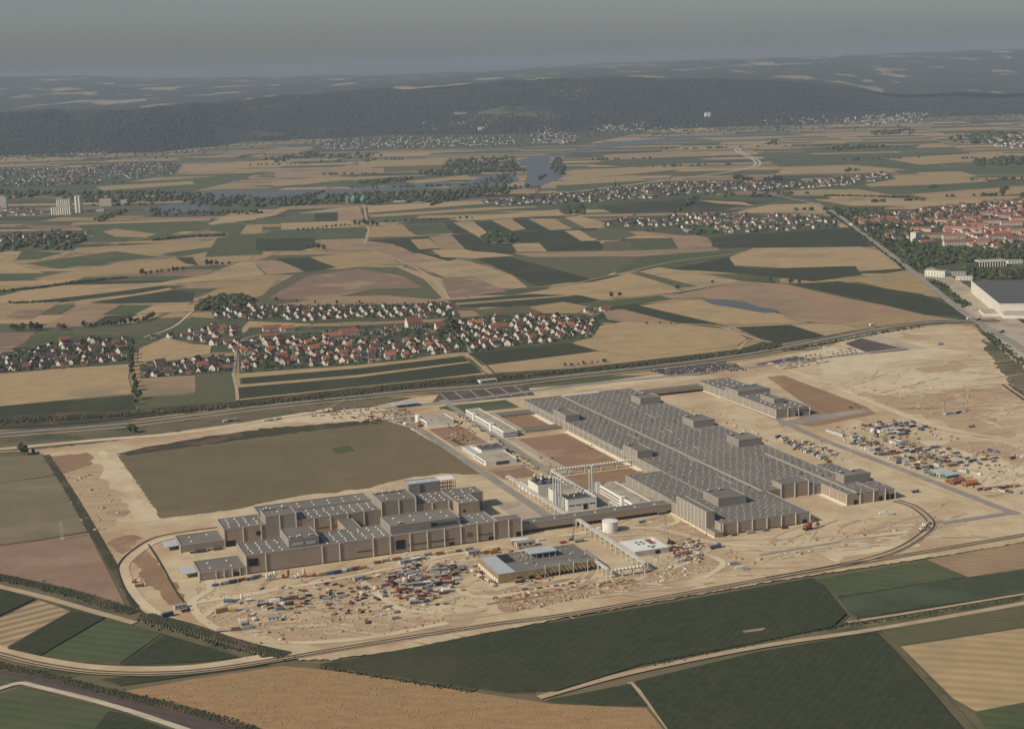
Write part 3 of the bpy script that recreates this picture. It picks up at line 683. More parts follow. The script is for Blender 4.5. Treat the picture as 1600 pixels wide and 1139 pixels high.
# motorway beyond the river and the tree-lined trunk road
for off in (-11, 11):
    road('motorway', ((1420, 203), (1330, 214), (1240, 218), (1180, 226), (1152, 234), (1172, 246), (1184, 254), (1175, 262), (1120, 272), (980, 290), (900, 300)), 11, M['gravel'], 1.0, off=off)
road('trunk_road', ((1180, 300), (1240, 312), (1290, 325), (1340, 360), (1400, 405), (1450, 445), (1500, 485), (1540, 512), (1580, 535), (1640, 575)), 15, M['asphalt'], 1.45)
road('field_track', ((1320, 508), (1400, 505), (1480, 500)), 6, M['track'], .95)
road('country_road', ((870, 330), (960, 335), (1090, 328), (1180, 322), (1260, 312)), 8, M['asphalt'], .95)
road('country_road', ((-20, 330), (200, 338), (420, 352), (700, 350), (870, 332)), 6, M['track'], .9)
road('railway_line', ((-20, 322), (90, 338), (260, 340), (420, 333), (560, 322), (800, 312)), 8, M['ballast'], .9)

def rail_track(px, gauge=4.6):
    """a siding: ballast bed of the site's sand with two dark rail bands"""
    road('ballast_bed', px, gauge + 4.5, M['track'], 1.42)
    for s in (-1, 1):
        road('rail', px, 1.7, M['rail'], 1.6, off=s * gauge / 2)
rail_track(((-60, 1010), (0, 1024), (60, 1039), (150, 1052), (250, 1054), (330, 1048), (430, 1033), (560, 1011), (760, 979), (900, 960), (1100, 924), (1240, 899), (1381, 875), (1620, 834)))
rail_track(((1200, 906), (1300, 888), (1370, 872), (1410, 857), (1440, 838), (1455, 822), (1447, 808), (1425, 792), (1400, 784)), 6.5)
sheet('railway_cutting', ((-20, 1045), (60, 1056), (130, 1078), (260, 1108), (420, 1150), (330, 1150), (180, 1104), (60, 1072), (-20, 1052)), M['ballast'], .85)
for k in range(3):
    road('rail', [(u, v + 6 + k * 9) for u, v in ((-20, 1042), (60, 1056), (160, 1082), (300, 1112), (420, 1142))], .35, M['rail'], 1.0)
road('drain_ditch', ((350, 824), (290, 832), (240, 842), (206, 862), (188, 880), (186, 895), (200, 930), (228, 962), (290, 985), (380, 1008), (450, 1020)), 2.0, M['rail'], 1.33)
road('grass_ditch', ((72, 712), (110, 770), (150, 838), (190, 908), (215, 950)), 9, M['scrub'], 1.1)
road('grass_bank', ((-20, 898), (60, 915), (130, 932), (210, 958)), 13, M['scrub'], 1.0)
road('grass_bank', ((225, 964), (290, 980), (350, 1001), (400, 1015), (445, 1025)), 15, M['scrub'], 1.5)
road('grass_bank', ((-20, 1036), (60, 1054), (130, 1072), (190, 1086), (260, 1104), (330, 1122), (440, 1155)), 9, M['scrub'], 1.02)
road('drain_ditch', ((232, 852), (250, 880), (275, 925), (290, 945)), 2.0, M['scrub'], 1.33)
road('haul_road', ((350, 829), (290, 837), (243, 848), (214, 866), (196, 884), (197, 900), (212, 930), (244, 960), (310, 982)), 9, M['sand_pale'], 1.3)
road('spoil_trench', ((760, 946), (850, 932), (940, 918), (1000, 910)), 3, M['lawn_bed'], 1.33)
road('asphalt_strip', ((1186, 869), (1300, 850), (1320, 846), (1412, 836)), 3.5, M['asphalt'], 1.33)

# wheel tracks and scraped strips that lace the bare ground
WR = random.Random(31)
tr_ = 0
for px, n in ((((300, 930), (520, 915), (760, 930), (720, 960), (480, 1005), (330, 990)), 52), (((770, 925), (1000, 890), (1090, 880), (1180, 880), (900, 940)), 34), (((1130, 860), (1300, 830), (1420, 800), (1420, 840), (1200, 890)), 34), (((1290, 600), (1420, 560), (1560, 580), (1594, 700), (1440, 660)), 60), (((1440, 720), (1594, 700), (1594, 800), (1560, 790)), 24), (((840, 840), (900, 830), (1060, 830), (1100, 850)), 18), (((440, 650), (640, 640), (600, 655)), 8), (((560, 890), (740, 868), (740, 880), (570, 900)), 8)):
    Q = [(at(u, v).x, at(u, v).y) for u, v in px]
    for _ in range(n):
        for _t in range(50):
            q = (WR.uniform(min(x for x, y in Q), max(x for x, y in Q)), WR.uniform(min(y for x, y in Q), max(y for x, y in Q)))
            if inside(q, Q): break
        ang_ = TH + WR.gauss(0, .5); L_ = WR.uniform(40, 130); bend = WR.uniform(-.9, .9)
        pts_ = []; p_ = Vector((q[0], q[1], 0))
        for k in range(9):
            pts_.append(p_.copy()); p_ += Vector((math.cos(ang_), math.sin(ang_), 0)) * L_ / 8; ang_ += bend / 8
        l_, r_ = ribbon_pts(pts_, WR.choice((1.2, 1.6, 2.2, 3, 5)))
        mb = MB(); tr_ += .0003
        for k in range(8): mb.face([(l_[k].x, l_[k].y, 1.2203 + tr_), (r_[k].x, r_[k].y, 1.2203 + tr_), (r_[k + 1].x, r_[k + 1].y, 1.2203 + tr_), (l_[k + 1].x, l_[k + 1].y, 1.2203 + tr_)], M[WR.choice(('sand_pale', 'sand_red', 'sand_red', 'track', 'gravel'))])
        tag(mb.build('wheel_track'), kind='structure')
for p in (((1265, 625), (1300, 630), (1360, 655), (1400, 662), (1370, 664), (1300, 645)), ((1440, 640), (1500, 628), (1560, 640), (1520, 652), (1460, 655)), ((1500, 668), (1580, 672), (1594, 684), (1520, 684)), ((1410, 520), (1450, 528), (1440, 534), (1405, 530)), ((1460, 700), (1500, 690), (1594, 702), (1594, 716), (1540, 712)), ((1500, 610), (1560, 604), (1594, 620), (1540, 626)), ((1430, 575), (1500, 566), (1510, 576), (1450, 586))):
    sheet('churned_soil', p, M['sand_red'], Z1(), ragged=8)
sheet('dry_grass_patch', ((1535, 530), (1560, 545), (1594, 570), (1620, 600), (1620, 640), (1580, 600), (1550, 565)), M['verge'], Z1(), ragged=5)
for off in (0, 9): road('open_culvert', ((1566, 602), (1594, 622), (1625, 645)), 3.5, M['rail'], 1.32, off=off)
# ------------------------------------------------------------------ the works: long halls, offices, power house
class Works:
    """one building of the works; its pieces are given in the works grid (a, b, height)"""
    def __init__(s, name, label, cat, a, b, group=None):
        s.root = empty(name, gp(a, b, 1.2), TH); tag(s.root, label, cat, group)
        s.o = (a, b, 1.2)
    def part(s, name, mb, parent=None, label=None):
        o = mb.build(name, parent or s.root, off=s.o)
        if label: o['label'] = label
        return o
    def at(s, name, me, a, b, z, parent=None, rz=0, sc=(1, 1, 1)):
        return put(name, me, (a - s.o[0], b - s.o[1], z - s.o[2]), rz, sc, parent or s.root)

def block(w, a0, a1, b0, b1, z0, z1, wall, roof, par=.7, name='block', edge='coping'):
    """a flat-roofed volume: walls, a roof deck sunk behind a coping"""
    mb = MB(); mb.box(a0, a1, b0, b1, z0, z1, M[wall], skip=('top',))
    p = w.part(name, mb)
    mb = MB(); mb.face([(a0, b0, z1 - par), (a1, b0, z1 - par), (a1, b1, z1 - par), (a0, b1, z1 - par)], M[roof])
    w.part('roof_deck', mb, p)
    mb = MB(); t = .55
    mb.box(a0 - .12, a1 + .12, b0 - .12, b0 + t, z1 - par - .1, z1 + .15, M[edge]); mb.box(a0 - .12, a1 + .12, b1 - t, b1 + .12, z1 - par - .1, z1 + .15, M[edge])
    mb.box(a0 - .12, a0 + t, b0 + t, b1 - t, z1 - par - .1, z1 + .15, M[edge]); mb.box(a1 - t, a1 + .12, b0 + t, b1 - t, z1 - par - .1, z1 + .15, M[edge])
    w.part('coping', mb, p)
    return p

_mb = MB(); _mb.box(-.42, .42, -.38, .38, 0, 1, M['column'])
COL = _mb.mesh('column')
def columns(w, parent, pts, z0, z1, wd=1.0):
    for a, b in pts:
        w.at('column', COL, a, b, z0, parent, 0, (wd, wd, z1 - z0))
_mb = MB()
_mb.box(-.95, .95, -.95, .95, 0, .4, M['dome'])
_mb.lathe((0, 0, .4), ((.9, 0), (.75, .35), (.4, .6)), 8, M['dome'])
DOME_ME = _mb.mesh('skylight')
_mb = MB()
_mb.box(-1.2, 1.2, -.85, .85, 0, .5, M['coping'])
_mb.hexa([(-1.1, -.75, .5), (1.1, -.75, .5), (1.1, .75, .5), (-1.1, .75, .5), (-.6, -.4, .95), (.6, -.4, .95), (.6, .4, .95), (-.6, .4, .95)], M['skylight'])
SKYL_ME = _mb.mesh('skylight')
def skylights(w, parent, a0, a1, b0, b1, da, db, z, skip=(), jit=0.0, sc=1.0, dome=True):
    n = 0
    na, nb = max(1, int((a1 - a0) / da)), max(1, int((b1 - b0) / db))
    for i in range(na):
        for j in range(nb):
            a = a0 + (i + .5 + (.25 if j % 2 else -.25) * 0) * (a1 - a0) / na + RND.uniform(-jit, jit); b = b0 + (j + .5) * (b1 - b0) / nb + RND.uniform(-jit, jit)
            if RND.random() < .06 or any(x0 - 2 < a < x1 + 2 and y0 - 2 < b < y1 + 2 for x0, x1, y0, y1 in skip): continue
            w.at('skylight', DOME_ME if dome else SKYL_ME, a, b, z, parent, 0, (sc, sc, sc)); n += 1
    return n
def opening(w, parent, a, b, wd, z0, z1, name='gate', mat='dark_open', face='front', d=.25):
    mb = MB()
    if face == 'front': mb.box(a - wd / 2, a + wd / 2, b - d, b + .05, z0, z1, M[mat])
    else: mb.box(a - d, a + .05, b - wd / 2, b + wd / 2, z0, z1, M[mat])
    return w.part(name, mb, parent)
def strip(w, parent, name, a0, a1, b0, b1, z0, z1, mat):
    mb = MB(); mb.box(a0, a1, b0, b1, z0, z1, M[mat]); return w.part(name, mb, parent)
_mb = MB(); _mb.box(-2.6, 2.6, -.9, .9, 0, 1.3, M['darkgrey']); _mb.tube((-2.0, 0, 1.3), (-2.0, 0, 2.4), .75, .75, 8, M['white']); _mb.tube((0, 0, 1.3), (0, 0, 2.1), .6, .6, 8, M['steel']); _mb.tube((1.9, 0, 1.3), (1.9, 0, 2.0), .5, .5, 8, M['steel'])
VENT_ME = _mb.mesh('roof_fan')
def fans(w, parent, pts, z):
    for a, b in pts: w.at('roof_fan', VENT_ME, a, b, z, parent)

H1 = 13.2
w = Works('assembly_hall', 'vast low grey assembly hall with dotted skylights and pale wall columns', 'factory hall', 106, 320)
main = block(w, 48, 212, 90, 646, 1.0, H1, 'clad2', 'roof')
leftb = block(w, 4, 48, 90.3, 214, 1.0, H1, 'clad2', 'roof')
front = block(w, 9, 109, 4, 89.7, 1.0, H1, 'clad', 'roof')
tall = block(w, 0, 8.8, 17, 81, 1.0, 23, 'clad2', 'roof')
block(w, .6, 8.8, 81.2, 98, 1.0, H1 + .4, 'clad2', 'roof')
annex = block(w, 0, 8.8, 0, 16.8, 1.0, 6.2, 'clad', 'roof')
right = block(w, 176, 212, 40, 89.7, 1.0, H1, 'clad', 'roof')
right2 = block(w, 212.2, 235, 40.4, 162, 1.0, H1 - .6, 'clad', 'roof')
yard = block(w, 126, 160, 89.4, 107, 1.0, 18.5, 'clad', 'roof')
PH = ((49, 67, 494, 535), (49, 67, 278, 316), (176, 206, 541, 571), (176, 206, 387, 418), (177, 208, 273, 303), (36, 68, 60, 93), (197, 230, 79, 96))
ph = []
for k, (a0, a1, b0, b1) in enumerate(PH):
    if k < 2: a0 = 47.9
    p = block(w, a0, a1, b0, b1, H1 - .7 if k > 1 else 1.0, 21.3, 'clad2', 'roof2', name='roof_plant_room'); ph.append(p)
    fans(w, p, ((a0 + 6, b1 - 3), (a0 + (a1 - a0) * .6, b1 - 3)) if k > 1 else ((a0 + 6, b1 - 4),), 20.7)
# ridges and roof edges
mb = MB(); mb.box(103.4, 104.8, 90.6, 645, H1 - .8, H1 + .9, M['coping']); w.part('roof_ridge', mb, main)
mb = MB(); mb.box(187, 188.6, 40.6, 230, H1 - .8, H1 + .9, M['coping']); w.part('roof_ridge', mb, main)
mb = MB(); mb.box(105, 160, 641, 645.6, H1 - .6, H1 + .7, M['white']); w.part('roof_edge_strip', mb, main)
for b in (200, 352, 470, 560):
    mb = MB(); mb.box(49, 103, b, b + .6, H1 - .72, H1 - .35, M['roof2']); w.part('roof_joint', mb, main)
for a in (76, 132, 160):
    mb = MB(); mb.box(a, a + .7, 92, 640, H1 - .72, H1 - .3, M['roof2']); w.part('roof_joint', mb, main)
# skylights: the nearest 290 as pieces, the rest of the roof in one mesh
sk = 0
rest = MB()
def lights(par, a0, a1, b0, b1, da=8.2, db=7.6):
    global sk
    na, nb = int((a1 - a0) / da), int((b1 - b0) / db)
    for j in range(nb):
        for i in range(na):
            a = a0 + (i + .5) * (a1 - a0) / na + RND.uniform(-.8, .8) + (2.0 if j % 2 else -1.4); b = b0 + (j + .5) * (b1 - b0) / nb + RND.uniform(-1, 1)
            if RND.random() < .05 or any(x0 - 3 < a < x1 + 3 and y0 - 3 < b < y1 + 3 for x0, x1, y0, y1 in PH) or (124 < a < 162 and b < 109) or abs(a - 104) < 2 or abs(a - 188) < 2: continue
            if sk < 292:
                w.at('skylight', SKYL_ME, a, b, H1 - .7, par); sk += 1
            else:
                z = H1 - .7
                rest.hexa([(a - 1.15, b - .8, z), (a + 1.15, b - .8, z), (a + 1.15, b + .8, z), (a - 1.15, b + .8, z), (a - .8, b - .5, z + .9), (a + .8, b - .5, z + .9), (a + .8, b + .5, z + .9), (a - .8, b + .5, z + .9)], M['coping'], M['skylight'], skip=('bottom',))
lights(front, 11, 106, 6, 88); lights(right, 178, 211, 42, 88); lights(right2, 214, 234, 42, 160); lights(leftb, 7, 47, 92, 212); lights(main, 50, 210, 92, 643)
tag(w.part('distant_skylights', rest, main), kind='stuff')
vents = MB()
for k in range(170):
    a, b = RND.uniform(52, 208), RND.uniform(94, 640)
    if any(x0 - 4 < a < x1 + 4 and y0 - 4 < b < y1 + 4 for x0, x1, y0, y1 in PH) or abs(a - 104) < 3 or abs(a - 188) < 3: continue
    z = H1 - .7; s_ = RND.uniform(.5, 1.3)
    vents.box(a - s_, a + s_, b - s_ * .7, b + s_ * .7, z, z + RND.uniform(.6, 1.6), M[RND.choice(['darkgrey', 'steel', 'coping', 'darkgrey'])])
for k in range(14):
    a, b = RND.uniform(54, 180), RND.uniform(100, 560); L_ = RND.uniform(12, 40)
    vents.box(a, a + .5, b, b + L_, H1 - .7, H1 - .25, M[RND.choice(['steel', 'roof2'])])
tag(w.part('roof_vents', vents, main), kind='stuff')
# columns
columns(w, main, [(47.6, 645.4 - i * 16.2) for i in range(27)], 1, H1)
for p, b0 in ((ph[0], 494), (ph[1], 278)):
    columns(w, p, [(47.5, b0 + .5 + i * (20 if p is ph[0] else 18.5)) for i in range(3)], 1, 21.3)
columns(w, leftb, [(3.6, 213.5 - i * 17) for i in range(7)], 1, H1)
columns(w, tall, [(-.4, 17.5 + i * 7.9) for i in range(9)], 1, 22.9)
columns(w, front, [(11 + i * 16.4, 3.6) for i in range(7)], 1, H1); columns(w, front, [(9.4, 8)], 6, H1)
columns(w, annex, [(-.3, .2)], 1, 6.2)
columns(w, yard, [(126.4, 89), (143, 89), (159.6, 89)], 1, 18.4)
columns(w, main, [(166, 89.6)], 1, H1)
columns(w, right, [(175.6, 40.2 + i * 16.3) for i in range(4)], 1, H1); columns(w, right, [(191.5, 39.6), (208, 39.6)], 1, H1); columns(w, right2, [(222.5, 40), (234.6, 40)], 1, H1 - .6)
for par, q in ((tall, (-.35, 17, 0, 100)), (main, (47.4, 266, 48, 490)), (main, (47.4, 520, 48, 600)), (right, (175.5, 40, 176, 90)), (annex, (-.3, 0, 0, 16)), (main, (126, 89.0, 176, 89.9))):
    strip(w, par, 'plinth', q[0], q[2], q[1], q[3], 1.0, 2.1, 'plinth')
strip(w, front, 'painted_base_shadow', 14, 109, 3.8, 4.0, 1.0, 1.9, 'dark_open')  # near-black strip on the wall foot: shadow put in as colour, no recess
for a, ww, hh in ((103, 4.5, 4.5),): opening(w, front, a, 3.9, ww, 1, 1 + hh)
for a, ww, hh in ((186, 4.5, 5), (217, 4.5, 5), (225, 5, 6), (231.5, 4.5, 6)): opening(w, right, a, 39.9 if a < 212 else 40.3, ww, 1, 1 + hh)
opening(w, main, 47.8, 300, 3, 1, 5.5, face='left'); opening(w, right, 189.5, 39.9, 3, H1 - 1.8, H1 - .4)
strip(w, main, 'wall_rail', 47.55, 47.8, 270, 600, 6.2, 6.7, 'darkgrey')
# low strip beside the hall and its lit roof
w2 = Works('office_annex', 'low beige flat-roofed annex along the west wall of the assembly hall', 'annex', -3, 155)
block(w2, -11, 3.2, 112, 214, 1.0, 6.0, 'cream', 'beige_roof')

# second production hall, beyond the first
w = Works('paint_hall', 'narrow grey hall with tall middle section beside the brown tilled bed', 'factory hall', 343, 537)
b1 = block(w, 318, 368, 428, 530.8, 1, 13, 'clad2', 'roof'); b2 = block(w, 318, 368, 531, 566, 1, 18.5, 'clad2', 'roof'); b3 = block(w, 318, 368, 566.2, 646, 1, 13, 'clad2', 'roof')
b4 = block(w, 334, 350, 462, 498, 12.3, 19, 'clad2', 'roof2', name='roof_plant_room'); fans(w, b4, ((341, 494),), 18.4); fans(w, b2, ((330, 560), (345, 560), (358, 560)), 17.9)
columns(w, b1, [(317.6, 429 + i * 17) for i in range(6)], 1, 13); columns(w, b2, [(317.5, 531.5), (317.5, 548), (317.5, 565)], 1, 18.4); columns(w, b3, [(317.6, 582 + i * 16) for i in range(4)], 1, 13)
columns(w, b1, [(335, 427.6), (351, 427.6), (367.6, 427.6)], 1, 13)
strip(w, b1, 'plinth', 317.2, 317.7, 428, 646, 1, 2.2, 'plinth')
for a in (349, 355): opening(w, b1, a, 427.9, 4, 1, 5.5)
opening(w, b1, 356, 427.9, 22, 7.5, 8.5, name='window_band', mat='glass')
skylights(w, b1, 320, 366, 430, 528, 12, 12, 12.3, skip=((334, 350, 462, 498),)); skylights(w, b3, 320, 366, 568, 644, 12, 14, 12.3)
w = Works('covered_conveyor', 'long grey covered conveyor bridge between the assembly hall and the narrow hall', 'conveyor bridge', 265, 638)
p = block(w, 213, 317, 631, 645, 4, 9, 'clad', 'roof2')
for a in range(222, 316, 12): strip(w, p, 'pier', a, a + 1, 632, 644, 1, 4, 'darkgrey')

# the stepped body shop
w = Works('body_shop', 'stepped brown body shop in two parallel wings with white dotted roofs', 'factory hall', -325, 155)
HS = 19.2
L1 = block(w, -486, -443, 90, 128, 1, 8.8, 'clad', 'roof2'); S1 = block(w, -442.8, -300.2, 90.4, 133, 1, HS, 'clad', 'roof2'); S2 = block(w, -300, -229.2, 90.4, 133, 1, HS, 'clad', 'roof2'); S3 = block(w, -229, -193, 90.4, 130, 1, HS + .4, 'clad', 'roof2'); S4 = block(w, -192.8, -167, 90.4, 103, 1, HS + .8, 'clad', 'roof2')
P1 = block(w, -400, -371, 98, 135, HS - .8, 27, 'clad2', 'roof2', name='upper_block'); P2 = block(w, -300.3, -229, 97.5, 133.2, HS - .8, 27, 'clad2', 'roof2', name='upper_block')
N1 = block(w, -489, -446, 185, 222, 1, 8.8, 'clad', 'roof2'); N2 = block(w, -445.8, -404.2, 185.4, 225, 1, HS, 'clad', 'roof2'); N3 = block(w, -404, -373, 185, 213, 1, 27.2, 'clad2', 'roof2'); N4 = block(w, -372.8, -285.2, 185.4, 222, 1, HS, 'clad', 'roof2')
N4b = block(w, -403.8, -285.2, 222.2, 250, 1, HS + 1.4, 'clad', 'roof2'); N5 = block(w, -285, -247, 184.6, 221.8, 1, 27.2, 'clad2', 'roof2'); N6 = block(w, -246.8, -207.2, 185.4, 226, 1, HS, 'clad', 'roof2')
N7 = block(w, -207, -184, 169, 203, 1, HS + .3, 'clad', 'roof2'); N8 = block(w, -206.8, -168, 203.2, 226, 1, HS, 'clad', 'roof2'); X1 = block(w, -331, -316, 133.2, 185.2, 1, 14, 'clad', 'roof2')
for p, q in ((S1, (-440, -402, 93, 131)), (S1, (-368, -302, 93, 131)), (S3, (-226, -196, 93, 128)), (N2, (-443, -406, 188, 223)), (N4, (-370, -288, 188, 220)), (N6, (-245, -210, 188, 224)), (N8, (-204, -170, 206, 224)), (N7, (-205, -186, 171, 201))):
    skylights(w, p, *q, 8.6, 7.6, HS - .65, jit=.8)
for p, q in ((L1, (-484, -446, 93, 126)), (N1, (-486, -449, 188, 220))): skylights(w, p, *q, 15, 13, 8.15, jit=.8)
skylights(w, N4b, -400, -288, 225, 247, 15, 11, HS + .7, jit=.8)
for p, q in ((P1, (-398, -374, 101, 132)), (P2, (-297, -232, 100, 130)), (N3, (-401, -376, 188, 210)), (N5, (-283, -250, 188, 218))): skylights(w, p, *q, 16, 15, 26.4, jit=1)
fans(w, N3, ((-399, 209), (-392, 209), (-380, 209)), 26.4); fans(w, N5, ((-280, 217), (-272, 217), (-264, 217), (-256, 217)), 26.4); fans(w, P1, ((-396, 101), (-389, 101), (-377, 101)), 26.4); fans(w, P2, ((-288, 102),), 26.4); fans(w, N7, ((-198, 190),), HS - .5)
columns(w, L1, [(-471, 89.7), (-463.5, 89.7), (-456, 89.7), (-449, 89.7)], 1, 8.7); columns(w, L1, [(-486.3, 90), (-486.3, 127)], 1, 8.7)
columns(w, S1, [(-442.6, 90), (-424, 90), (-370, 90), (-353, 90), (-320, 90), (-303, 90)], 1, HS); columns(w, S2, [(-283, 90), (-265.5, 90), (-248, 90), (-231, 90)], 1, HS); columns(w, S3, [(-214, 90), (-196.5, 90)], 1, HS); columns(w, S4, [(-181, 90), (-167.4, 90)], 1, HS + .5)
columns(w, N2, [(-427, 185), (-409, 185), (-445.8, 185.2), (-445.8, 224)], 1, HS); columns(w, N3, [(-390, 184.6), (-373.4, 184.6)], 1, 27); columns(w, N4, [(-355, 185), (-338, 185), (-320, 185), (-303, 185)], 1, HS); columns(w, N5, [(-284.6, 184.2), (-266, 184.2), (-248, 184.2)], 1, 27); columns(w, N6, [(-230, 185), (-212, 185)], 1, HS)
columns(w, N7, [(-207, 169), (-207, 184)], 1, HS); columns(w, N8, [(-168, 203.3)], 1, HS); columns(w, N1, [(-489.3, 185.2), (-489.3, 221)], 1, 8.7); columns(w, S1, [(-443, 91), (-443, 110), (-443, 132)], 8.8, HS)
for p, q in ((S1, (-440, -303)), (S2, (-299, -230)), (S3, (-228, -194)), (L1, (-484, -446))): strip(w, p, 'painted_base_shadow', q[0], q[1], 90.1 if p is not L1 else 89.8, 90.35 if p is not L1 else 89.98, 1.0, 1.8, 'dark_open')  # dark strips paint the shadow along the foot of the front wing
for p, q in ((S1, (-336, -322)), (S2, (-286, -266)), (S2, (-264, -249)), (S2, (-247, -238)), (S3, (-213, -198)), (N4, (-352, -340)), (N4, (-336, -322))): strip(w, p, 'window_band', q[0], q[1], (90.1 if p is not N4 else 185.1), (90.35 if p is not N4 else 185.35), 7.6, 8.4, 'glass')
for p, a, b, wd, z0, z1 in ((S1, -436, 90.3, 9, 8.5, 15.5), (L1, -452, 89.9, 5, 1, 5), (S2, -293, 90.3, 9, 5, 14), (S2, -241, 90.3, 5, 1, 5), (S3, -200, 90.3, 5, 1, 5), (S4, -171, 90.3, 5, 1, 6), (N2, -440, 185.3, 9, 1, 7), (N2, -412, 185.3, 4, 9, 13), (N7, -201, 168.9, 2.2, 10, 12.2)): opening(w, p, a, b, wd, z0, z1)
strip(w, S3, 'roller_shutter', -225, -220, 90.05, 90.35, 8, 12, 'steelframe')
opening(w, P2, -256, 97.4, 6, 21, 24.5); strip(w, P2, 'louvre_band', -252.5, -233, 97.2, 97.45, 21, 24, 'darkgrey'); strip(w, P1, 'window_band', -397, -386, 97.7, 97.95, 20, 22.6, 'bluesheet'); strip(w, P1, 'window_band', -383.5, -374, 97.7, 97.95, 20, 22.6, 'bluesheet')
for a0, a1, b0, b1, z in ((-503, -489.5, 197, 217, 5.5), (-500, -486.5, 103, 124, 5.5)):
    mb = MB(); mb.hexa([(a0, b0, z - .6), (a1, b0, z), (a1, b1, z), (a0, b1, z - .6), (a0, b0, z - .3), (a1, b0, z + .3), (a1, b1, z + .3), (a0, b1, z - .3)], M['bluesheet'])
    for b in (b0 + .5, b1 - .5): mb.bar((a0 + .6, b, 1), (a0 + .6, b, z - .5), .4, M['steel'])
    w.part('loading_canopy', mb, N1 if b0 > 150 else L1)
# half-clad tower beyond it
w = Works('unfinished_block', 'half-clad tall block with pale roof and open rust-red steel frame end', 'building shell', -212, 251)
p = block(w, -238, -203, 243, 260, 1, 25.5, 'clad2', 'bluesheet')
mb = MB(); mb.box(-203, -185, 243, 260, 25, 25.6, M['white']); w.part('roof_sheet', mb)
for a in (-202.6, -198, -194, -189.5, -185.3):
    for b in (243.3, 251, 259.7):
        mb = MB(); mb.bar((a, b, 1), (a, b, 25), .5, M['steelframe']); w.part('steel_column', mb)
for z in (6, 10, 14, 18, 22):
    for b in (243.3, 259.7):
        mb = MB(); mb.bar((-203, b, z), (-185, b, z), .5, M['steelframe']); w.part('steel_beam', mb)
mb = MB(); mb.bar((-225.2, 242.8, 1), (-225.2, 242.8, 25), 1.4, M['steelframe']); w.part('steel_column', mb)
skylights(w, p, -236, -204, 245, 258, 16, 16, 24.9)

# link bridge from the body shop to the assembly hall
w = Works('link_bridge', 'long grey enclosed link bridge on dark piers joining the two halls', 'conveyor bridge', -80, 103)
p = block(w, -166.5, .3, 96, 110, 4.6, 11.5, 'clad', 'roof2')
for a in range(-160, -2, 9):
    mb = MB(); mb.box(a, a + 1.1, 97, 98, 1, 4.6, M['darkgrey']); mb.box(a, a + 1.1, 108, 109, 1, 4.6, M['darkgrey']); w.part('pier', mb, p)
skylights(w, p, -160, -4, 98, 108, 22, 12, 10.9)

# power house
w = Works('power_house', 'white power house with dark window strip, cooling units and slim stacks', 'power house', -78, 178)
p = block(w, -93, -60, 150, 204, 1, 12.8, 'white', 'beige_roof', edge='white')
for k in range(4): strip(w, p, 'window_band', -91.5 + k * 7.8, -85.3 + k * 7.8, 149.8, 149.98, 6.2, 7.4, 'glass')
opening(w, p, -73, 149.9, 4.6, 1, 6)
for k in range(9): strip(w, p, 'wall_rib', -93.5, -93.05, 152 + k * 6, 153 + k * 6, 1, 12, 'cream')
mb = MB(); mb.box(-90, -64, 153, 175, 12.1, 12.3, M['darkgrey']); w.part('roof_panel', mb, p)
for a, b in ((-88, 178), (-84, 170), (-80, 163), (-72, 176), (-67, 168)):
    mb = MB(); mb.tube((a, b, 12.1), (a, b, 14.6), .6, .6, 8, M['white']); w.part('roof_vent', mb, p)
for k in range(6):
    mb = MB(); mb.box(-66 + (k % 2) * 2.6, -64.2 + (k % 2) * 2.6, 178 + k * 4, 181 + k * 4, 12.1, 13.8, M['steel']); w.part('roof_fan', mb, p)
strip(w, p, 'screen_wall', -92, -64, 203.2, 204.2, 12.8, 14.6, 'cream')
q = block(w, -101, -70, 214, 244, 1, 14.2, 'cream', 'darkgrey', edge='white')
q2 = block(w, -104, -101.2, 222, 268, 1, 6.5, 'white', 'beige_roof', edge='white'); block(w, -101, -78, 244.3, 268, 1, 5.5, 'cream', 'beige_roof', edge='white')
for a, b in ((-95, 239), (-87, 238), (-93, 224), (-83, 224)):
    mb = MB(); mb.lathe((a, b, 13.4), ((3.4, 0), (3.4, 1.6), (2.1, 4.0), (2.1, 5.0)), 12, M['darkgrey']); c_ = w.part('cooling_unit', mb, q)
    mb = MB(); mb.lathe((a, b, 18.3), ((1.4, 0), (1.2, 2.4)), 10, M['white']); w.part('cooling_stack', mb, q)
for a, b in ((-101.5, 168), (-100, 164.5), (-98.5, 161), (-97, 157.5)):
    mb = MB(); mb.lathe((a, b, 1), ((.95, 0), (.8, 33.5)), 12, M['steel']); mb.lathe((a, b, 34.2), ((.95, 0), (.95, .9)), 12, M['cream']); w.part('stack', mb)
for a in (-96.5, -95): 
    for k in range(3):
        mb = MB(); mb.lathe((a, 172 + k * 2.4, 1), ((.8, 0), (.8, 16)), 10, M['steel']); w.part('riser_pipe', mb)
for a, b, h in ((-39, 217, 21.5), (-41, 205, 30.5)):
    w = Works('steel_stack', 'taller free-standing steel stack beside the office strip' if h > 25 else 'shorter free-standing steel stack beside the office strip', 'chimney', a, b)
    mb = MB(); mb.lathe((a, b, 1), ((1.6, 0), (1.6, .8), (1.0, 1.2), (.9, h)), 14, M['steel']); w.part('shaft', mb)
    mb = MB(); mb.lathe((a, b, h + .6), ((1.1, 0), (1.1, .8)), 14, M['cream']); w.part('rim', mb)

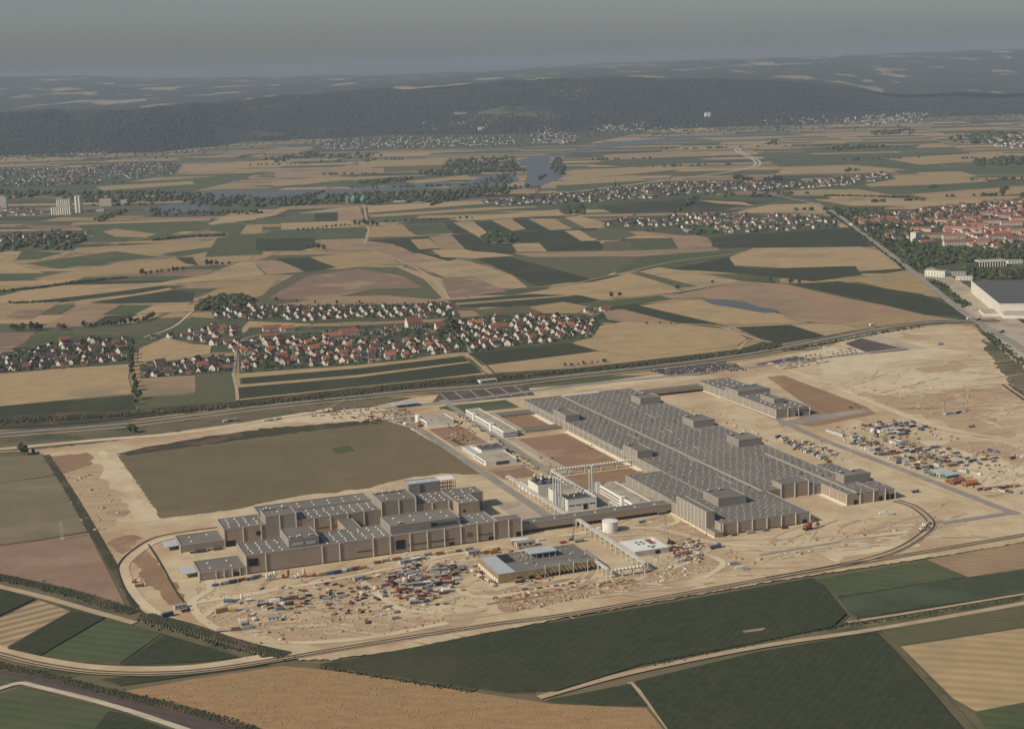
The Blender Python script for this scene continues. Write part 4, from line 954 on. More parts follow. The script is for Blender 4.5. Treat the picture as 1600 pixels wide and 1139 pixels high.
# pipe bridges
def pipe_bridge(name, label, p, q, z, wd, sp, comb=False):
    P_, Q_ = Vector((p[0], p[1], 0)), Vector((q[0], q[1], 0)); d = (Q_ - P_); n = max(2, round(d.length / sp)); d.normalize(); s = Vector((-d.y, d.x, 0))
    mid = (P_ + Q_) / 2
    w = Works(name, label, 'pipe bridge', mid.x, mid.y, None)
    for i in range(n + 1):
        c = P_.lerp(Q_, i / n)
        mb = MB()
        for k in (-1, 1): mb.box(c.x + s.x * k * wd / 2 - .5, c.x + s.x * k * wd / 2 + .5, c.y + s.y * k * wd / 2 - .5, c.y + s.y * k * wd / 2 + .5, 1, z, M['column'])
        mb.bar(c + s * wd / 2 + Vector((0, 0, z - .4)), c - s * wd / 2 + Vector((0, 0, z - .4)), .5, M['column'])
        w.part('trestle', mb)
    for k in (-1, 1):
        mb = MB(); mb.bar(P_ + s * k * wd / 2 + Vector((0, 0, z)), Q_ + s * k * wd / 2 + Vector((0, 0, z)), .55, M['column'], .9); w.part('girder', mb)
    for k, r in ((-.26, .36), (.04, .42), (.28, .30)):
        mb = MB(); mb.tube(P_ + s * k * wd + Vector((0, 0, z + .7)), Q_ + s * k * wd + Vector((0, 0, z + .7)), r, r, 8, M['steel']); w.part('pipe', mb)
    if comb:
        for i in range(int((Q_ - P_).length / 3.6)):
            c = P_ + d * (3.6 * i + 1); mb = MB(); mb.box(c.x - .5, c.x + .5, c.y - wd / 2 - .6, c.y + wd / 2 + .6, z + .9, z + 1.7, M['white']); w.part('pipe_support', mb)
    return w
pipe_bridge('pipe_bridge', 'cream pipe bridge along the site road beside the power house', (-107, 292), (-107, 113), 7.5, 4.5, 11)
pipe_bridge('pipe_bridge', 'pale pipe bridge crossing the brown lawns to the assembly hall wall', (-54, 291), (47, 291), 7.5, 3.2, 22, True)
pipe_bridge('pipe_bridge', 'pipe bridge running along the east side of the power house', (-54, 289), (-54, 172), 7.5, 3.2, 18)
pipe_bridge('pipe_bridge', 'long steel pipe bridge between the white tank and the concrete shell', (-105, 94), (-105, -64), 9, 4.2, 12)
pipe_bridge('pipe_bridge', 'short pipe bridge at the corner of the timber-clad shed', (-143, -36), (-143, -66), 9, 3.2, 10)
pipe_bridge('pipe_bridge', 'comb-like pipe bridge joining the ends of two other bridges', (-141, -66), (-108, -67), 7, 2.4, 11, True)
pipe_bridge('pipe_bridge', 'short beige pipe bridge between office strip and link bridge', (-46, 145), (-46, 113), 7, 3.2, 10)

# offices
def office(name, label, a0, a1, b0, b1, h, towers, roofm='beige_roof', low=None):
    w = Works(name, label, 'office building', (a0 + a1) / 2, (b0 + b1) / 2)
    mb = MB(); mb.box(a0 + .4, a1 - .4, b0 + .4, b1 - .4, 1, h - .3, M['glass']); core = w.part('glazing', mb)
    for z0, z1 in ((1, 2.0), (3.6, 5.2), (6.9, h)):
        if z1 > h + .01: continue
        mb = MB(); mb.box(a0, a1, b0, b1, z0, z1, M['white'], skip=('top', 'bottom'))
        mb.face([(a0, b0, z1), (a1, b0, z1), (a1, b1, z1), (a0, b1, z1)], M['white'] if z1 < h - .1 else M[roofm]); w.part('spandrel', mb)
    t = .5; mb = MB()
    for q in ((a0 - .1, a1 + .1, b0 - .1, b0 + t), (a0 - .1, a1 + .1, b1 - t, b1 + .1), (a0 - .1, a0 + t, b0 + t, b1 - t), (a1 - t, a1 + .1, b0 + t, b1 - t)): mb.box(q[0], q[1], q[2], q[3], h - .2, h + .7, M['white'])
    w.part('parapet', mb)
    for a, b in towers:
        mb = MB(); mb.box(a - 2.2, a + 2.6, b - 2.6, b + 2.6, 1, h + 3, M['white']); w.part('stair_tower', mb)
        mb = MB(); mb.hexa([(a + 2.6, b - 2.6, h + .7), (a + 6, b - 2.6, h + .7), (a + 6, b + 2.6, h + .7), (a + 2.6, b + 2.6, h + .7), (a + 2.6, b - 2.6, h + 2.6), (a + 6, b - 2.6, h + 1.0), (a + 6, b + 2.6, h + 1.0), (a + 2.6, b + 2.6, h + 2.6)], M['bluesheet']); w.part('stair_roof', mb)
    for k in range(5):
        a = a0 + 4 + RND.random() * (a1 - a0 - 8); b = b0 + 6 + RND.random() * (b1 - b0 - 12)
        mb = MB(); mb.box(a, a + 1.6, b, b + 1.6, h, h + 1.1, M['coping']); w.part('roof_hatch', mb)
    if low:
        for q in low: block(w, *q, 'cream', roofm, name='low_wing')
    return w
office('office_building', 'long white office building in three banded sections with stair towers', -38, -19, 493, 640, 9.2, ((-38.5, 603), (-38.5, 536)), low=((-18.8, -4, 508, 620, 1, 5), ))
office('office_building', 'white banded office building beside the steel stacks and link bridge', -33, -12, 119, 208, 9.2, ((-35, 205), (-34, 142)))
for b0, b1, la in ((604, 622, 'northern grey covered walkway from offices to the assembly hall'), (506, 522, 'southern grey covered walkway from offices to the assembly hall')):
    w = Works('covered_walkway', la, 'walkway', 22, (b0 + b1) / 2); block(w, -3.8, 47.3, b0, b1, 1, 4.6, 'clad', 'roof2')
w = Works('gatehouse_office', 'white single-storey gate building with grey roof near the main entrance', 'office building', -87, 621)
p = block(w, -106, -68, 600, 640, 1, 7.5, 'white', 'beige_roof', edge='white'); strip(w, p, 'window_band', -106.2, -106.02, 603, 634, 3, 5, 'glass')
mb = MB(); mb.box(-109.5, -106.3, 628, 640, 1, 10.5, M['white']); w.part('stair_tower', mb)
for a, b in ((-84, 622), (-76, 630), (-98, 612)):
    mb = MB(); mb.box(a, a + 3, b, b + 2, 6.9, 8.6, M['bluesheet']); w.part('roof_hatch', mb)
w = Works('canteen', 'low white L-shaped canteen with dark entrance front', 'canteen', -86, 405)
p = block(w, -106, -67, 369, 413, 1, 6.4, 'white', 'beige_roof', edge='white'); block(w, -106, -95.2, 413.2, 455, 1, 6.0, 'bluesheet', 'bluesheet', edge='white'); p3 = block(w, -95, -64, 414, 440, 1, 9.6, 'cream', 'darkgrey')
opening(w, p, -85, 368.9, 16, 1.2, 4.8, name='glass_front', mat='glass'); strip(w, p, 'window_band', -106.2, -106.02, 374, 410, 3, 4.6, 'glass'); fans(w, p3, ((-85, 430), (-75, 428)), 9)
w = Works('flat_roofed_shelter', 'flat grey roofed entrance shelter beside the car park', 'shelter', -92, 742)
mb = MB(); mb.box(-110, -76, 732, 752, 4.6, 5.4, M['steel']); w.part('roof', mb); mb = MB(); mb.box(-104, -84, 735, 748, 1, 4.6, M['glass']); w.part('glazing', mb)
for a in (-108, -92, -78):
    mb = MB(); mb.box(a, a + .6, 733, 733.6, 1, 4.6, M['steel']); w.part('post', mb)
g = at(762, 597)
w = empty('pump_house', g, TH + .05); tag(w, 'small white flat building on the hedge bank beside main road', 'building')
mb = MB(); mb.box(-14, 14, -5, 5, 0, 4.4, M['white'], M['beige_roof']); mb.build('wall', w); mb = MB(); mb.box(-12, 12, -5.2, -5.02, 1, 3, M['glass']); mb.build('window', w)

# timber-clad shed under construction, the white tank and the concrete shell
w = Works('unfinished_shed', 'broad half-built shed with timber-clad walls and patchwork grey roof', 'building shell', -190, -10)
p = block(w, -239, -141, -38, 17, 1, 10, 'timber', 'roof2')
mb = MB(); mb.box(-238.6, -222, -37.5, 16.5, 9.3, 9.75, M['bluesheet']); w.part('roof_sheet', mb, p); mb = MB(); mb.box(-221.8, -211, -8, 16.5, 9.3, 9.6, M['dark_open']); w.part('open_roof_bay', mb, p)
for k in range(9):
    mb = MB(); mb.box(-239.5, -239.02, -36 + k * 6, -32 + k * 6, 1.2, 4.6, M['white']); w.part('wall_panel', mb, p)
for z in (6.2, 8.2):
    mb = MB(); mb.box(-239.4, -239.02, -37, 16, z, z + .5, M['steelframe']); w.part('rail', mb, p)
for k in range(16):
    a = -208 + k * 4.2; mb = MB(); mb.bar((a, -38.3, 9.5), (a + 2.6, -41.5, 4.2), .35, M['timber']); w.part('raking_prop', mb, p)
strip(w, p, 'open_bay', -210, -144, -38.3, -38.05, 1.1, 4.2, 'dark_open')
for a, wd in ((-219, 5), (-206, 3)): opening(w, p, a, -38.05, wd, 1, 5)
for a in (-194, -180, -166, -152):
    mb = MB(); mb.box(a - .3, a + .3, -39, -38.4, 1, 12.5, M['column']); w.part('column', mb, p)
for a in (-196, -190.5, -184, -177.5, -171.5):
    for b in (-8, 5):
        mb = MB(); mb.bar((a, b, 9.3), (a, b, 14.2), .5, M['column']); w.part('canopy_post', mb, p)
mb = MB(); mb.box(-197, -170, -9, 6, 14.2, 15, M['bluesheet']); w.part('roof_canopy', mb, p)
for k in range(26):
    a = RND.uniform(-208, -196); b = RND.uniform(-30, 14); s_ = RND.uniform(.6, 2); mb = MB(); mb.box(a, a + s_, b, b + s_ * 1.4, 9.3, 9.8 + RND.random() * .6, M[RND.choice(['coping', 'darkgrey', 'steel', 'timber'])]); w.part('roof_package', mb, p)
for k in range(14):
    a = RND.uniform(-168, -144); b = RND.uniform(-34, 14); s_ = RND.uniform(.5, 1.6); mb = MB(); mb.box(a, a + s_, b, b + s_, 9.3, 10.0, M[RND.choice(['darkgrey', 'white'])]); w.part('roof_package', mb, p)
mb = MB(); mb.box(-141, -131, -12, 24, 1, 2.2, M['white']); w.part('loading_ramp', mb)
w = Works('storage_tank', 'round white storage tank on bare ground beside the pipe bridge', 'tank', -82, 67)
mb = MB(); mb.lathe((-82, 67, 1), ((7.7, 0), (7.7, 10.3)), 40, M['white']); w.part('shell', mb)
mb = MB(); mb.lathe((-82, 67, 11.2), ((8.0, 0), (8.0, .5), (4, .9), (.3, 1.1)), 40, M['white']); w.part('lid', mb)
for k in range(16):
    t_ = k * math.pi / 8; mb = MB(); mb.bar((-82 + 7.8 * math.cos(t_), 67 + 7.8 * math.sin(t_), 11.6), (-82 + 7.8 * math.cos(t_), 67 + 7.8 * math.sin(t_), 12.9), .2, M['white']); w.part('railing_post', mb)
mb = MB(); mb.box(-93, -89.5, 73, 76, 1, 4, M['white']); w.part('pump_box', mb)
w = Works('concrete_shell', 'pale unfinished concrete building with square holes in its flat roof', 'building shell', -78, -6)
mb = MB(); mb.box(-96, -60, -21, 14, 1, 6.4, M['concrete'], M['white']); p = w.part('wall', mb)
for a, b in ((-84, 3), (-79, 3), (-84, -3), (-79, -3), (-78, -13), (-73, -13), (-76, -17)):
    mb = MB(); mb.box(a, a + 3.2, b, b + 3.2, 6.4, 6.45, M['dark_open']); w.part('roof_opening', mb, p)
mb = MB(); mb.box(-72, -66, -6, 10, 6.4, 6.6, M['rust_tarp'] if 'rust_tarp' in M else PM['rust']); w.part('red_roof_bed', mb, p)
mb = MB(); mb.box(-64.5, -60.5, 2, 9, 6.4, 7.2, M['white']); w.part('roof_hatch', mb, p)
opening(w, p, -72, -20.9, 5, 1.2, 5)
# ------------------------------------------------------------------ trees
TR = random.Random(5)
def ico(sub=1):
    import bmesh
    bm = bmesh.new(); bmesh.ops.create_icosphere(bm, subdivisions=sub, radius=1.0)
    v = [tuple(x.co) for x in bm.verts]; f = [tuple(q.index for q in x.verts) for x in bm.faces]; bm.free()
    return np.array(v), f
ICO1, ICO1F = ico(1)
ICO2, ICO2F = ico(2)
def crown_mesh(kind, seed):
    rr = random.Random(seed); mb = MB()
    if kind == 'poplar':
        spots = [(rr.uniform(-.5, .5), rr.uniform(-.5, .5), 2 + k * 1.05 + rr.uniform(-.3, .3), max(.7, 1.9 - abs(k - 5) * .22)) for k in range(16)]
    elif kind == 'conifer':
        spots = [(rr.uniform(-.4, .4), rr.uniform(-.4, .4), 1.5 + k * .95, 2.4 - k * .24) for k in range(9)]
    else:
        spots = []
        while len(spots) < 17:
            x, y, z = rr.uniform(-1, 1), rr.uniform(-1, 1), rr.uniform(-.9, 1)
            if .25 < x * x + y * y + z * z < 1: spots.append((x * 3.0, y * 3.0, 5.4 + z * 2.9, rr.uniform(1.0, 1.9)))
    mats = [M['needle']] if kind == 'conifer' else [[M['leaf'], M['leaf_b'], M['leaf']], [M['leaf_b'], M['leaf_c']], [M['leaf'], M['needle']]][seed % 3]
    for x, y, z, r in spots:
        k = mb.mi(rr.choice(mats)); n = len(mb.v)
        for q in ICO1:
            s = r * rr.uniform(.62, 1.25)
            mb.v.append((x + q[0] * s, y + q[1] * s, max(.6, z + q[2] * s * .85)))
        for f in ICO1F: mb.f.append(tuple(n + i for i in f)); mb.m.append(k)
    return mb.mesh('crown')
CROWNS = {'round': [crown_mesh('round', s) for s in range(4)], 'poplar': [crown_mesh('poplar', s + 20) for s in range(2)], 'conifer': [crown_mesh('conifer', s + 40) for s in range(2)]}
_mb = MB(); _mb.tube((0, 0, -.2), (0, 0, 5.5), .38, .16, 6, M['bark']); _mb.bar((0, 0, 3), (1.4, .6, 5.4), .18, M['bark']); _mb.bar((0, 0, 2.6), (-1.3, .5, 5.0), .18, M['bark']); _mb.bar((0, 0, 3.2), (.2, -1.4, 5.3), .16, M['bark'])
TRUNK = _mb.mesh('trunk')
KN = {'round': 'broad-leaved tree', 'poplar': 'tall slender poplar', 'conifer': 'dark pointed conifer'}
n_tree = 0
def tree(p, size, label, group, kind='round'):
    global n_tree
    n_tree += 1
    s = size / 8.6 * TR.uniform(.9, 1.12); rz = TR.uniform(0, 6.28)
    e = empty('tree' if kind == 'round' else kind + '_tree', (p.x, p.y, p.z), rz); tag(e, label, 'tree', group)
    put('crown', TR.choice(CROWNS[kind]), (0, 0, 0), 0, (s, s * TR.uniform(.88, 1.1), s * TR.uniform(.9, 1.12)), e)
    put('trunk', TRUNK, (0, 0, 0), 0, (s, s, s), e)
def along(px, n):
    P = [at(u, v, .6) for u, v in px]; L = [0]
    for a, b in zip(P, P[1:]): L.append(L[-1] + (b - a).length)
    out = []
    for i in range(n):
        d = L[-1] * (i + .5) / n; k = max(j for j in range(len(L) - 1) if L[j] <= d)
        out.append(P[k].lerp(P[k + 1], (d - L[k]) / max(1e-6, L[k + 1] - L[k])))
    return out
def tree_row(where, px, n, size, kind='round', jit=3.0, var=.3):
    group = 'trees ' + where
    for i, p in enumerate(along(px, n)):
        q = p + Vector((TR.uniform(-jit, jit), TR.uniform(-jit, jit), 0))
        tree(q, size * TR.uniform(1 - var, 1 + var), '%s, %s %s' % (KN[kind], place_in_row(i, n), where), group, kind)

def lumps(name, pts, sizes, mats, squash=.85, kind='stuff', parent=None):
    """many leafy clumps in one mesh: what nobody would count"""
    rr = np.random.RandomState(len(pts) + 3)
    nv, nf = len(ICO1), len(ICO1F)
    base = np.array(ICO1); F0 = np.array(ICO1F)
    P = np.array([(p[0], p[1], p[2]) for p in pts]); S = np.array(sizes)
    V = base[None] * (S[:, None, None] * rr.uniform(.6, 1.25, (len(P), nv, 1)))
    V[:, :, 2] = np.maximum(V[:, :, 2] * squash, -S[:, None] * .5)
    V += P[:, None]
    Fs = (F0[None] + (np.arange(len(P)) * nv)[:, None, None]).reshape(-1, 3)
    me = bpy.data.meshes.new(name)
    me.vertices.add(len(P) * nv); me.vertices.foreach_set('co', V.astype(np.float32).ravel())
    me.loops.add(len(Fs) * 3); me.loops.foreach_set('vertex_index', Fs.astype(np.int32).ravel())
    me.polygons.add(len(Fs)); me.polygons.foreach_set('loop_start', np.arange(0, len(Fs) * 3, 3, dtype=np.int32))
    for m in mats: me.materials.append(m)
    me.polygons.foreach_set('material_index', np.repeat(rr.randint(0, len(mats), len(P)), nf).astype(np.int32))
    me.update(calc_edges=True)
    o = bpy.data.objects.new(name, me); C.objects.link(o)
    if parent: o.parent = parent
    return tag(o, kind=kind)
LV = [M['leaf'], M['leaf_b'], M['leaf'], M['needle'], M['leaf_c']]
def strip_pts(px, w, n, z):
    """n random points in a band of width w metres along the pixels"""
    out = []
    for p in along(px, n):
        out.append((p.x + TR.gauss(0, w * .28), p.y + TR.gauss(0, w * .28), z))
    return out
def poly_pts(px, n, z):
    P = [at(u, v) for u, v in px]; Q = [(p.x, p.y) for p in P]
    x0, x1 = min(q[0] for q in Q), max(q[0] for q in Q); y0, y1 = min(q[1] for q in Q), max(q[1] for q in Q)
    out = []; tries = 0
    while len(out) < n and tries < n * 60:
        tries += 1
        q = (TR.uniform(x0, x1), TR.uniform(y0, y1))
        if inside(q, Q): out.append((q[0], q[1], z))
    return out
LS = [M['leaf'], M['scrub'], M['scrub'], M['leaf_b']]
def thicket(name, px, n, s0, s1, w=None, mats=None):
    if not n: return
    pts = poly_pts(px, n, 0) if w is None else strip_pts(px, w, n, 0)
    sz = [TR.uniform(s0, s1) for _ in pts]
    return lumps(name, [(p[0], p[1], .6 + s * .45) for p, s in zip(pts, sz)], sz, mats or LV)

for px, n, kind in (((( 217, 431), (290, 423)), 9, 'round'), (((318, 416), (362, 414)), 5, 'round')):
    tree_row('of the hedgerow between tan fields' if n > 6 else 'of the thin hedgerow end between tan fields', px, n, 12, kind)
tree_row('in the clump at the field corner', ((478, 388), (510, 392)), 4, 14)
tree_row('in the dark clump by the pale lane', ((552, 352), (592, 354)), 6, 17)
tree_row('of the roadside row west of the lane', ((462, 362), (550, 353)), 12, 9)
tree_row('of the roadside row east of the lane', ((600, 349), (742, 342)), 15, 9)
tree_row('around the hedge below the brown plough land', ((420, 470), (470, 474), (545, 476), (580, 474)), 5, 9)
tree_row('in the clump beside the left village', ((15, 516), (40, 517)), 5, 14)
tree_row('in the second clump beside the left village', ((46, 517), (68, 516)), 4, 14)
tree_row('beside the lone field clump', ((92, 516), (106, 515)), 3, 13)
tree_row('of the long hedge above the left village', ((130, 512), (180, 509), (228, 502), (240, 496)), 18, 11)
tree_row('along the stream between the two villages', ((200, 548), (208, 560), (207, 580), (212, 600), (213, 618), (216, 636)), 14, 10)
tree_row('of the tall pair by the sand road', ((36, 710), (38, 711)), 2, 10, 'round', 2)
tree_row('of the low pair by the sand road', ((51, 708), (53, 708)), 2, 6)
tree_row('standing alone beside the main road verge', ((203, 678), (216, 676)), 2, 13)
for k, (u, v, s, la) in enumerate(((1059, 454, 12, 'single round tree on the hedge line between pale fields'), (956, 466, 11, 'western of two small trees by the olive field'), (968, 464, 11, 'eastern of two small trees by the olive field'), (1113, 443, 7, 'small tree on the pale field edge above the pond pit'),
                                   (1204, 440, 9, 'bush-like tree at the start of the pit edge'), (1235, 444, 12, 'bigger tree standing on the pit edge'), (1249, 444, 8, 'low tree just beside the bigger tree on the pit edge'), (1020, 362, 9, 'small tree on the pink field below the red-roofed suburb'), (1012, 363, 8, 'smaller tree on the pink field below the red-roofed suburb'))):
    tree(at(u, v, .6), s, la, 'single trees between the fields')
tree_row('of the tall trio by the far village', ((955, 296), (970, 296)), 3, 15, 'poplar', 2)
tree_row('of the big dark group by the church village', ((1148, 284), (1176, 284)), 6, 26)
tree_row('of the second big dark group by the church village', ((1194, 284), (1222, 285)), 6, 24)
for i, off in enumerate((-15, 15)):
    pts = smooth([at(u, v, .6) for u, v in ((1300, 333), (1340, 360), (1400, 405), (1450, 445), (1500, 485), (1545, 515))], 8)
    l_, r_ = ribbon_pts(pts, 30)
    side = l_ if i else r_
    nn = 0; res = []
    for a, b in zip(side, side[1:]):
        m = max(1, round((b - a).length / 34))
        for k in range(m): res.append(a.lerp(b, k / m))
    res = res[:44]
    for k, p in enumerate(res):
        tree(p + Vector((TR.uniform(-2, 2), TR.uniform(-2, 2), 0)), TR.uniform(7, 10), 'avenue tree, %s on the %s side of the trunk road' % (place_in_row(k, len(res)), ('east', 'west')[i]), 'avenue trees along the trunk road')
tree_row('on top of the hedge bank', ((880, 573), (950, 566)), 11, 5)
tree_row('along the lower lane by the pond', ((1000, 507), (1060, 506)), 3, 5)
# hedges, groves, riverside woods and the forest: masses nobody would count
thicket('hedge', ((-20, 661), (100, 654), (215, 647), (372, 634), (560, 614), (690, 598)), 1700, .9, 2.6, 26, LS)
thicket('hedge', ((660, 600), (745, 594), (900, 580), (1000, 570), (1150, 552), (1210, 541)), 1600, 1.0, 2.9, 22, LS)
thicket('hedge', ((1180, 541), (1208, 538), (1222, 543), (1200, 548)), 160, 1.5, 3.5)
thicket('hedge', ((1222, 549), (1300, 535), (1400, 517), (1440, 511)), 260, 1.0, 2.4, 10)
thicket('hedge', ((-20, 898), (60, 915), (130, 932), (200, 955)), 900, .5, 1.3, 11, LS)
thicket('hedge', ((72, 712), (110, 770), (150, 838), (190, 908), (215, 950)), 900, .3, .9, 8, LS)
thicket('hedge', ((225, 966), (290, 982), (350, 1003), (400, 1017), (445, 1027)), 1300, .5, 1.5, 14, LS)
thicket('hedge', ((-20, 1034), (60, 1052), (130, 1070), (190, 1084), (260, 1102), (330, 1120), (420, 1148)), 1100, .4, 1.3, 9, LS)
thicket('hedge', ((500, 1043), (560, 1052), (640, 1065), (740, 1080)), 160, .5, 1.2, 5)
thicket('hedge', ((1010, 1040), (1180, 1004), (1320, 976), (1420, 965), (1600, 935)), 420, .5, 1.3, 8)
thicket('hedge', ((1540, 520), (1570, 545), (1610, 575)), 160, 1.0, 3.0, 16)
thicket('hedge', ((0, 456), (60, 450), (130, 440), (195, 434)), 220, 2, 4.5, 16)
thicket('hedge', ((20, 474), (60, 472), (100, 471)), 60, 2, 4, 12)
thicket('hedge', ((1460, 440), (1480, 455), (1510, 480)), 110, 2, 5, 16)
thicket('hedge', ((1290, 306), (1380, 308), (1420, 308)), 60, 3, 6, 14)
thicket('hedge', ((140, 440), (145, 392), (250, 380), (330, 375), (400, 362)), 0, 3, 5, 14)
thicket('hedge', ((240, 376), (300, 370), (350, 368)), 120, 3, 7, 22)
thicket('grove', ((752, 372), (768, 364), (795, 366), (808, 376), (790, 380), (762, 380)), 200, 5, 9)
thicket('grove', ((304, 486), (318, 472), (350, 464), (392, 466), (396, 478), (350, 484)), 240, 4.5, 8.5)
thicket('grove', ((875, 330), (890, 324), (912, 328), (910, 334), (880, 335)), 90, 6, 10)
thicket('grove', ((36, 384), (50, 362), (100, 362), (140, 376), (108, 392), (60, 390)), 110, 5, 10)
thicket('grove', ((1448, 300), (1520, 270), (1594, 264), (1594, 272), (1520, 278)), 0, 5, 9)
for px, n, s0, s1 in ((((1520, 254), (1594, 246), (1610, 258), (1530, 260)), 120, 9, 15), (((1480, 216), (1540, 206), (1610, 212), (1610, 224), (1500, 226)), 110, 10, 18), (((1360, 208), (1430, 202), (1425, 210), (1370, 212)), 50, 10, 16), (((1180, 230), (1225, 226), (1280, 228), (1200, 236)), 0, 8, 14), (((1290, 232), (1350, 228), (1385, 230), (1300, 236)), 60, 8, 14),
                      (((410, 250), (480, 240), (505, 244), (430, 254)), 60, 9, 15), (((480, 246), (560, 240), (600, 244), (520, 250)), 40, 9, 14), (((1195, 226), (1222, 218), (1215, 228)), 12, 10, 16), (((700, 252), (760, 248), (805, 246), (820, 268), (760, 270), (690, 262)), 150, 9, 15), (((300, 312), (400, 312), (520, 305), (700, 300), (830, 290), (800, 300), (640, 312), (420, 324), (300, 322)), 420, 7, 13),
                      (((655, 270), (720, 264), (800, 262), (802, 268), (720, 274), (660, 276)), 90, 8, 13), (((560, 286), (620, 280), (660, 276), (640, 282), (580, 290)), 40, 8, 12), (((860, 262), (872, 246), (882, 262), (882, 278), (868, 270)), 70, 8, 14), (((796, 290), (810, 264), (800, 252), (790, 268), (715, 298), (700, 306), (770, 298)), 110, 6, 10), (((822, 294), (840, 293), (850, 295), (835, 297)), 12, 4, 7),
                      (((90, 312), (130, 302), (240, 300), (330, 304), (330, 312), (200, 318), (150, 318)), 160, 7, 13), (((145, 345), (200, 326), (196, 332), (160, 348)), 50, 6, 10), (((0, 300), (100, 300), (110, 306), (0, 312)), 50, 8, 14), (((120, 305), (300, 306), (400, 308), (300, 318)), 60, 7, 12), (((230, 326), (330, 332), (420, 330), (420, 336), (240, 338)), 70, 5, 9), (((540, 312), (700, 306), (820, 300), (700, 316), (560, 320)), 150, 6, 11), (((60, 380), (20, 392), (0, 395), (0, 372), (30, 365)), 60, 6, 12)):
    if n: thicket('woodland', px, n, s0, s1)
# the town's park trees at the right
for px, n, s0, s1 in ((((1300, 330), (1360, 328), (1420, 345), (1450, 372), (1440, 392), (1400, 400), (1360, 372)), 420, 4, 9), (((1400, 392), (1450, 386), (1540, 392), (1610, 396), (1610, 404), (1500, 412), (1440, 420), (1410, 412)), 420, 4, 9), (((1500, 420), (1560, 424), (1610, 424), (1610, 438), (1520, 436)), 170, 4, 8), (((1420, 336), (1470, 330), (1440, 345)), 60, 4, 9), (((1490, 330), (1530, 326), (1540, 348), (1500, 342)), 110, 4, 9), (((1360, 348), (1440, 344), (1460, 352), (1400, 360)), 90, 4, 8), (((1590, 372), (1560, 378), (1540, 384), (1610, 392)), 80, 4, 8)):
    thicket('town_woodland', px, n, s0, s1)

# forest on the ridge
pts = []; szs = []
fr = random.Random(11)
YS = [[HZ[i * nr + j][1] for j in range(30)] for i in range(len(cols))]; ZS = [[HZ[i * nr + j][2] for j in range(30)] for i in range(len(cols))]
for i in range(len(cols) - 1):
    cl, cn = cols[i], cols[i + 1]
    for _ in range(420):
        y = fr.uniform(cl[4][0 + 1], cl[24][1]); t_ = fr.random()
        z = interp(y, YS[i], ZS[i]) * (1 - t_) + interp(y, YS[i + 1], ZS[i + 1]) * t_; d = y / cl[10][1]
        x = (cl[10][0] / cl[10][1] * (1 - t_) + cn[10][0] / cn[10][1] * t_) * y
        u_ = us[i]
        if 1240 < u_ < 1460 and y < cl[8][1]: continue
        if MN.noise(Vector((x / 620, y / 420, 4.4))) > .46: continue
        s = fr.uniform(7, 15); pts.append((x, y, z + s * .35)); szs.append(s)
M['leaf_far2'] = material('forest_canopy_light', (.040, .052, .027), (.028, .040, .021), .01)
lumps('forest', pts, szs, [M['leaf_far'], M['needle'], M['leaf_far'], M['leaf_far2']], .9)

# ------------------------------------------------------------------ houses
HR = random.Random(3)
ROOFS = {'red': 'tile_red', 'orange': 'tile_orange', 'brown': 'tile_brown', 'dark': 'tile_dark'}
WALLS = {'white': 'wall_white', 'cream': 'wall_cream', 'grey': 'wall_grey'}
_hm = {}
def house_meshes(L, Wd, e, r, wall, roof):
    key = (L, Wd, e, r, wall, roof)
    if key not in _hm:
        mb = MB(); mb.gable(-L / 2, L / 2, -Wd / 2, Wd / 2, -.3, e, r, M[WALLS[wall]], None)
        for s in (-1, 1):
            for x in np.arange(-L / 2 + 2, L / 2 - 1, 3.2):
                for z in ((1.2,) if e < 4 else (1.2, 3.7)): mb.box(x - .55, x + .55, s * Wd / 2 - .03, s * Wd / 2 + .03, z, z + 1.2, M['glass'])
            for y in (-1.8, 1.8):
                for z in (1.2, 3.7):
                    if z + 1.2 < r - 1: mb.box(s * L / 2 - .03, s * L / 2 + .03, y - .5, y + .5, z, z + 1.2, M['glass'])
        a = mb.mesh('wall')
        mb = MB(); mb.gable_roof(-L / 2, L / 2, -Wd / 2, Wd / 2, e, r, M[ROOFS[roof]])
        mb.box(L * .15, L * .15 + .8, .3, 1.1, r - 1, r + 1.1, M['wall_grey'])
        if L >= 11.5:                                         # a lower wing or porch on the garden side
            q = MB(); q.gable(-2.6, 2.6, -2.4, 2.4, 0, e * .62, e * .62 + 2.2, M[WALLS[wall]], None)
            r_ = MB(); r_.gable_roof(-2.6, 2.6, -2.4, 2.4, e * .62, e * .62 + 2.2, M[ROOFS[roof]], .3)
            for src, dst in ((r_, mb),):
                n = len(dst.v); dst.v.extend([(-L * .22 + y, -Wd / 2 - 1.6 + x, z) for x, y, z in src.v]); dst.f.extend([tuple(n + i for i in reversed(f)) for f in src.f]); mm = [dst.mi(m) for m in src.mats]; dst.m.extend([mm[i] for i in src.m])
            n = len(mb.v); mb.v.extend([(-L * .22 + y, -Wd / 2 - 1.6 + x, z) for x, y, z in q.v]); mb.f.extend([tuple(n + i for i in reversed(f)) for f in q.f]); mm = [mb.mi(m) for m in q.mats]; mb.m.extend([mm[i] for i in q.m])
        _hm[key] = (a, mb.mesh('roof'))
    return _hm[key]
def house(p, rz, L, Wd, e, r, wall, roof, label, group, name='house', cat='house'):
    a, b = house_meshes(L, Wd, e, r, wall, roof)
    o = empty(name, (p[0], p[1], .7), rz); tag(o, label, cat, group)
    put('wall', a, (0, 0, 0), 0, (1, 1, 1), o); put('roof', b, (0, 0, 0), 0, (1, 1, 1), o)
    return o
HOUSE_SPOTS = []
ROWN = 'front second third fourth fifth sixth seventh eighth ninth'.split()
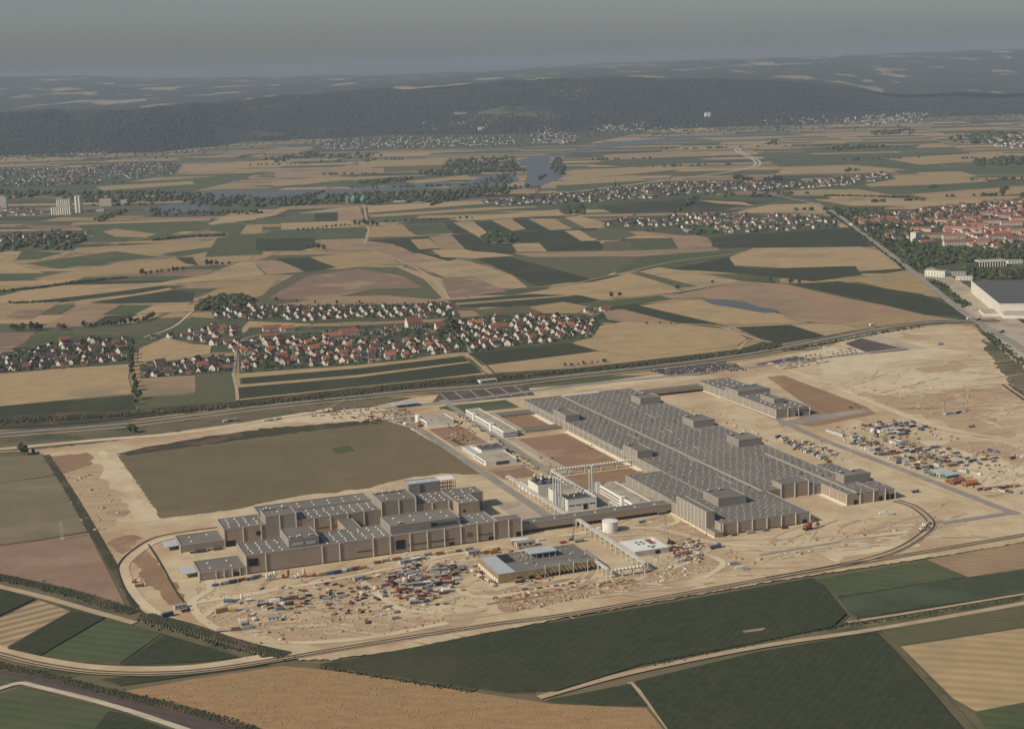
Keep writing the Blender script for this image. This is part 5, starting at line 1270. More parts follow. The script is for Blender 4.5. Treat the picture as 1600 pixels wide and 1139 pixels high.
def quarter(where, px, da, db, roofs, skip=.12, walls=('white', 'white', 'white', 'cream', 'grey'), big=.1, turn=(0, .75, .75, .1)):
    P = [at(u, v) for u, v in px]; Q = [((p - GO).dot(E2), (p - GO).dot(E1)) for p in P]
    a0, a1 = min(q[0] for q in Q), max(q[0] for q in Q); b0, b1 = min(q[1] for q in Q), max(q[1] for q in Q)
    rows = []
    b = b0 + db * .5
    while b < b1:
        row = []; a = a0 + HR.uniform(0, da)
        while a < a1:
            q = (a + HR.uniform(-3, 3), b + HR.uniform(-4, 4))
            if inside(q, Q) and HR.random() > skip: row.append(q)
            a += da * HR.uniform(.75, 1.3)
        if row: rows.append(row)
        b += db
    for j, row in enumerate(rows):
        for i, q in enumerate(row):
            g = gp(q[0], q[1]); roof = HR.choice(roofs); wall = HR.choice(walls)
            isb = HR.random() < big
            L, Wd, e, r = (18, 11.5, 5.4, 10.6) if isb else HR.choice(((10, 7.8, 4.9, 8.6), (11.6, 8.4, 4.5, 8.8), (9, 7.4, 5.1, 8.2), (12.6, 8.8, 4.0, 8.6), (11, 8, 3.2, 7.6)))
            rz = TH + HR.choice(turn) + HR.uniform(-.14, .14)
            kind = 'large ' if isb else ''
            house(g, rz, L, Wd, e, r, wall, roof, '%s%s house, %s roof, %s, %s row %s' % (kind, wall, roof, place_in_row(i, len(row)), ROWN[min(j, 8)], where), 'houses ' + where)
            HOUSE_SPOTS.append((g.x, g.y))
quarter('of the left village', ((-5, 556), (60, 545), (115, 532), (205, 530), (204, 564), (100, 572), (-5, 583)), 22, 34, ('brown', 'dark', 'brown', 'dark', 'red'))
quarter('at the striped-field village corner', ((222, 572), (300, 561), (362, 558), (362, 577), (222, 592)), 21, 30, ('brown', 'dark', 'red', 'brown'))
quarter('round the village tan field', ((262, 527), (345, 508), (376, 515), (372, 552), (334, 538)), 23, 42, ('red', 'orange', 'red', 'brown'))
quarter('along the village top lane', ((330, 482), (400, 480), (480, 484), (705, 478), (716, 494), (600, 498), (480, 502), (340, 497)), 22, 40, ('brown', 'dark', 'brown', 'red'), walls=('white', 'white', 'cream'), turn=(.8, .7, .6, .1))
quarter('in the middle of the village', ((376, 540), (430, 528), (600, 534), (700, 528), (722, 536), (720, 552), (560, 568), (376, 580)), 23, 34, ('red', 'orange', 'orange', 'red', 'orange', 'brown', 'dark'))
quarter('of the village east of church', ((720, 506), (780, 494), (840, 494), (905, 500), (940, 502), (922, 524), (880, 534), (742, 548), (724, 530)), 22, 38, ('red', 'brown', 'brown', 'red', 'dark'), walls=('white', 'white', 'cream'), turn=(.8, .7, .6, .1))
for u, v, L, Wd, e, r, roof, la in ((425, 517, 34, 13, 4.5, 10, 'red', 'long red-roofed barn beside the village field'), (449, 517, 26, 12, 4.5, 9.5, 'orange', 'orange-roofed barn beside the longer red barn'), (420, 529, 30, 12, 4.5, 9.5, 'red', 'red-roofed barn below the long barn in the village'), (520, 529, 34, 15, 5, 11, 'orange', 'bright orange-roofed farm barn in the village middle'), (545, 524, 34, 18, 5, 12, 'red', 'broad red-roofed farm barn adjoining the orange barn'),
                                   (745, 508, 32, 14, 4.5, 10, 'orange', 'long orange-roofed barn east of the church'), (779, 515, 34, 17, 5, 11, 'red', 'broad red-roofed barn with dark gable east of the church'), (885, 512, 28, 13, 4.5, 9.5, 'orange', 'bright orange-roofed barn near the village end'), (920, 488, 18, 11, 4.5, 9, 'brown', 'detached house beyond the village end by the olive field'), (945, 486, 20, 11, 4.5, 9.5, 'red', 'farther detached white-gabled house beyond the village end'), (385, 552, 14, 44, 4.2, 9, 'red', 'very long red-roofed terrace on the village street'), (387, 572, 14, 34, 4.2, 9, 'red', 'lower red-roofed terrace on the village street'),
                                   (240, 529, 9, 8, 4, 7, 'dark', 'small lone white house beside the pale lane')):
    if u not in (385, 387): house(at(u, v), TH + HR.uniform(-.08, .08), L, Wd, e, r, 'white', roof, la, None, 'barn' if 'barn' in la else 'house', 'barn' if 'barn' in la else 'house')
    else: house(at(u, v), TH + math.pi / 2, Wd, L, e, r, 'white', roof, la, None, 'terrace_house', 'terrace')
# the church
p = at(646, 513)
e_ = empty('church', (p.x, p.y, .7), TH + .1); tag(e_, 'cream village church with tall gable and steep red roof', 'church')
mb = MB(); mb.gable(-14, 14, -8, 8, -.3, 11, 21, M['wall_cream'], None); mb.build('nave_wall', e_)
mb = MB(); mb.gable_roof(-14, 14, -8, 8, 11, 21, M['tile_red'], .5); mb.build('roof', e_)
mb = MB(); mb.box(12, 17, -3, 3, -.3, 24, M['wall_white']); mb.hexa([(12, -3, 24), (17, -3, 24), (17, 3, 24), (12, 3, 24), (14.4, -.1, 31), (14.6, -.1, 31), (14.6, .1, 31), (14.4, .1, 31)], M['tile_red']); mb.build('tower', e_)
for x in (-9, -3, 3, 9):
    mb = MB(); mb.box(x - .8, x + .8, -8.05, -7.9, 3, 9, M['glass']); mb.build('window', e_)
house(at(687, 516), TH + .1, 17, 11, 8, 15, 'cream', 'red', 'tall cream parish house with red roof near the church', None)
# garden ground and garden trees
for px in (((-20, 556), (60, 545), (115, 527), (208, 527), (208, 568), (100, 575), (-20, 586)), ((218, 570), (300, 560), (365, 556), (366, 582), (220, 592)), ((258, 526), (345, 505), (378, 512), (374, 552), (334, 540)), ((326, 480), (480, 479), (708, 474), (720, 497), (600, 502), (480, 506), (336, 500)), ((372, 536), (390, 512), (530, 510), (640, 505), (725, 502), (735, 548), (560, 571), (374, 584)), ((700, 500), (780, 490), (840, 490), (910, 490), (945, 500), (925, 528), (885, 537), (735, 553), (715, 530))):
    sheet('gardens', px, M['garden'], .70)
road('village_street', ((366, 585), (368, 560), (374, 535), (420, 522), (560, 516), (700, 518), (735, 552)), 5, M['asphalt'], .78)
road('village_street', ((432, 552), (443, 570)), 5, M['asphalt'], .78)
yd = 0
for where, px, n in (('in the left village gardens', ((-5, 556), (115, 530), (208, 530), (208, 566), (-5, 583)), 22), ('in the striped-field corner gardens', ((222, 570), (365, 558), (365, 578), (222, 590)), 10), ('in the top lane gardens', ((330, 480), (700, 476), (716, 496), (340, 500)), 30), ('in the middle village gardens', ((376, 535), (560, 515), (720, 520), (722, 550), (560, 568), (378, 582)), 34), ('in the gardens east of church', ((700, 502), (840, 492), (940, 500), (920, 524), (740, 548)), 24)):
    res = [q for q in poly_pts(px, n * 3, .7) if min((q[0] - h[0]) ** 2 + (q[1] - h[1]) ** 2 for h in HOUSE_SPOTS) > 70][:n]
    res.sort(key=lambda q: (Vector(q) - GO).dot(E1)); nb_ = max(1, len(res) // 9)
    for j in range(nb_):
        band = res[j * len(res) // nb_:(j + 1) * len(res) // nb_]; band.sort(key=lambda q: (Vector(q) - GO).dot(E2))
        for i, q in enumerate(band):
            kd = TR.choice(('round', 'round', 'round', 'conifer'))
            tree(Vector(q), TR.uniform(5, 9.5), '%s, %s in the %s band %s' % ('garden conifer' if kd == 'conifer' else 'leafy garden tree', place_in_row(i, len(band)), ROWN[min(j, 8)], where), 'trees ' + where, kd)
thicket('garden_shrubs', ((-5, 556), (115, 530), (208, 530), (208, 566), (-5, 583)), 420, 1.2, 3.2)
thicket('garden_shrubs', ((222, 570), (365, 558), (365, 580), (222, 591)), 240, 1.0, 2.6)
thicket('garden_shrubs', ((330, 479), (700, 475), (716, 497), (340, 501)), 600, 1.2, 3.0)
thicket('garden_shrubs', ((376, 535), (560, 512), (720, 510), (735, 548), (560, 570), (376, 584)), 900, 1.0, 2.8)
thicket('garden_shrubs', ((700, 502), (840, 492), (940, 498), (925, 527), (740, 551)), 520, 1.0, 2.8)
thicket('grove', ((683, 510), (700, 496), (712, 506), (705, 522), (690, 524)), 40, 3.5, 6)

def on_land(u, v):
    """the point of plain or hillside that the photograph shows at (u, v)"""
    p = at(u, v)
    i = min(len(cols) - 1, max(0, round((u + 500) / (2600 / 150))))
    if p.y < YS[i][4]: return p
    for y in np.arange(YS[i][3], YS[i][24], 25.0):
        q = above(u, v, float(y))
        if q.z <= interp(y, YS[i], ZS[i]) + .5: return q
    return None
def hill_pts(px, n):
    out = []; x0, x1 = min(q[0] for q in px), max(q[0] for q in px); y0, y1 = min(q[1] for q in px), max(q[1] for q in px)
    for _ in range(n * 8):
        q = (TR.uniform(x0, x1), TR.uniform(y0, y1))
        if inside(q, px):
            p = on_land(*q)
            if p: out.append((p.x, p.y, p.z + 2))
        if len(out) >= n: break
    return out
# clumps and lone trees over the far plain and at the foot of the ridge
sc_ = []
for _ in range(46):
    u, v = TR.uniform(-20, 1620), TR.uniform(212, 330)
    p = at(u, v); a_ = R(-9) + TR.choice((0, 0, 1.57)) + TR.uniform(-.2, .2); L_ = TR.uniform(20, 330)
    if p.y > 10500: continue
    for k in range(int(3 + L_ / 14)):
        t_ = TR.uniform(-L_, L_); sc_.append((p.x + math.cos(a_) * t_ + TR.gauss(0, 6), p.y + math.sin(a_) * t_ + TR.gauss(0, 6), TR.uniform(3, 5)))
for u0, u1, n in ((0, 140, 120), (150, 480, 160), (480, 800, 260), (800, 1020, 240), (1020, 1250, 200), (1250, 1600, 260)):
    for _ in range(n):
        u = TR.uniform(u0, u1); v = interp(u, HX, FOOT) + TR.gauss(3, 4)
        p = on_land(u, v)
        if p: sc_.append((p.x, p.y, p.z + 4))
lumps('scattered_trees', sc_, [TR.uniform(5, 11) for _ in sc_], LV)
# distant towns: hundreds of tiny houses beyond the nearest 300
dh = MB()
WM = [M['wall_white'], M['wall_cream'], M['wall_grey'], M['wall_grey']]; RM = [M['tile_red'], M['tile_brown'], M['tile_brown'], M['tile_dark'], M['tile_dark'], M['tile_brown']]
RT_ = [M['tile_red'], M['tile_orange'], M['tile_orange'], M['tile_brown']]
def tiny(p, L, Wd, e, r, rz, rm=None, pale=False):
    c, s = math.cos(rz), math.sin(rz)
    q = MB(); wl, rf = HR.choice([M['dome'], M['wall_white']] if pale else WM), HR.choice(rm or RM)
    q.gable(-L / 2, L / 2, -Wd / 2, Wd / 2, -.3, e, r, wl, None)
    q.gable_roof(-L / 2, L / 2, -Wd / 2, Wd / 2, e, r, rf)
    n = len(dh.v)
    dh.v.extend([(p[0] + x * c - y * s, p[1] + x * s + y * c, .5 + p[2] + z) for x, y, z in q.v])
    dh.f.extend([tuple(n + i for i in f) for f in q.f]); mm = [dh.mi(m) for m in q.mats]; dh.m.extend([mm[k] for k in q.m])
for px, n in ((((0, 264), (120, 262), (230, 253), (280, 258), (272, 272), (190, 284), (60, 293), (0, 290)), 300), (((110, 241), (165, 235), (170, 240), (115, 244)), 50), (((490, 224), (560, 217), (700, 212), (800, 216), (810, 226), (640, 232), (500, 235)), 210), (((830, 207), (850, 198), (905, 215), (900, 226), (835, 226)), 130), (((930, 198), (1010, 192), (1010, 204), (940, 208)), 60),
              (((755, 314), (900, 302), (1040, 287), (1150, 284), (1150, 296), (1000, 312), (860, 320), (770, 322)), 210), (((1150, 284), (1240, 286), (1300, 280), (1385, 270), (1395, 280), (1330, 290), (1240, 296), (1160, 300)), 110), (((945, 354), (960, 344), (1120, 335), (1300, 340), (1310, 356), (1220, 362), (1130, 366), (1080, 368), (1060, 356)), 150),
              (((1300, 192), (1340, 182), (1450, 177), (1440, 190), (1360, 196)), 120), (((1545, 222), (1570, 212), (1610, 210), (1610, 232), (1560, 232)), 80), (((1330, 345), (1420, 330), (1540, 318), (1610, 312), (1610, 340), (1540, 350), (1480, 356), (1420, 356)), 230), (((0, 372), (50, 366), (140, 364), (130, 376), (40, 384), (0, 386)), 36), (((0, 325), (60, 326), (70, 336), (0, 340)), 36), (((1460, 345), (1540, 350), (1610, 372), (1610, 392), (1540, 392), (1500, 380)), 130), (((1310, 340), (1400, 335), (1450, 352), (1420, 388), (1380, 380)), 40), (((660, 192), (760, 186), (775, 200), (680, 206)), 40), (((1020, 200), (1090, 196), (1100, 204), (1030, 208)), 14), (((1180, 190), (1300, 182), (1310, 190), (1200, 198)), 30)):
    for q in (poly_pts(px, n, 0) if px[0][1] > 235 else hill_pts(px, n)):
        k = 1.5 if px[0][1] < 235 else HR.choice((1, 1, 1, 1.25))
        tiny(q, HR.uniform(11, 16) * k, HR.uniform(9, 11), HR.uniform(4.5, 6.5), HR.uniform(9, 11), TH + HR.uniform(-.5, .5) + (math.pi / 2 if HR.random() < .3 else 0), RT_ if px[0][0] > 1320 and px[0][1] > 330 and HR.random() < .5 else None, px[0][1] < 235)
tag(dh.build('distant_houses'), kind='stuff')
for px, n, s0, s1 in ((((0, 264), (120, 262), (230, 253), (280, 258), (272, 272), (190, 284), (60, 293), (0, 290)), 260, 5, 9), (((755, 314), (900, 302), (1040, 287), (1150, 284), (1150, 296), (1000, 312), (860, 320), (770, 322)), 260, 4, 8), (((1150, 284), (1240, 286), (1300, 280), (1395, 270), (1330, 290), (1240, 296), (1160, 300)), 130, 4, 8), (((945, 354), (960, 344), (1120, 335), (1300, 340), (1310, 356), (1220, 362), (1130, 366), (1080, 368), (1060, 356)), 190, 4, 8),
                      (((490, 224), (560, 217), (700, 212), (800, 216), (810, 226), (640, 232), (500, 235)), 160, 8, 13), (((830, 207), (850, 198), (905, 215), (900, 226), (835, 226)), 60, 8, 12), (((1330, 345), (1420, 330), (1540, 318), (1610, 312), (1610, 340), (1540, 350), (1480, 356), (1420, 356)), 240, 4, 8), (((0, 372), (50, 366), (140, 364), (130, 376), (40, 384), (0, 386)), 50, 5, 9), (((1300, 192), (1340, 182), (1450, 177), (1440, 190), (1360, 196)), 40, 8, 12)):
    thicket('town_trees', px, n, s0, s1)

# apartment blocks and larger buildings of the right-hand town
def slab(name, label, cat, u, v, L, Wd, h, rz, wall='wall_white', roof=None, rise=4, storeys=None, group=None):
    p = at(u, v); o = empty(name, (p.x, p.y, .6), rz); tag(o, label, cat, group)
    mb = MB()
    if roof:
        mb.gable(-L / 2, L / 2, -Wd / 2, Wd / 2, -.3, h, h + rise, M[wall], None)
        mb.build('wall', o); q = MB(); q.gable_roof(-L / 2, L / 2, -Wd / 2, Wd / 2, h, h + rise, M[roof]); q.build('roof', o)
    else:
        mb.box(-L / 2, L / 2, -Wd / 2, Wd / 2, -.3, h, M[wall]); mb.build('wall', o); q = MB(); q.box(-L / 2 - .3, L / 2 + .3, -Wd / 2 - .3, Wd / 2 + .3, h, h + .8, M['beige_roof']); q.build('roof', o)
    for k in range(storeys or max(1, int(h // 3.2))):
        z = 1.2 + k * 3.1
        if z + 1.3 > h: break
        mb = MB(); n = max(2, int(L / 6))
        for i in range(n):
            x = -L / 2 + (i + .5) * L / n
            for s in (-1, 1): mb.box(x - L / n * .3, x + L / n * .3, s * Wd / 2 - .04, s * Wd / 2 + .04, z, z + 1.4, M['glass'])
        tag(mb.build('window_row', o), kind='stuff')
    return o
for i, (u, v, L, rz, h, roof) in enumerate(((1358, 350, 60, .05, 8, 'tile_orange'), (1384, 347, 55, .05, 8, 'tile_red'), (1545, 338, 50, .0, 9, 'tile_orange'), (1570, 341, 48, .0, 9, 'tile_red'), (1545, 350, 60, 0, 9, 'tile_red'), (1580, 353, 60, 0, 10, 'tile_orange'), (1560, 362, 60, 0, 11, 'tile_red'), (1590, 366, 50, 0, 11, 'tile_orange'), (1478, 350, 110, -.72, 9, 'tile_red'), (1505, 363, 110, -.72, 10, 'tile_orange'), (1462, 372, 80, .1, 9, 'tile_red'), (1447, 383, 46, .5, 9, 'tile_orange'), (1510, 383, 120, .1, 10, 'tile_red'), (1560, 376, 60, .1, 13, 'tile_red'), (1588, 380, 60, .1, 13, 'tile_red'), (1520, 345, 46, .05, 9, 'tile_orange'), (1590, 346, 44, .05, 9, 'tile_red'), (1530, 356, 50, .05, 9, 'tile_orange'), (1565, 370, 46, .05, 10, 'tile_orange'), (1425, 352, 44, .3, 8, 'tile_orange'), (1440, 362, 60, -.7, 8, 'tile_red'), (1490, 374, 60, .1, 9, 'tile_orange'), (1535, 383, 40, .1, 9, 'tile_orange'))):
    slab('apartment_block', 'white block with %s roof, %s of the red-roofed blocks in the town park' % ('orange tiled' if 'orange' in roof else 'red tiled', ordinal(i + 1)), 'apartment block', u, v, L, 14, h, rz, 'wall_white', roof, 4.5, group='red-roofed apartment blocks of the town')
slab('tower_block', 'white flat-topped tower block among park trees', 'tower block', 1431, 378, 20, 20, 24, .5)
slab('office_building', 'white three-part office building beside the trunk road', 'office building', 1463, 432, 46, 16, 12, -.72, 'white')
slab('office_building', 'low white wing right of the roadside office building', 'office building', 1490, 431, 50, 14, 7, .1, 'white')
slab('office_building', 'beige hall with dark roof behind the roadside office', 'office building', 1507, 438, 34, 16, 8, -.4, 'cream')
p = at(1548, 416); o = empty('columned_hall', (p.x, p.y, .6), .05); tag(o, 'white hall with a row of tall columns between the trees', 'hall')
mb = MB(); mb.box(-30, 30, -12, 12, 0, 11, M['glass']); mb.build('glazing', o); mb = MB(); mb.box(-32, 32, -14, 14, 11, 13.5, M['white'], M['beige_roof']); mb.build('roof', o)
for k in range(11):
    mb = MB(); mb.box(-31 + k * 6, -29.4 + k * 6, -13.4, -12.2, 0, 11, M['white']); mb.build('column', o)
slab('low_building', 'low white building right of the columned hall', 'building', 1585, 412, 34, 14, 7, .05, 'white')
# big light factory with dark roof at the right edge
P0, P1 = at(1561, 495), at(1517, 457); dl = (P1 - P0); L = dl.length; ang = math.atan2(dl.y, dl.x)
o = empty('large_factory', (P0.x, P0.y, .6), ang); tag(o, 'large white factory with flat dark roof beside the trunk road', 'factory')
mb = MB(); mb.box(0, L, -160, 0, -.3, 22, M['cream'], M['darkgrey']); mb.build('wall', o)
mb = MB(); mb.box(-.4, L + .4, -.5, .3, 21.2, 22.8, M['white']); mb.box(-.5, .5, -160, -.6, 21.2, 22.8, M['white']); mb.build('parapet', o)
for k in range(3):
    mb = MB(); mb.box(-.15, .0, -70 - 4, -8, 2 + k * 3, 3.2 + k * 3, M['glass']); mb.build('window_band', o)
for k in range(12):
    mb = MB(); mb.box(6 + k * L / 12.5, 6.8 + k * L / 12.5, .0, .3, 0, 21, M['white']); mb.build('column', o)
mb = MB(); mb.box(-26, -.5, -58, -4, -.3, 6, M['white'], M['beige_roof']); mb.build('office_wing', o)
mb = MB(); mb.box(2, 60, .5, 26, -.3, 5, M['cream'], M['beige_roof']); mb.build('loading_annex', o)

# grain silos, slab and gas domes by the river
def silo_block(label, u, v, w, d, h, bays, name='grain_silo'):
    p = at(u, v); o = empty(name, (p.x, p.y, .5), .05); tag(o, label, 'silo')
    mb = MB(); mb.box(-w / 2, w / 2, 0, d, 0, h, M['white']); mb.build('wall', o)
    for k in range(bays):
        x = -w / 2 + (k + .5) * w / bays
        mb = MB(); mb.tube((x, 0, 0), (x, 0, h), w / bays * .42, w / bays * .42, 8, M['cream']); mb.build('silo_cell', o)
    mb = MB(); mb.box(-w / 2 - .5, w / 2 + .5, -1, d + 1, h, h + 1.5, M['coping']); mb.build('roof', o)
silo_block('lower pale grain silo block by the river trees', 96, 336, 74, 30, 26, 9); silo_block('higher rear part of the pale grain silos', 100, 330, 52, 26, 42, 7); silo_block('tall slim white silo tower beside the grain silos', 123, 333, 24, 22, 62, 2, 'silo_tower')
slab('tower_block', 'white slab block at the photo edge by the river', 'tower block', 4, 326, 36, 18, 44, .1); slab('warehouse', 'grey-beige square warehouse right of the grain silos', 'warehouse', 166, 322, 46, 34, 26, .1, 'wall_cream'); slab('warehouse', 'low long white shed in front of the square warehouse', 'warehouse', 150, 331, 60, 20, 9, .1, 'wall_white'); slab('warehouse', 'small pale building in the trees beyond the warehouse', 'warehouse', 194, 320, 24, 18, 18, .1, 'wall_cream')
M['egg'] = material('green_copper', (.13, .24, .22), (.10, .19, .18), .1)
for u, la in ((553, 'green egg-shaped digester tower, left one of two'), (568, 'green egg-shaped digester tower, right one of two')):
    p = at(u, 318); o = empty('digester_tower', (p.x, p.y, .5), 0); tag(o, la, 'tower', 'digester towers at the sewage works')
    mb = MB(); mb.lathe((0, 0, 0), ((5, 0), (9.5, 6), (11.5, 12), (11, 18), (8, 24), (3.5, 28), (1.2, 29)), 20, M['egg']); mb.build('shell', o)
    mb = MB(); mb.lathe((0, 0, 29), ((1.4, 0), (1.4, 2)), 10, M['white']); mb.build('cap', o)
slab('works_building', 'narrow grey stair tower beside the green digesters', 'tower', 542, 318, 9, 9, 26, .1, 'wall_grey'); slab('works_building', 'low white shed right of the green digesters', 'shed', 627, 316, 60, 14, 5, .1, 'wall_white'); slab('works_building', 'tiny yellow hut at the end of the white shed', 'shed', 641, 314, 12, 10, 7, .1, 'timber')
# white temple-like hall above the valley and pale school on the wooded slope
for nm, la, u, v, dist, L, Wd, h in (('temple', 'pale columned temple with terraces on the wooded hill', 1105, 183, 0, 44, 30, 20), ('hill_mansion', 'long pale building high on the wooded hillside', 720, 181, 0, 110, 22, 14), ('hill_mansion', 'small pale house group below the hillside building', 665, 196, 0, 40, 20, 12), ('hill_mansion', 'pale terrace right below the hillside building', 752, 203, 0, 50, 20, 10)):
    i = int((u + 500) / (2600 / 150)); best = None
    for j in range(4, 24):
        x_, y_, z_ = cols[i][j]
        q = above(u, v, y_)
        if best is None or abs(q.z - z_) < best[0]: best = (abs(q.z - z_), q, y_)
    q = best[1]; o = empty(nm, (q.x, q.y - 25, q.z + 14), 0.2); tag(o, la, 'building')
    mb = MB(); mb.box(-L / 2, L / 2, -Wd / 2, Wd / 2, -40, h, M['white']); mb.build('wall', o)
    mb = MB(); mb.gable_roof(-L / 2, L / 2, -Wd / 2, Wd / 2, h, h + 6, M['coping'] if nm == 'temple' else M['tile_brown'], 1); mb.build('roof', o)
    if nm == 'temple':
        for k in range(7):
            mb = MB(); mb.tube((-18 + k * 6, -17, 0), (-18 + k * 6, -17, h - 2), 1.4, 1.3, 8, M['white']); mb.build('column', o)
        for k in range(3):
            mb = MB(); mb.box(-30 - k * 5, 30 + k * 5, -30 - k * 16, -14 - k * 16, -50 - k * 16, -2 - k * 10, M['cream']); mb.build('terrace', o)
    else:
        for k in range(int(L / 8)):
            mb = MB(); mb.box(-L / 2 + 2 + k * 8, -L / 2 + 5 + k * 8, -Wd / 2 - .1, -Wd / 2, 3, h - 3, M['glass']); mb.build('window', o)

# garden trees too many to count, sheds and garages behind the houses
sp_ = []; sh = MB()
for px, n in ((((-5, 556), (115, 530), (208, 530), (208, 566), (-5, 583)), 170), (((222, 570), (365, 558), (365, 580), (222, 591)), 80), (((330, 479), (700, 475), (716, 497), (340, 501)), 210), (((376, 535), (560, 512), (720, 510), (735, 548), (560, 570), (376, 584)), 330), (((700, 502), (840, 492), (940, 498), (925, 527), (740, 551)), 200)):
    for q in poly_pts(px, n, .7):
        d_ = min((q[0] - h[0]) ** 2 + (q[1] - h[1]) ** 2 for h in HOUSE_SPOTS)
        if d_ > 80:
            if HR.random() < .62: sp_.append((q[0], q[1], HR.uniform(2.0, 4.2)))
            else:
                c, s_ = math.cos(TH), math.sin(TH); k_ = MB(); wl, rf = M[HR.choice(('wall_grey', 'wall_cream', 'timber', 'wall_white'))], M[HR.choice(('tile_brown', 'tile_dark', 'tile_red', 'roof2'))]
                k_.gable(-3, 3, -2.2, 2.2, -.2, 2.6, 4.0, wl, None); k_.gable_roof(-3, 3, -2.2, 2.2, 2.6, 4.0, rf, .3)
                n0 = len(sh.v); sh.v.extend([(q[0] + x * c - y * s_, q[1] + x * s_ + y * c, .7 + z) for x, y, z in k_.v]); sh.f.extend([tuple(n0 + i for i in f) for f in k_.f]); mm = [sh.mi(m) for m in k_.mats]; sh.m.extend([mm[i] for i in k_.m])
lumps('garden_trees', sp_, [HR.uniform(1.6, 3.2) for _ in sp_], LV, 1.0)
tag(sh.build('garden_sheds'), kind='stuff')
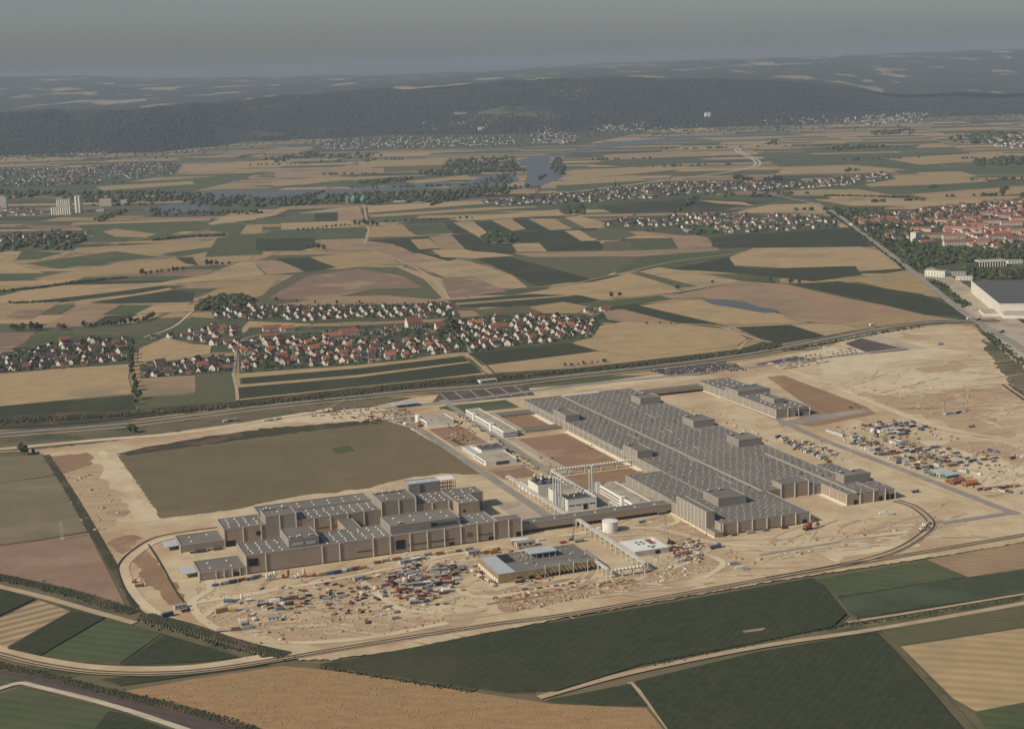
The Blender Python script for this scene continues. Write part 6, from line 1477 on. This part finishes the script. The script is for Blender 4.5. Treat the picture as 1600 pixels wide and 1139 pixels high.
# ------------------------------------------------------------------ what stands about on the site
IR = random.Random(17)
_im = {}
def item_mesh(kind, col):
    key = (kind, col)
    if key in _im: return _im[key]
    mb = MB(); c = PM[col]; w_, g_, d_ = PM['white'], PM['grey'], M['darkgrey']
    if kind == 'container':
        mb.box(-3.6, 3.6, -1.25, 1.25, .1, 2.7, c)
        for k in range(7): mb.box(-3.2 + k, -2.8 + k, -1.32, 1.32, .25, 2.55, c)
        for x in (-3.6, 3.4):
            for y in (-1.34, 1.18): mb.box(x, x + .2, y, y + .16, 0, 2.8, d_)
        mb.box(-3.66, -3.59, -.06, .06, .2, 2.6, d_)
    elif kind == 'site hut':
        mb.box(-5, 5, -1.7, 1.7, .3, 3.0, c); mb.box(-5.3, 5.3, -2, 2, 3.0, 3.25, g_ if col != 'grey' else w_)
        for x in (-3.4, -.6, 2.4): mb.box(x - .7, x + .7, -1.76, 1.76, 1.3, 2.4, M['glass'])
        mb.box(-5.06, 5.06, -.5, .5, .4, 2.4, d_); mb.box(-4.8, 4.8, -1.5, 1.5, 0, .3, d_)
    elif kind == 'truck':
        mb.box(-4, 2.0, -1.2, 1.2, .9, 1.2, d_); mb.box(-4, 1.8, -1.25, 1.25, 1.2, 2.6, c); mb.box(-3.8, 1.6, -1.05, 1.05, 2.6, 2.65, M['sand_red'])
        mb.hexa([(2.2, -1.2, .8), (4.2, -1.2, .8), (4.2, 1.2, .8), (2.2, 1.2, .8), (2.2, -1.15, 3.0), (3.8, -1.15, 3.0), (3.8, 1.15, 3.0), (2.2, 1.15, 3.0)], c); mb.box(3.9, 4.12, -1, 1, 1.9, 2.7, M['glass'])
        for x in (-3, -1.7, 3.2):
            for y in (-1.25, .95): mb.tube((x, y, .5), (x, y + .3, .5), .5, .5, 10, M['tyre'])
    elif kind == 'car':
        mb.hexa([(-2.1, -.85, .35), (2.1, -.85, .35), (2.1, .85, .35), (-2.1, .85, .35), (-2.1, -.8, .95), (2.0, -.8, .88), (2.0, .8, .88), (-2.1, .8, .95)], c)
        mb.hexa([(-1.7, -.75, .93), (.9, -.75, .9), (.9, .75, .9), (-1.7, .75, .93), (-1.2, -.62, 1.42), (.2, -.62, 1.42), (.2, .62, 1.42), (-1.2, .62, 1.42)], M['glass'], c)
        for x in (-1.35, 1.3):
            for y in (-.88, .7): mb.tube((x, y, .33), (x, y + .18, .33), .33, .33, 8, M['tyre'])
    elif kind == 'excavator':
        for y in (-1.2, .6): mb.box(-2, 2, y, y + .6, 0, .9, M['tyre'])
        mb.box(-1.9, 1.6, -1.3, 1.3, 1.0, 2.2, c); mb.box(.2, 1.5, -1.25, -.1, 2.2, 3.2, M['glass']); mb.box(.1, 1.6, -1.35, 0, 3.2, 3.35, c)
        mb.bar((1.3, .4, 1.8), (4.2, .4, 5.0), .5, c); mb.bar((4.2, .4, 5.0), (6.4, .4, 2.4), .4, c); mb.hexa([(5.6, -.2, .9), (6.8, -.2, 1.1), (6.8, 1, 1.1), (5.6, 1, .9), (5.9, -.2, 2.4), (6.9, -.2, 2.2), (6.9, 1, 2.2), (5.9, 1, 2.4)], d_)
    elif kind == 'material stack':
        for k in range(5):
            z = .1 + k * .38; o_ = IR.uniform(-.3, .3)
            mb.box(-3.2 + o_, 3.2 + o_, -1.3, 1.3, z, z + .26, c); 
            for x in (-2, 0, 2): mb.box(x - .1, x + .1, -1.2, 1.2, z + .26, z + .38, M['timber'])
    elif kind == 'pipe heap':
        for j in range(3):
            for k in range(5 - j): mb.tube((-4, -2 + k * .9 + j * .45, .45 + j * .78), (4, -2 + k * .9 + j * .45, .45 + j * .78), .43, .43, 8, c)
    elif kind == 'silo':
        for x, y in ((-.9, -.9), (.9, -.9), (.9, .9), (-.9, .9)): mb.bar((x, y, 0), (x, y, 3), .22, d_)
        mb.lathe((0, 0, 2), ((.4, 0), (1.4, 1.4), (1.4, 6), (.9, 6.8), (.2, 7)), 12, c)
    elif kind == 'tank drum':
        mb.tube((-2.6, 0, 1.7), (2.6, 0, 1.7), 1.45, 1.45, 12, c); mb.box(-2, -1.4, -1.2, 1.2, 0, 1, d_); mb.box(1.4, 2, -1.2, 1.2, 0, 1, d_); mb.tube((0, 0, 3.1), (0, 0, 3.5), .4, .4, 8, d_)
    elif kind == 'tent shed':
        mb.gable(-9, 9, -4, 4, 0, 3.6, 5.8, c, None); mb.gable_roof(-9, 9, -4, 4, 3.6, 5.8, c if col != 'green' else M['bluesheet'], .3); mb.box(-9.06, -8.9, -1.6, 1.6, 0, 3.2, d_)
    elif kind == 'crane':
        for y in (-1.6, .8): mb.box(-3, 3, y, y + .8, 0, 1.0, M['tyre'])
        mb.box(-3.2, 1.8, -1.5, 1.5, 1.1, 3.2, c); mb.box(.6, 2.2, -1.5, -.3, 3.2, 4.6, M['glass'])
        for y in (-.6, .6):
            mb.bar((1.6, y, 2.4), (6, y * .4, 27), .2, M['coping'])
        for y in (-.6, .6): mb.bar((.8, y, 2.8), (5.2, y * .4, 27), .16, M['coping'])
        for k in range(14):
            t_ = k / 14; mb.bar((1.6 + 4.4 * t_, -.6 + .35 * t_, 2.4 + 24.6 * t_), (.8 + 4.4 * (t_ + .07), .6 - .35 * t_, 2.8 + 24.2 * (t_ + .07)), .12, d_)
        mb.bar((5.8, 0, 27), (5.8, 0, 12), .08, d_); mb.box(5.5, 6.1, -.3, .3, 11, 12, d_)
    elif kind == 'rubble heap':
        n = len(mb.v)
        r_ = IR.random
        pts_ = [(math.cos(t) * 4 * (.7 + r_() * .5), math.sin(t) * 2.6 * (.7 + r_() * .5), 0) for t in np.linspace(0, 6.283, 12)[:-1]]
        mid = [(x * .55 + r_() - .5, y * .55 + r_() - .5, 1.0 + r_() * .7) for x, y, z in pts_]
        for i in range(11):
            j = (i + 1) % 11; mb.face([pts_[i], pts_[j], mid[j], mid[i]], c)
            mb.face([mid[i], mid[j], (0, 0, 1.9)], c)
    _im[key] = mb.mesh(kind.replace(' ', '_'))
    return _im[key]

def item(kind, col, p, rz, label, group=None, s=1.0, sl=None):
    nm = {'car': 'parked_car'}.get(kind, kind).replace(' ', '_')
    o = put(nm, item_mesh(kind, col), (p.x, p.y, 1.22), rz, (sl or s, s, s))
    return tag(o, label, {'car': 'car', 'tank drum': 'tank', 'tent shed': 'shed'}.get(kind, kind), group)

def row(where, p0, p1, kinds, cols_, n, rot=None, s=1.0, jit=1.5):
    """a row of site things between two photo pixels, all turned the same way"""
    a, b = at(*p0), at(*p1); d = b - a
    base = math.atan2(d.y, d.x) if rot is None else TH + rot
    for i in range(n):
        p = a.lerp(b, (i + .5) / n) + Vector((IR.uniform(-jit, jit), IR.uniform(-jit, jit), 0))
        k = kinds[i % len(kinds)] if isinstance(kinds, list) else IR.choice(kinds)
        c = cols_[i % len(cols_)] if isinstance(cols_, list) else IR.choice(cols_)
        item(k, c, p, base + IR.uniform(-.07, .07), '%s %s, %s %s' % (c, k, place_in_row(i, n), where), k + 's ' + where, s * IR.uniform(.9, 1.12))

def ORDR(j): return 'front' if j == 0 else ordinal(j + 1)
def yard_of(where, px, da, db, kinds, cols_, skip=.25, s=1.0):
    """a storage yard: rows laid out on the works grid inside the given outline"""
    Q = [((at(u, v) - GO).dot(E2), (at(u, v) - GO).dot(E1)) for u, v in px]
    a0, a1 = min(q[0] for q in Q), max(q[0] for q in Q); b0, b1 = min(q[1] for q in Q), max(q[1] for q in Q)
    b = b0 + db / 2; j = 0
    while b < b1:
        r_ = []; a = a0 + IR.uniform(0, da)
        while a < a1:
            q = (a, b + IR.uniform(-1.5, 1.5))
            if inside(q, Q) and IR.random() > skip: r_.append(q)
            a += da * IR.uniform(.8, 1.35)
        for i, q in enumerate(r_):
            k, c = IR.choice(kinds), IR.choice(cols_); turn = math.pi / 2 if IR.random() < .25 else 0
            item(k, c, gp(*q), TH + turn + IR.uniform(-.2, .2), '%s %s, %s in %s row of %s' % (c, k, place_in_row(i, len(r_)), ORDR(j), where), k + 's in the ' + where, s * IR.uniform(.8, 1.15))
        if r_: j += 1
        b += db

MIX = ('white', 'grey', 'grey', 'orange', 'brown', 'cream', 'dark blue', 'rust', 'brown', 'cream', 'grey', 'blue', 'pale green', 'black')
STK = ('container', 'container', 'site hut', 'material stack', 'pipe heap', 'material stack')
# front yard before the body shop
row('of the white drums before the body shop', (415, 910), (432, 906), ['silo'], ['white'], 4, s=.8, jit=.4)
row('of the bright drum line before the body shop', (440, 905), (494, 902), ['tank drum', 'silo', 'tank drum', 'tank drum'], ['red', 'red', 'cream', 'white', 'white', 'cream', 'orange', 'yellow'], 9, rot=1.5, s=.9)
row('of the storage line along the body shop', (500, 902), (570, 889), ['container'], ['yellow', 'blue', 'dark blue', 'white', 'grey', 'brown'], 7)
row('of the long hut line beside the storage yard', (628, 883), (662, 876), ['site hut'], ['white', 'grey', 'grey', 'white'], 4, jit=.4, s=1.1)
row('of the loose stacks below the body shop', (580, 882), (740, 860), ['material stack', 'truck', 'pipe heap', 'material stack'], ['brown', 'grey', 'rust', 'cream'], 10)
row('along the wall of the low front wing', (330, 918), (410, 903), ['material stack', 'truck', 'container'], ['blue', 'grey', 'dark blue', 'brown'], 6)
row('under the rear wing of the body shop', (298, 866), (345, 859), ['truck', 'pipe heap'], ['brown', 'dark blue', 'grey'], 4)
yard_of('the big storage yard', ((597, 907), (640, 884), (728, 888), (704, 926), (655, 950), (606, 934)), 8.0, 6.4, ('container', 'container', 'container', 'site hut', 'truck', 'material stack'), ('white', 'blue', 'grey', 'orange', 'brown', 'cream', 'dark blue', 'red', 'rust', 'black', 'grey'), .14, .92)
yard_of('the middle storage yard', ((466, 926), (540, 914), (602, 918), (604, 938), (560, 946), (470, 948)), 8.5, 7.5, STK, MIX, .42, .8)
yard_of('the west storage yard', ((402, 942), (440, 932), (470, 934), (470, 952), (405, 958)), 8.5, 7.5, STK, ('blue', 'white', 'brown', 'grey', 'orange'), .3)
yard_of('the south-west stack yard', ((340, 980), (400, 966), (432, 962), (430, 975), (395, 982), (348, 992)), 12, 9, ('material stack', 'pipe heap', 'truck', 'site hut'), ('white', 'cream', 'grey', 'brown'), .35)
yard_of('the sparse southern yard', ((520, 965), (620, 945), (700, 935), (640, 965), (540, 985)), 26, 14, ('material stack', 'rubble heap', 'pipe heap'), ('cream', 'brown', 'grey'), .5)
for u, v, k, c, la, s in ((346, 958, 'container', 'yellow', 'ochre shed beside the southern haul road', 1.5), (364, 957, 'container', 'yellow', 'smaller ochre shed right of the first ochre shed', 1.0), (357, 943, 'container', 'blue', 'long blue container behind the ochre sheds', 1.1), (378, 942, 'silo', 'white', 'white mixing silo behind the ochre sheds', .8), (389, 941, 'tank drum', 'white', 'white tank right of the mixing silo', 1.0), (562, 908, 'site hut', 'cream', 'cream hut beside the haul track bend', 1.2), (590, 902, 'tank drum', 'white', 'small white tank above the big storage yard', .7), (365, 940, 'material stack', 'white', 'white stack between the blue container and the silo', 1),
                          (697, 927, 'tank drum', 'white', 'long pale tank at the corner of the big storage yard', 1.5), (628, 927, 'container', 'rust', 'large rust-red container in the big storage yard corner', 1.5), (210, 912, 'excavator', 'orange', 'orange excavator on the haul road loop', 1.1), (218, 918, 'truck', 'brown', 'brown truck below the orange excavator', 1), (282, 952, 'site hut', 'white', 'white hut by the haul road loop', 1.1), (290, 957, 'truck', 'dark blue', 'dark blue truck below the white haul road hut', 1), (262, 965, 'container', 'dark blue', 'long dark container at the hedge end', 1.4),
                          (740, 868, 'site hut', 'white', 'white hut at the corner of the body shop', 1.3), (760, 866, 'pipe heap', 'rust', 'rusty pipe heap near the corner hut', 1), (775, 862, 'truck', 'orange', 'orange truck near the body shop corner', 1), (820, 856, 'site hut', 'cream', 'long cream hut behind the timber-clad shed', 1.9), (812, 852, 'site hut', 'grey', 'grey hut behind the long cream hut', 1.6), (758, 866, 'excavator', 'yellow', 'yellow excavator behind the timber-clad shed', 1), (772, 866, 'container', 'orange', 'orange container behind the timber-clad shed', 1.1),
                          (905, 848, 'truck', 'grey', 'grey truck under the crane boom by the pipe bridge', 1.2), (880, 850, 'material stack', 'rust', 'rusty stack left of the pipe bridge', 1), (845, 846, 'material stack', 'white', 'white stack behind the shed roof canopy', 1), (1262, 829, 'excavator', 'red', 'red excavator at the front corner of the assembly hall', 2.1), (1117, 858, 'truck', 'blue', 'bright blue truck on the sand before the assembly hall', 1.5), (1172, 835, 'container', 'grey', 'grey container along the hall front', 1), (1147, 838, 'material stack', 'brown', 'dark stack at the foot of the hall front', 1),
                          (1196, 831, 'material stack', 'green', 'green stack at the foot of the hall front', 1), (1226, 827, 'material stack', 'black', 'black stack at the foot of the hall front', 1), (1379, 805, 'container', 'white', 'left one of two white huts on open sand', 1.0), (1391, 806, 'container', 'cream', 'right one of two pale huts on open sand', 1.0), (1430, 771, 'truck', 'dark blue', 'dark truck on sand beyond the hall corner', 1), (1441, 831, 'excavator', 'cream', 'pale excavator at the end of the curved siding', 1.4), (1448, 822, 'site hut', 'white', 'white hut between curved siding and road', 1),
                          (1145, 884, 'site hut', 'white', 'white hut at the head of the pallet group near the siding', .9), (1152, 890, 'container', 'white', 'pale container in the pallet group near the siding', .6), (1160, 889, 'material stack', 'white', 'white stack in the pallet group near the siding', .8), (1166, 891, 'material stack', 'grey', 'grey stack in the pallet group near the siding', .8), (1034, 805, 'site hut', 'green', 'green hut under the link bridge end', 1), (1003, 818, 'truck', 'blue', 'small blue truck by the ground right of the tank', .9),
                          (657, 668, 'container', 'orange', 'orange-red container at the gate building corner', 1.2), (622, 661, 'container', 'white', 'white vans line beside the left service road', 1.2), (1290, 545, 'container', 'white', 'white hut at the far gravel lot', 1), (1362, 510, 'container', 'white', 'white box on the bank by the dark bush', 1.3), (1515, 500, 'container', 'white', 'white sign-like box at the road junction', 1.5), (1528, 502, 'truck', 'red', 'red truck at the road junction', 1.5), (1565, 521, 'truck', 'dark blue', 'dark lorry on the trunk road', 1.4),
                          (1470, 540, 'container', 'blue', 'small blue box on the pale sand plain', 1.1), (1558, 535, 'truck', 'black', 'black lorry on the trunk road near the edge', 1.2), (1518, 669, 'truck', 'blue', 'small blue truck on the eastern sand', 1), (690, 640, 'container', 'grey', 'grey stack by the left service road head', 1), (800, 893, 'truck', 'blue', 'blue-grey truck before the timber-clad shed', 1.3), (842, 906, 'excavator', 'orange', 'orange excavator trenching before the shed', 1.4), (812, 912, 'truck', 'brown', 'brown truck beside the trench', 1.2)):
    item(k, c, at(u, v), TH + IR.uniform(-.3, .3), la, None, s)
row('in the line beside the timber-clad shed', (738, 893), (776, 918), ['material stack', 'truck', 'pipe heap'], ['white', 'rust', 'cream', 'brown'], 7)
row('of the spoil heaps along the trench', (770, 938), (990, 908), ['rubble heap'], ['brown', 'rust'], 22, jit=3, s=.7)
row('of the heaps before the shed front', (800, 927), (910, 911), ['rubble heap', 'pipe heap'], ['rust', 'brown'], 9, s=.6)
yard_of('the concrete shell yard', ((1050, 858), (1078, 842), (1098, 868), (1085, 882), (1060, 880)), 9, 8, ('material stack', 'pipe heap', 'rubble heap'), ('rust', 'cream', 'brown', 'white', 'grey'), .2, .8)
yard_of('the yard below pipe bridges', ((1000, 905), (1050, 885), (1070, 895), (1040, 912)), 13, 9, ('material stack', 'rubble heap'), ('brown', 'rust', 'cream'), .4, .7)
for u, v, c, rz, la in ((1047, 851, 'black', 2.6, 'dark crawler crane with upright lattice boom beside the concrete shell'), (893, 845, 'grey', .4, 'grey crawler crane with raked boom left of the pipe bridge')):
    p = at(u, v); o = put('crawler_crane', item_mesh('crane', c), (p.x, p.y, 1.2), rz); tag(o, la, 'crane')
# eastern yards along the site road
row('of the lit huts behind the assembly hall', (1214, 684), (1300, 725), ['container', 'site hut', 'material stack', 'container'], ['dark blue', 'white', 'cream', 'grey', 'orange', 'white', 'grey', 'orange', 'pale green', 'white', 'cream'], 16, rot=.2, jit=3)
row('of the second line behind the assembly hall', (1250, 690), (1312, 712), ['container', 'material stack', 'truck'], ['white', 'orange', 'cream', 'white', 'grey'], 8, rot=.1, jit=3)
row('of the long white hut line by the site road', (1294, 676), (1316, 683), ['site hut'], ['white'], 4, jit=.3, s=1.1)
yard_of('the site road yard', ((1318, 686), (1345, 684), (1420, 715), (1470, 738), (1445, 742), (1400, 724), (1340, 700)), 8.5, 8, STK, MIX, .12)
yard_of('the second eastern yard', ((1345, 672), (1372, 672), (1430, 695), (1480, 722), (1500, 730), (1470, 732), (1400, 702)), 8.5, 8, ('container', 'container', 'site hut', 'material stack'), ('white', 'grey', 'grey', 'yellow', 'brown', 'cream', 'rust', 'dark blue', 'black'), .16)
yard_of('the far eastern yard', ((1338, 664), (1380, 660), (1440, 662), (1455, 670), (1425, 678), (1400, 684), (1350, 672)), 9, 10, ('container', 'site hut', 'container', 'material stack'), ('blue', 'dark blue', 'white', 'rust', 'grey', 'brown', 'cream', 'black', 'grey'), .24)
yard_of('the outer stack yard', ((1440, 700), (1470, 698), (1520, 722), (1600, 712), (1600, 724), (1500, 735)), 15, 12, STK, ('brown', 'rust', 'white', 'blue', 'grey'), .4)
row('of the tent line by the road bend', (1462, 742), (1490, 748), ['tent shed'], ['green', 'pale green'], 3, rot=.05, jit=.5, s=1.0)
row('of the orange plant line below the tents', (1480, 754), (1520, 760), ['container', 'truck', 'tent shed'], ['orange', 'orange', 'rust', 'dark blue'], 6, rot=.1)
row('of the orange plant line at the road corner', (1530, 768), (1592, 762), ['container', 'truck'], ['rust', 'orange', 'yellow', 'red', 'orange', 'black'], 9, rot=.1)
row('of the dark stacks at the road corner', (1520, 764), (1590, 772), ['material stack', 'pipe heap'], ['brown', 'grey', 'white', 'black'], 10)
row('of the two dark huts on the pale yard', (1543, 706), (1560, 709), ['container'], ['dark blue', 'blue'], 2, jit=.5)
row('of the pit hut group on the eastern sand', (1478, 650), (1512, 645), ['site hut', 'pipe heap', 'excavator'], ['white', 'grey', 'cream', 'black'], 6)
row('of the sheds along the pale road near the tents', (1500, 738), (1532, 744), ['site hut', 'container'], ['white', 'green', 'cream'], 4)
for u, v in ((1476, 648), (1506, 640)):
    p = at(u, v); o = empty('site_mast', (p.x, p.y, 1), 0); tag(o, 'thin mast, %s of two on the eastern sand' % ('left' if u < 1500 else 'right'), 'mast', 'masts on the eastern sand')
    mb = MB(); mb.tube((0, 0, 0), (0, 0, 17), .28, .16, 6, M['darkgrey']); mb.build('pole', o); mb = MB(); mb.box(-.9, .9, -.3, .3, 16.8, 17.5, M['darkgrey']); mb.build('lamp_head', o)
# parked cars
CC = ('white', 'red', 'blue', 'grey', 'brown', 'green', 'dark blue', 'cream', 'black', 'rust')
def cars(where, px0, px1, rows_, n, dv, skip=.2):
    """rows of parked cars between two pixels, each next row dv metres further along the works grid"""
    for j in range(rows_):
        a = at(*px0) + E1 * (-j * dv); b = at(*px1) + E1 * (-j * dv); res = []
        for i in range(n):
            if IR.random() < skip: continue
            res.append(a.lerp(b, (i + .5) / n))
        for i, p in enumerate(res):
            c = IR.choice(CC); d = b - a
            item('car', c, p + Vector((IR.uniform(-.4, .4), IR.uniform(-.4, .4), 0)), math.atan2(d.y, d.x) + math.pi / 2 + IR.uniform(-.06, .06), '%s car, %s, %s row %s' % (c, place_in_row(i, len(res)), ROWN[j], where), 'cars parked ' + where, 1.15)
cars('on the sand lot beside the main road', (478, 645), (585, 637), 3, 26, 16, .45)
cars('on the gatehouse sand lot', (560, 650), (640, 641), 3, 18, 17, .5)
cars('in the long lot by the far road', (1015, 580), (1150, 572), 5, 30, 11, .35)
cars('in the striped lot beyond the second hall', (1190, 570), (1265, 558), 4, 16, 18, .25)
cars('in the sand lot beyond the striped lot', (1235, 562), (1330, 546), 3, 14, 16, .45)
row('beside the meadow edge track', (560, 662), (640, 655), ['car', 'truck'], ['white', 'red', 'cream', 'rust', 'grey'], 9)
row('on the verge by the main road', (350, 661), (372, 658), ['container', 'site hut', 'truck'], ['white', 'blue', 'cream', 'grey'], 4)
row('by the white trailers at the meadow road', (412, 660), (440, 656), ['container', 'truck'], ['white', 'cream'], 4)
row('along the left service road', (612, 655), (650, 672), ['container', 'car', 'car'], ['white', 'grey', 'red'], 6)
# pylon-like mast in the left field, posts along the lower hedge, straw swaths, clods and shrubs
p = at(98, 843); o = empty('power_pole', (p.x, p.y, .9), .3); tag(o, 'grey power pole standing on the boundary of two left fields', 'power pole')
mb = MB()
for x, y in ((-1.6, -1.6), (1.6, -1.6), (1.6, 1.6), (-1.6, 1.6)): mb.bar((x, y, 0), (x * .2, y * .2, 19), .25, M['steel'])
for k in range(6):
    z = k * 3; q = 1.6 * (1 - z / 23)
    mb.bar((-q, -q, z), (q * .85, -q * .85, z + 3), .16, M['steel']); mb.bar((q, q, z), (-q * .85, q * .85, z + 3), .16, M['steel'])
mb.build('lattice', o); mb = MB(); mb.box(-3.5, 3.5, -.15, .15, 16, 16.4, M['steel']); mb.build('cross_arm', o); mb = MB(); mb.box(-2.2, 2.2, -2.2, 2.2, -.2, .3, M['concrete']); mb.build('footing', o)
_pm = MB(); _pm.box(-.22, .22, -.22, .22, 0, 2.2, M['track']); POST = _pm.mesh('fence_post')
fe = empty('post_fence', at(218, 970, .8), 0); tag(fe, 'long row of pale posts along the lower hedge', 'fence')
q0 = at(218, 970, .8)
for p in along(((218, 972), (290, 990), (350, 1007), (405, 1024)), 38):
    put('fence_post', POST, (p.x - q0.x, p.y - q0.y, 0), 0, (1, 1, 1), fe)
HARV = [(at(u, v).x, at(u, v).y) for u, v in ((215, 1081), (320, 1064), (440, 1046), (510, 1050), (600, 1062), (700, 1078), (860, 1102), (1000, 1108), (1050, 1165), (480, 1165), (340, 1116), (270, 1096))]
pts = []
while len(pts) < 2300:
    q = (IR.uniform(min(x for x, y in HARV), max(x for x, y in HARV)), IR.uniform(min(y for x, y in HARV), max(y for x, y in HARV)))
    if inside(q, HARV) and MN.noise(Vector((q[0] / 30, q[1] / 14, 0))) > -.12 - IR.random() * .3: pts.append((q[0], q[1], .55))
M['straw'] = material('straw', (.29, .195, .11), (.24, .16, .09), .5)
so = lumps('straw_swaths', pts, [IR.uniform(.35, .85) for _ in pts], [M['straw']], .6)
cl_ = []
for px, n in ((((300, 905), (420, 940), (760, 925), (700, 975), (450, 1010), (320, 985)), 700), (((760, 935), (960, 900), (1090, 870), (1110, 895), (960, 930), (800, 958)), 700), (((1060, 800), (1110, 850), (1000, 830)), 160), (((1230, 600), (1594, 560), (1594, 740), (1400, 640)), 420), (((1270, 830), (1420, 790), (1560, 800), (1440, 850)), 160), (((90, 745), (150, 725), (210, 810), (150, 835)), 160), (((430, 660), (640, 645), (640, 660)), 160), (((1080, 680), (1060, 640), (1230, 690)), 120)):
    cl_ += poly_pts(px, n, 1.1)
for px, n in ((((300, 905), (420, 920), (760, 890), (760, 925), (700, 975), (450, 1010), (320, 985)), 700), (((760, 935), (960, 900), (1090, 850), (1110, 895), (960, 930), (800, 958)), 900), (((1290, 660), (1380, 650), (1594, 720), (1594, 790), (1500, 760)), 300), (((1220, 690), (1300, 690), (1390, 740), (1340, 730)), 200), (((560, 900), (760, 865), (840, 845), (760, 890)), 400), (((1060, 640), (1110, 640), (1210, 690), (1180, 690)), 160)):
    cl_ += poly_pts(px, n, 1.15)
M['clod'] = material('clods', (.30, .195, .115), (.40, .29, .18), .3); M['rubble'] = material('rubble', (.45, .40, .32), (.36, .31, .24), .3)
lumps('earth_clods', cl_, [IR.choice((.3, .4, .5, .7, 1.0)) for _ in cl_], [M['clod'], M['clod'], M['rubble'], M['scrub']], .55)
sp = []
for px, n in ((((708, 645), (722, 648), (846, 735), (832, 736)), 90), (((838, 716), (860, 712), (880, 735), (860, 738)), 10), (((900, 700), (970, 690), (960, 712)), 12), (((690, 685), (735, 690), (725, 700)), 30), (((1320, 640), (1340, 632), (1352, 640)), 10)):
    sp += poly_pts(px, n, 1.1)
lumps('planted_shrubs', [(x, y, 1.5) for x, y, z in sp], [IR.uniform(.7, 1.6) for _ in sp], LV)

# odds and ends strewn round the yards
db = MB()
for px, n in ((((340, 930), (600, 895), (740, 880), (720, 940), (640, 960), (400, 985)), 150), (((740, 870), (850, 850), (940, 890), (800, 925), (740, 910)), 90), (((1290, 670), (1440, 660), (1594, 730), (1594, 780), (1480, 750), (1340, 705)), 170), (((1210, 682), (1300, 705), (1320, 722), (1240, 704)), 90), (((1050, 850), (1100, 845), (1095, 880), (1055, 880)), 120), (((500, 655), (640, 645), (660, 665), (620, 660)), 60), (((700, 655), (735, 660), (750, 690), (700, 690)), 60)):
    for q in poly_pts(px, n, 1.2):
        a_ = TH + IR.uniform(-.6, .6); c, s_ = math.cos(a_), math.sin(a_); L_, w_, h_ = IR.uniform(.4, 2.8), IR.uniform(.3, 1.1), IR.uniform(.3, 1.5)
        m_ = PM[IR.choice(('cream', 'grey', 'brown', 'rust', 'white', 'black', 'orange', 'dark blue', 'brown', 'cream'))]
        cr = [(q[0] + x * c - y * s_, q[1] + x * s_ + y * c) for x, y in ((-L_, -w_), (L_, -w_), (L_, w_), (-L_, w_))]
        db.hexa([(x, y, 1.2) for x, y in cr] + [(x, y, 1.2 + h_) for x, y in cr], m_, skip=('bottom',))
tag(db.build('site_debris'), kind='stuff')

# spoil heaps: low mounds of dug earth
hp = []
for px, n in ((((320, 960), (700, 940), (700, 985), (460, 1010)), 40), (((760, 930), (1000, 900), (1100, 870), (1080, 900), (820, 955)), 90), (((1300, 600), (1480, 590), (1594, 650), (1420, 660)), 60), (((1060, 645), (1120, 640), (1220, 690), (1190, 695)), 40), (((100, 745), (150, 735), (190, 810), (150, 835)), 30), (((560, 890), (740, 868), (740, 885), (570, 905)), 26), (((1120, 862), (1400, 820), (1420, 835), (1150, 890)), 40), (((1500, 700), (1594, 690), (1594, 720), (1530, 720)), 20)):
    hp += poly_pts(px, n, 1.1)
M['spoil'] = material('spoil', (.37, .265, .165), (.30, .205, .12), .25)
lumps('spoil_heaps', hp, [IR.choice((1.2, 1.8, 2.4, 3.4)) for _ in hp], [M['spoil'], M['clod'], M['spoil'], M['rubble']], .42)
